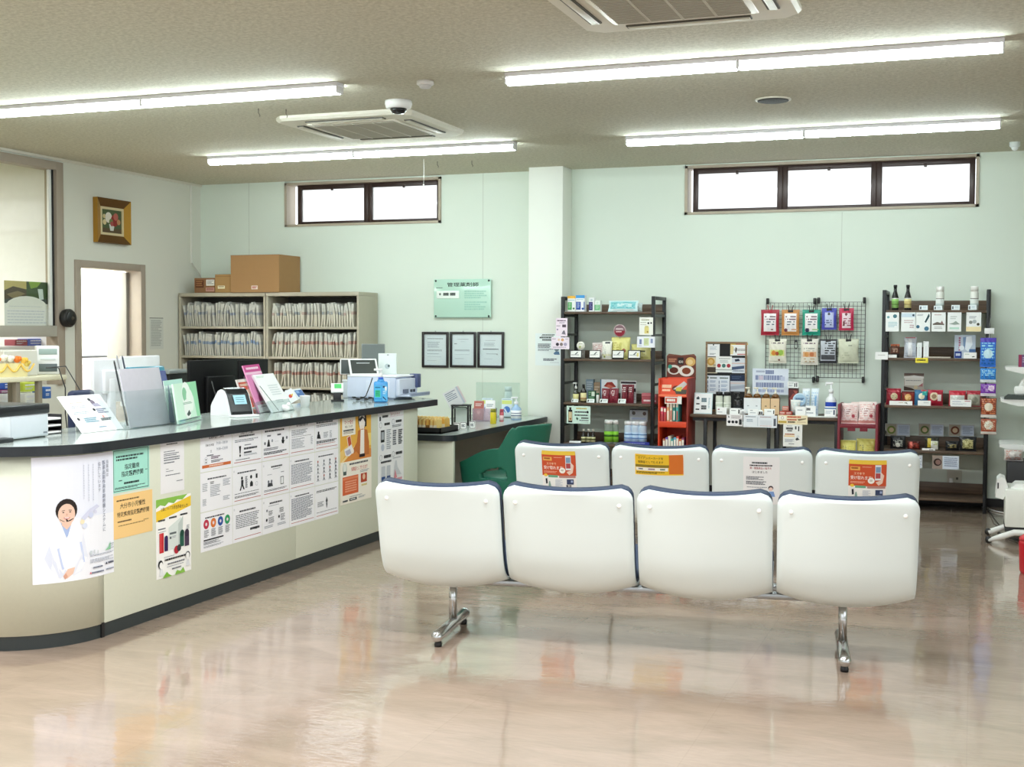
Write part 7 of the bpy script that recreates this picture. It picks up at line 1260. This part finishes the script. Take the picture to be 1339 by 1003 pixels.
p = at(1041, 449, 1, YBAG); r = thing('bag_clip', 'empty clip hanging alone in the lower row of the wire grid', 'clip', p, 0, 'clips on the wire grid')
for s in (-1, 1): mb = MB(); mb.tube([(s*.008, -.004, .02), (s*.014, -.004, -.03), (0, -.004, -.05)], .0035, mat('3A3C40', .3, .5), 6); mb.build('handle', r)
mb = MB(); mb.box(-.012, .012, -.008, 0, .012, .03, mat('3A3C40', .3, .5), .002); mb.tube([(0, -.004, .02), (0, .03, .035), (0, .044, .025)], .002, STEEL, 5); mb.build('jaw', r)
# ------------------------------------------------------------------ goods on the right shelf
Y = YS+.05; Z = BZ[0]
for i, (px, c) in enumerate(((1170.5, '9ED07A'), (1187, 'E9E0A0'))): bottle('oil_bottle', ('slim black oil bottle with light green label on top of the right shelf', 'slim black oil bottle with cream label on top of the right shelf')[i], 'bottle', (sx(px, 395, Y), Y, Z), .205, .027, '15171A', '101113', c, ((.0, .1, 'F2F4EC'), (.3, .7, '7AA858' if i == 0 else 'C9B87A')), 'slim', cap_h=.08)
for i, px in enumerate((1229, 1274)): bottle('white_bottle', ('white bottle with brown ring above the fourth hanging card', 'white bottle with brown ring near the right post')[i]+' on top of the right shelf', 'bottle', (sx(px, 395, Y+.02), Y+.02, Z), .19, .031, 'E9ECE6', 'F4F5F2', 'E3E9E6', ((0, .06, '4A3A32'), (.5, .8, 'C6D3D3')), 'jar', cap_h=.2)
for px, lb in (((1202, 399.5, 1213, 407.5), 'first white price tag on top of the right shelf'), ((1221, 400, 1232, 407.5), 'white price tag before the left white bottle'), ((1244, 399, 1255, 407.5), 'third white price tag on top of the right shelf, alone'), ((1266, 399, 1277, 407.5), 'white price tag before the right white bottle')): card(lb, px, YS+.012, [('r', .1, .25, .25, .85, '2A3A4A'), ('l', .4, .25, .9, .75, 3, 'A9BCC9')], Z+.001, .25, 'E6EFF2')
cds = [(1158, 1175.5, 'cyan blossom', [('c', .2, .25, .1, '7AA8B0'), ('c', .7, .2, .15, '4A7A86'), ('s2', 0), ('l', .2, .5, .9, .8, 4, 'A9CDD6')]), (1178.5, 1197, 'pale blue and pink', [('r', .0, .05, 1, .25, 'CFE0EC'), ('c', .85, .15, .08, '3A4A5A'), ('l', .2, .4, .9, .6, 2, 'C9B4B8'), ('l', .6, .65, .9, .85, 2, 'B48A94')]), (1197.5, 1216.5, 'dark teal foliage', [('c', .15, .75, .12, '3A6A86'), ('c', .75, .85, .16, '4A7A96'), ('p', [(.6, .5), (.9, .05), (.95, .2), (.7, .55)], '2A4A52'), ('l', .1, .1, .5, .2, 2, G9)]), (1218, 1236.5, 'grey landscape', [('p', [(.1, .6), (.4, .5), (.9, .6), (.9, .66), (.1, .66)], '6A625A'), ('p', [(.6, .6), (.75, .42), (.85, .6)], '8A6A6A'), ('l', .2, .75, .8, .9, 2, 'B4B4B4'), ('l', .2, .1, .7, .2, 1, 'C9B4B4')]), (1239, 1257, 'white and mint', [('p', [(.1, .6), (.4, .55), (.6, .45), (.9, .62), (.5, .65)], '9AA8A0'), ('r', .15, .78, .85, .88, 'BFE6D6'), ('l', .2, .2, .7, .4, 2, 'C3CDC9')]), (1263.5, 1283, 'white with a cream foot', [('c', .3, .52, .12, '8A8E8A'), ('c', .55, .48, .14, 'B4BCC0'), ('c', .8, .62, .1, '4A463E'), ('r', 0, .75, 1, 1, 'F3E3B4'), ('l', .2, .2, .7, .35, 2, G9)])]
for i, (a, b, nm, els) in enumerate(cds): tagcard('%s picture card hanging from the top board of the right shelf' % nm, (a, 408.5, b, 433.5), YS-.003, [e for e in els if e[0] != 's2'], 'F2F6F6', 'picture_card', 'card', 'picture cards hanging from the top board')
Z = BZ[1]
ppouch('small brown pouch at the left end of the second board of the right shelf', 1164, 1176, 450, Z, Y, .05, '5A3022', [('r', 0, 0, 1, .15, 'A85A3A'), ('s', .2, .3, .8, .6, 'C9A890'), ('r', 0, .7, 1, 1, '1E1412')], tilt=.15)
card('white label overhanging the left post of the second board, left one', (1144.5, 460.5, 1161, 470.5), YS-.012, [('l', .2, .35, .8, .6, 1, 'C9C9C6')], Z-.015, .02); card('white label before the small brown pouch', (1161.5, 464, 1172.5, 470.5), YS+.004, [('l', .1, .2, .5, .5, 1, 'C9C9C6')], Z+.001, .1)
ppouch('silvery white refill pouch on the second board of the right shelf', 1182, 1198.5, 441, Z, Y+.02, .055, 'CDD3DC', [('r', .1, .0, .9, .06, 'B4606A'), ('r', .35, .1, .65, .95, 'EEF1F5'), ('s', .1, .2, .3, .9, 'B4BED0'), ('s', .7, .2, .9, .9, 'B4BED0')], 'refill_pouch', tilt=.05)
pbox('tall_carton', 'left of two slim white cartons above the yellow shelf label', 'box', 1199, 1205.5, 448, Z, Y, .045, 'EEF3F4', [('l', .4, .3, .6, .9, 6, 'D3DDE0')]); pbox('tall_carton', 'right of two slim white cartons above the yellow shelf label', 'box', 1207.5, 1214.5, 446.5, Z, Y, .045, 'F0F4F5', [('l', .4, .3, .6, .9, 6, 'D3DDE0')])
tagcard('yellow shelf label on the edge of the second board of the right shelf', (1197, 468, 1213.5, 474.5), YS-.004, [('r', 0, 0, 1, 1, 'EFDF4A'), ('l', .12, .3, .85, .6, 1, '4A4420', .95)], 'EFDF4A', 'shelf_label', 'label')
mb = MB(); mb.box(-.10, .10, -.02, .02, 0, .012, mat('C9C0B4', .5), .003); tag(mb.build('flat_holder', None, (sx(1226, 469, YS+.03), YS+.035, Z+.0003)), 'flat beige holder lying empty in the middle of the second board', 'holder')
pbox('dental_box', 'blue and white packet with brush pictures on the second board of the right shelf', 'box', 1248, 1276, 438, Z, Y+.02, .05, 'B9C6D6', [('r', .02, .7, .35, .98, '1F3A8A'), ('l', .08, .78, .3, .9, 1, 'D3DDF0', .9), ('p', [(.55, .08), (.8, .05), (.85, .4), (.65, .7), (.5, .6)], 'E6EEF6'), ('p', [(.4, .1), (.55, .08), (.5, .6), (.42, .5)], '7A94B8'), ('l', .2, .1, .3, .7, 6, 'B05A7A', .7), ('c', .35, .55, .12, 'E3EAF2'), ('r', .7, .6, 1, .8, '4A6A9A')])
card('white price tag before the blue and white packet', (1260, 461, 1277, 470.5), YS+.006, [('l', .1, .25, .45, .45, 1, '8AA890'), ('p', [(.62, .7), (.8, .6), (.88, .72), (.7, .8)], '3A4444')], Z+.001, .1)
Z = BZ[2]
ppouch('crimson pouch at the left end of the third board of the right shelf', 1158.5, 1178, 508, Z, Y, .06, 'A01E32', [('r', .1, .14, .9, .2, 'D9606A'), ('c', .55, .5, .24, 'D6C3A0'), ('s', .4, .42, .75, .6, '8A9A6A')], tilt=.12)
ppouch('orange-red pouch second on the third board of the right shelf', 1178.5, 1196, 512, Z, Y+.02, .06, '8A2E24', [('c', .5, .45, .26, 'D9A45A'), ('s', .3, .3, .7, .6, 'E9CE90'), ('r', 0, .0, 1, .1, '5A1A1A')], tilt=.12)
ppouch('teal and white pouch with food picture on the third board of the right shelf', 1195.5, 1213, 510, Z, Y+.01, .05, '2E6F9A', [('c', .55, .42, .24, 'E9E2C4'), ('r', .6, .05, 1, .35, '3FB0A8'), ('r', .5, .0, .9, .1, 'C4404A')], tilt=.1)
ppouch('crimson pouch with a bowl picture right of the teal pouch', 1213, 1233, 510, Z, Y+.01, .06, 'B0243C', [('c', .42, .42, .28, 'D9C9A8'), ('c', .42, .42, .16, '8A6A4A'), ('r', .65, .3, .9, .7, 'F0E3E0')], tilt=.08)
ppouch('red and white pouch at the right of the third board, left of two', 1240.5, 1263, 511, Z, Y+.01, .06, 'C42E40', [('r', .05, .3, .95, .95, 'E3E6E0'), ('s', .1, .4, .9, .8, 'BCC8BC')], tilt=.08); ppouch('red and grey pouch at the right end of the third board', 1263.5, 1283, 511, Z, Y+.03, .06, 'B83A48', [('r', .05, .25, .95, .95, 'BDBAA8'), ('c', .6, .6, .22, '9A9A8A')], tilt=.08)
card('wide white price tag before the crimson and orange-red pouches', (1163, 524.5, 1193, 533), YS+.006, [('l', .4, .3, .6, .6, 1, 'C9B49A'), ('p', [(.62, .4), (.75, .3), (.8, .7)], '8A8A7A')], Z+.001, .12); card('white price tag before the teal pouch', (1200, 524, 1217, 533), YS+.006, [('l', .45, .3, .85, .55, 2, '9AA0A8')], Z+.001, .12)
card('larger white price tag with a red bar before the red and white pouch', (1243, 523, 1270, 533.5), YS+.006, [('l', .08, .25, .5, .4, 1, '7A86B0'), ('r', .68, .15, .95, .25, 'A83A52'), ('l', .08, .55, .8, .8, 2, 'A9B4C0')], Z+.001, .12)
tagcard('photo card of a cream pouch standing behind the pouches of the third board', (1182, 488, 1208, 511), YS+.2, [('r', 0, 0, 1, .15, '6A5A54'), ('p', [(.0, .2), (.5, .12), (1, .2), (1, .3), (0, .3)], 'F0EFEC'), ('r', .04, .3, .96, .7, 'E6E4DE'), ('l', .1, .4, .9, .48, 1, '8A8A8E'), ('p', [(.0, .75), (.4, .85), (.6, .98), (0, .98)], '4A3A32'), ('p', [(.7, .75), (.95, .55), (.95, .75)], 'B4787A'), ('c', .6, .8, .1, 'D9C9A8')], 'BFB8AE', 'photo_card', 'card')
Z = BZ[3]
dk_ = '17191C'
for lb, a, b, t_, pat, base in (('black pouch with white leaf picture at the left of the fourth board', 1164, 1184, 570, [('s', .2, .3, .8, .8, 'C9CCC0'), ('c', .5, .7, .15, 'E9EAE0')], dk_), ('red and brown pouch second on the fourth board', 1186, 1203, 577, [('s', .1, .2, .9, .8, 'B8402E'), ('r', .2, .1, .4, .9, 'D96A5A')], '4A1A16'), ('black and yellow pouch with white label on the fourth board', 1209, 1228, 572, [('r', .2, .1, .45, .8, 'C9B43A'), ('r', .45, .3, .95, .95, 'EDEDE4'), ('s', .5, .35, .9, .6, 'B4C06A')], '2A2A1E'), ('black pouch with olive picture fourth on the fourth board', 1236, 1254, 577, [('s', .2, .3, .8, .7, 'A89A5A')], dk_), ('black pouch with pale gold picture at the right of the fourth board', 1254, 1277, 571, [('c', .5, .5, .3, '8A8450'), ('s', .2, .2, .8, .8, 'DDD69A')], dk_)):
    ppouch(lb, a, b, t_, Z, Y, .05, base, pat, tilt=.08)
def stem(o, zb, w=.03):
    z = o.location.z; xm = max(v.co.x for v in o.data.vertices)/2
    m_ = MB(); m_.box(xm-w/2, xm+w/2, .0005, .004, zb-z, .02, glass('F6FAFA', .1, .06, 'acrylic')); m_.box(xm-w, xm+w, -.02, .03, zb-z, zb-z+.003, glass('F6FAFA', .1, .06, 'acrylic')); m_.build('clear_stand', o)
gp = lambda c: [('r', .02, .04, .45, .96, 'A09888'), ('c', .25, .5, .17, c), ('c', .25, .5, .1, 'C9B090'), ('r', .5, .08, .98, .92, 'BCC6D6'), ('l', .55, .2, .95, .8, 5, '8A96AC', .5)]
GPN = 'food photo cards around the fourth board'
for lb, px, c, yy in (('green food photo card above the left of the fourth board', (1157.5, 554, 1190, 570.5), '6A7A3A', YS+.004), ('pale food photo card above the middle of the fourth board', (1201, 554, 1234, 570.5), '5A6A3A', YS+.004), ('brown soup photo card above the right of the fourth board', (1240.5, 555, 1274, 571), '6A4030', YS+.004)): stem(tagcard(lb, px, yy+.36, gp(c), 'B9BCBC', 'photo_card', 'card', GPN), BZ[3])
tagcard('brown bowl photo card hanging under the fourth board', (1219, 596, 1254, 613.5), YS-.003, [('r', .0, .0, .38, 1, '9A8A80'), ('c', .2, .5, .15, '2A1E1A', 1), ('c', .22, .5, .1, '8A6A62'), ('r', .4, .02, .99, .98, 'D3DCEA'), ('l', .45, .12, .94, .85, 5, '7A86A0', .5)], 'C9CDD3', 'photo_card', 'card'); tagcard('narrow white card hanging under the fourth board, left of the bowl photo', (1196, 595.5, 1206, 612), YS-.003, [('l', .3, .2, .9, .8, 5, '8A96AC')], 'D6DDE6', 'photo_card', 'card')
card('white price tag before the black and yellow pouch', (1205.5, 586.5, 1222.5, 595), YS+.006, [('l', .1, .2, .4, .4, 1, '8AA0B0'), ('p', [(.5, .8), (.6, .45), (.85, .5), (.9, .85)], '2A2A2A')], Z+.001, .12)
# strip of hanging sachets on the right post
Y = YS-.03; X0, X1, Z0, Z1 = span(1281.5, 441, 1303, 568, Y)
r = thing('hanging_strip', 'clear hanging strip with a white header on the right post of the right shelf', 'strip', ((X0+X1)/2, Y, Z1))
mb = MB(); mb.box(-.013, .013, .004, .0055, Z0-Z1, .0, glass('F0F4F4', .1, .12, 'acrylic')); mb.build('strip', r)
hz_ = at(1292, 429, 1, Y).z-Z1; mb = MB(); mb.box(-.036, .036, 0, .003, hz_-.045, hz_, mat('EDEFF0', .4), .003); mb.build('header', r); mb = MB(); mb.tube([(0, .003, hz_-.05), (0, .003, hz_+.03), (.008, .006, hz_+.09), (.006, .02, hz_+.10)], .002, STEEL, 5); mb.tube([(0, .003, -.01), (0, .003, hz_-.04)], .002, WHITE, 5); mb.build('hook', r)
for px, lb, base, pat in (((1281.5, 441, 1302.5, 480), 'blue and cyan sachet at the top of the hanging strip', '2A6FD0', [('r', 0, .0, 1, .14, '4A3AB0'), ('s', .1, .18, .9, .95, '9AE0F4'), ('c', .5, .55, .3, 'C9E9F6'), ('s', .1, .75, .9, .95, '1A5AA0')]), ((1281.5, 481, 1302.5, 500), 'second blue sachet on the hanging strip', '2A86D8', [('s', .1, .1, .9, .7, 'A9E3F6'), ('r', 0, .8, 1, 1, 'E3EEF4'), ('s', .1, .5, .9, .78, '1A4A8A')]), ((1282, 501, 1302.5, 518), 'purple sachet on the hanging strip', '7A3AA8', [('c', .7, .35, .2, 'F0DCEE'), ('s', .2, .1, .9, .6, 'D3B0E3'), ('r', 0, .78, 1, 1, 'E6DFEA')]), ((1282.5, 520, 1303, 546), 'large brown and orange sachet on the hanging strip', '8A3A22', [('s', .05, .05, .95, .8, 'D98A5A'), ('c', .5, .45, .28, 'E9DFC9'), ('r', 0, .86, 1, 1, 'E3DDD6')]), ((1282.5, 547, 1303, 568), 'brown sachet at the bottom of the hanging strip', '9A4A30', [('c', .5, .4, .3, 'E3E3D6'), ('s', .1, .1, .9, .7, 'C9A080'), ('r', 0, .82, 1, .98, 'DDD9D0')])):
    x0, x1, z0, z1 = span(*px, Y); pouch('hanging_sachet', lb, 'sachet', ((x0+x1)/2, Y-.004, z0), x1-x0, z1-z0-.004, .022, base, pat, 0, 'sachets on the hanging strip', 0, .25)
# wall socket behind the right shelf
p = at(1248, 624, 1, YB); r = thing('wall_socket', 'grey-white wall socket with a white plug low on the back wall behind the right shelf', 'socket', (p.x, YB, p.z))
mb = MB(); mb.box(-.058, .058, -.008, 0, -.06, .06, mat('D3D2C6', .5), .004); mb.build('cover_plate', r)
mb = MB(); mb.box(-.04, -.01, -.035, -.008, -.045, -.005, WHITE, .005); mb.tube([(-.025, -.03, -.045), (-.024, -.03, -.1), (-.02, -.03, -.19)], .004, WHITE, 6); mb.build('plug', r); mb = MB(); mb.box(.012, .03, -.0095, -.007, -.02, .0, mat('6A685E', .5)); mb.build('outlet', r)
# ------------------------------------------------------------------ white equipment at the right edge
MX, MY = .20, 10.2
r = thing('white_shelf_stand', 'white stand with three cantilevered shelves at the right edge', 'shelf', (.62, 10.55, 0)); WS = mat('F2F4F2', .4)
mb = MB(); mb.box(-.03, .03, .12, .18, 0, 1.5, WS, .004); mb.box(.35, .41, .12, .18, 0, 1.5, WS, .004); mb.build('upright', r)
for px, py in ((1315, 480), (1309, 522), (1307, 581)):
    X = sx(px, py, 10.2)-.62; z = at(px, py, 1, 10.2).z; mb = MB(); mb.prism([(X, z), (X+.9, z), (X+.9, z-.05), (X+.12, z-.05), (X, z-.02)], -.35, .13, WS); mb.build('shelf_board', r)
z2_ = at(1309, 522, 1, 10.2).z; p = at(1330, 521, 1, 10.15)
r = thing('handheld_device', 'white handheld device in a dark cradle on the middle white shelf', 'device', (p.x+.01, 10.25, z2_+.0005))
mb = MB(); mb.prism([(-.10, 0), (.09, 0), (.09, .03), (-.07, .035), (-.10, .012)], -.06, .06, mat('3A4440', .4)); mb.build('cradle', r)
mb = MB(); mb.box(-.03, .11, -.04, .04, .03, .10, WS, .02, 3); mb.tube([(.02, 0, .09), (.035, 0, .14), (.06, 0, .165)], [.022, .016, .01], WS, 12); mb.build('body', r)
z1_ = at(1315, 480, 1, 10.2).z; pbox('patterned_box', 'purple-grey box at the right edge on the top white shelf', 'box', 1332, 1345, 464, z1_+.0005, 10.25, .08, '6A4A78', [('r', .0, .0, .3, 1, '9A3A5A'), ('l', .4, .2, .9, .7, 3, 'C9BCD3')])
z3_ = at(1320, 602, 1, 10.0).z
r = thing('black_cabinet', 'black box cabinet with a grey panel at the right edge behind the white trolley', 'cabinet', (.24, 9.9, 0)); zc = at(1320, 604, 1, 9.9).z
mb = MB(); mb.box(0, .75, 0, .35, 0, zc, mat('15161A', .5), .004); mb.build('body', r); mb = MB(); mb.box(.05, .2, -.02, 0, zc-.34, zc-.16, mat('B9C3CC', .35), .006); mb.build('panel', r)
ppouch('crumpled pinkish bag on the black cabinet at the right edge', 1313, 1338, 588, zc, 9.98, .1, 'C9C3C0', [('s', .1, .1, .9, .9, 'B86A5A'), ('s', .3, .2, .8, .7, 'E6E3E0')], 'plastic_bag', 'bag', tilt=.2)
# white scanner trolley
p = at(1318, 700, 2, 0); TRX, TRY = at(1315, 640, 1, 9.1).x, 9.1
r = thing('white_trolley', 'white wheeled equipment trolley with handle loop cut by the right edge', 'trolley', (TRX, 9.1, 0)); zt = at(1318, 640, 1, 9.1).z; zb_ = at(1318, 692, 1, 9.1).z
mb = MB(); mb.box(0, .62, 0, .4, max(zb_, .12), zt, mat('EEF1EA', .4), .008); mb.build('body', r)
mb = MB(); mb.box(.0, .6, .02, .38, max(zb_, .12)-.03, max(zb_, .12), mat('2A2C2E', .5)); mb.build('undertray', r)
xa = at(1302, 640, 1, 9.1).x-TRX; za, zb2 = at(1302, 625, 1, 9.1).z, at(1302, 652, 1, 9.1).z
mb = MB(); mb.prism([(xa, zb2), (xa+.01, za-.02), (xa+.03, za), (xa+.06, za-.01), (xa+.085, zt-.03+.02), (xa+.13, zt+.03), (.35, zt+.035), (.35, zt), (.02, zt-.02), (xa+.05, zb2-.015)], .08, .3, WS); mb.box(xa+.012, xa+.02, .076, .08, zb2+.06, zb2+.1, BLACK); mb.build('handle', r)
mb = MB(); mb.tube([(-.10, .02, .02), (-.03, .0, .05), (.06, .0, .085), (.2, 0, .09), (.5, 0, .09)], [.014, .02, .022, .022, .022], WS, 10); mb.build('foot', r); mb = MB(); mb.tube([(-.10, .38, .02), (.0, .4, .06), (.5, .4, .08)], .02, WS, 10); mb.build('foot', r)
for x, y in ((-.10, .02), (.5, .02), (-.1, .38), (.5, .38)): mb = MB(); mb.lathe([(.024, -.012), (.024, .012)], BLACK, n=14, M=Matrix.Translation((x, y, .024)) @ Matrix.Rotation(PI/2, 4, 'X')); mb.build('wheel', r)
pts = [(.16, 10.2, .02), (.2, 9.9, .008), (.18, 9.6, .008), (.22, 9.45, .01), (.26, 9.3, .05), (TRX+.03, 9.16, .3)]
mb = MB(); mb.tube([(.12, YB-.1, .008)]+pts[:4]+[(.3, 9.25, .01)], .005, mat('3A3A38', .5), 6); tag(mb.build('floor_cable'), 'thin dark cable running over the floor to the white trolley', 'cable')
mb = MB(); mb.tube([(.08, 10.92, .008), (.18, 10.7, .008), (.34, 10.52, .008), (.55, 10.45, .008)], .006, WHITE, 6); tag(mb.build('white_floor_cable'), 'white cable on the floor at the foot of the right shelf', 'cable')
p = at(1336, 752, 2, 0)
r = thing('red_bin', 'glossy red rounded container cut by the right edge on the floor', 'bin', (p.x+.07, p.y+.08, 0)); mb = MB(); mb.lathe([(.075, 0), (.082, .02), (.088, .18), (.085, .20)], mat('C4202E', .25, 0, 0), n=26); mb.build('body', r)
mb = MB(); mb.lathe([(.087, .2), (.086, .215), (.06, .235), (.001, .24)], mat('D6404A', .3, 0, 0), n=26); mb.build('lid', r)
# ================================================================== LIGHT
w = bpy.data.worlds.new('overcast_sky'); SC.world = w; w.use_nodes = True; nt = w.node_tree
bg = nt.nodes['Background']; bg.inputs['Color'].default_value = (.93, .97, 1, 1); bg.inputs['Strength'].default_value = 2.0
def lamp(label, loc, sx_, sy_, power, col=(1, 1, 1)):  # bare area lights added without fixtures, for unseen tube rows and side rooms
    l = bpy.data.lights.new('bare_area_light', 'AREA'); l.shape = 'RECTANGLE'; l.size = sx_; l.size_y = sy_; l.energy = power; l.color = col
    o = bpy.data.objects.new('bare_area_light', l); COL.objects.link(o); o.location = loc; return o
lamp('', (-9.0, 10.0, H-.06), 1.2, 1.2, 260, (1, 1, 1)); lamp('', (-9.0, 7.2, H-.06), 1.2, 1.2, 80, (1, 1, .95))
for y in (4.2, 1.4):
    for x in (-1.2, -4.9): lamp('', (x, y, H-.06), 2.6, .09, 85, (.96, .98, 1))
SC.view_settings.view_transform = 'Standard'; SC.view_settings.look = 'None'; SC.view_settings.gamma = 1; SC.view_settings.exposure = .06
try: SC.view_settings.use_curve_mapping = False
except Exception: pass
SC.cycles.use_denoising = True
SC.cycles.max_bounces = 10; SC.cycles.diffuse_bounces = 6; SC.cycles.transparent_max_bounces = 16; SC.cycles.caustics_reflective = False; SC.cycles.caustics_refractive = False
SC.cycles.sample_clamp_indirect = 4
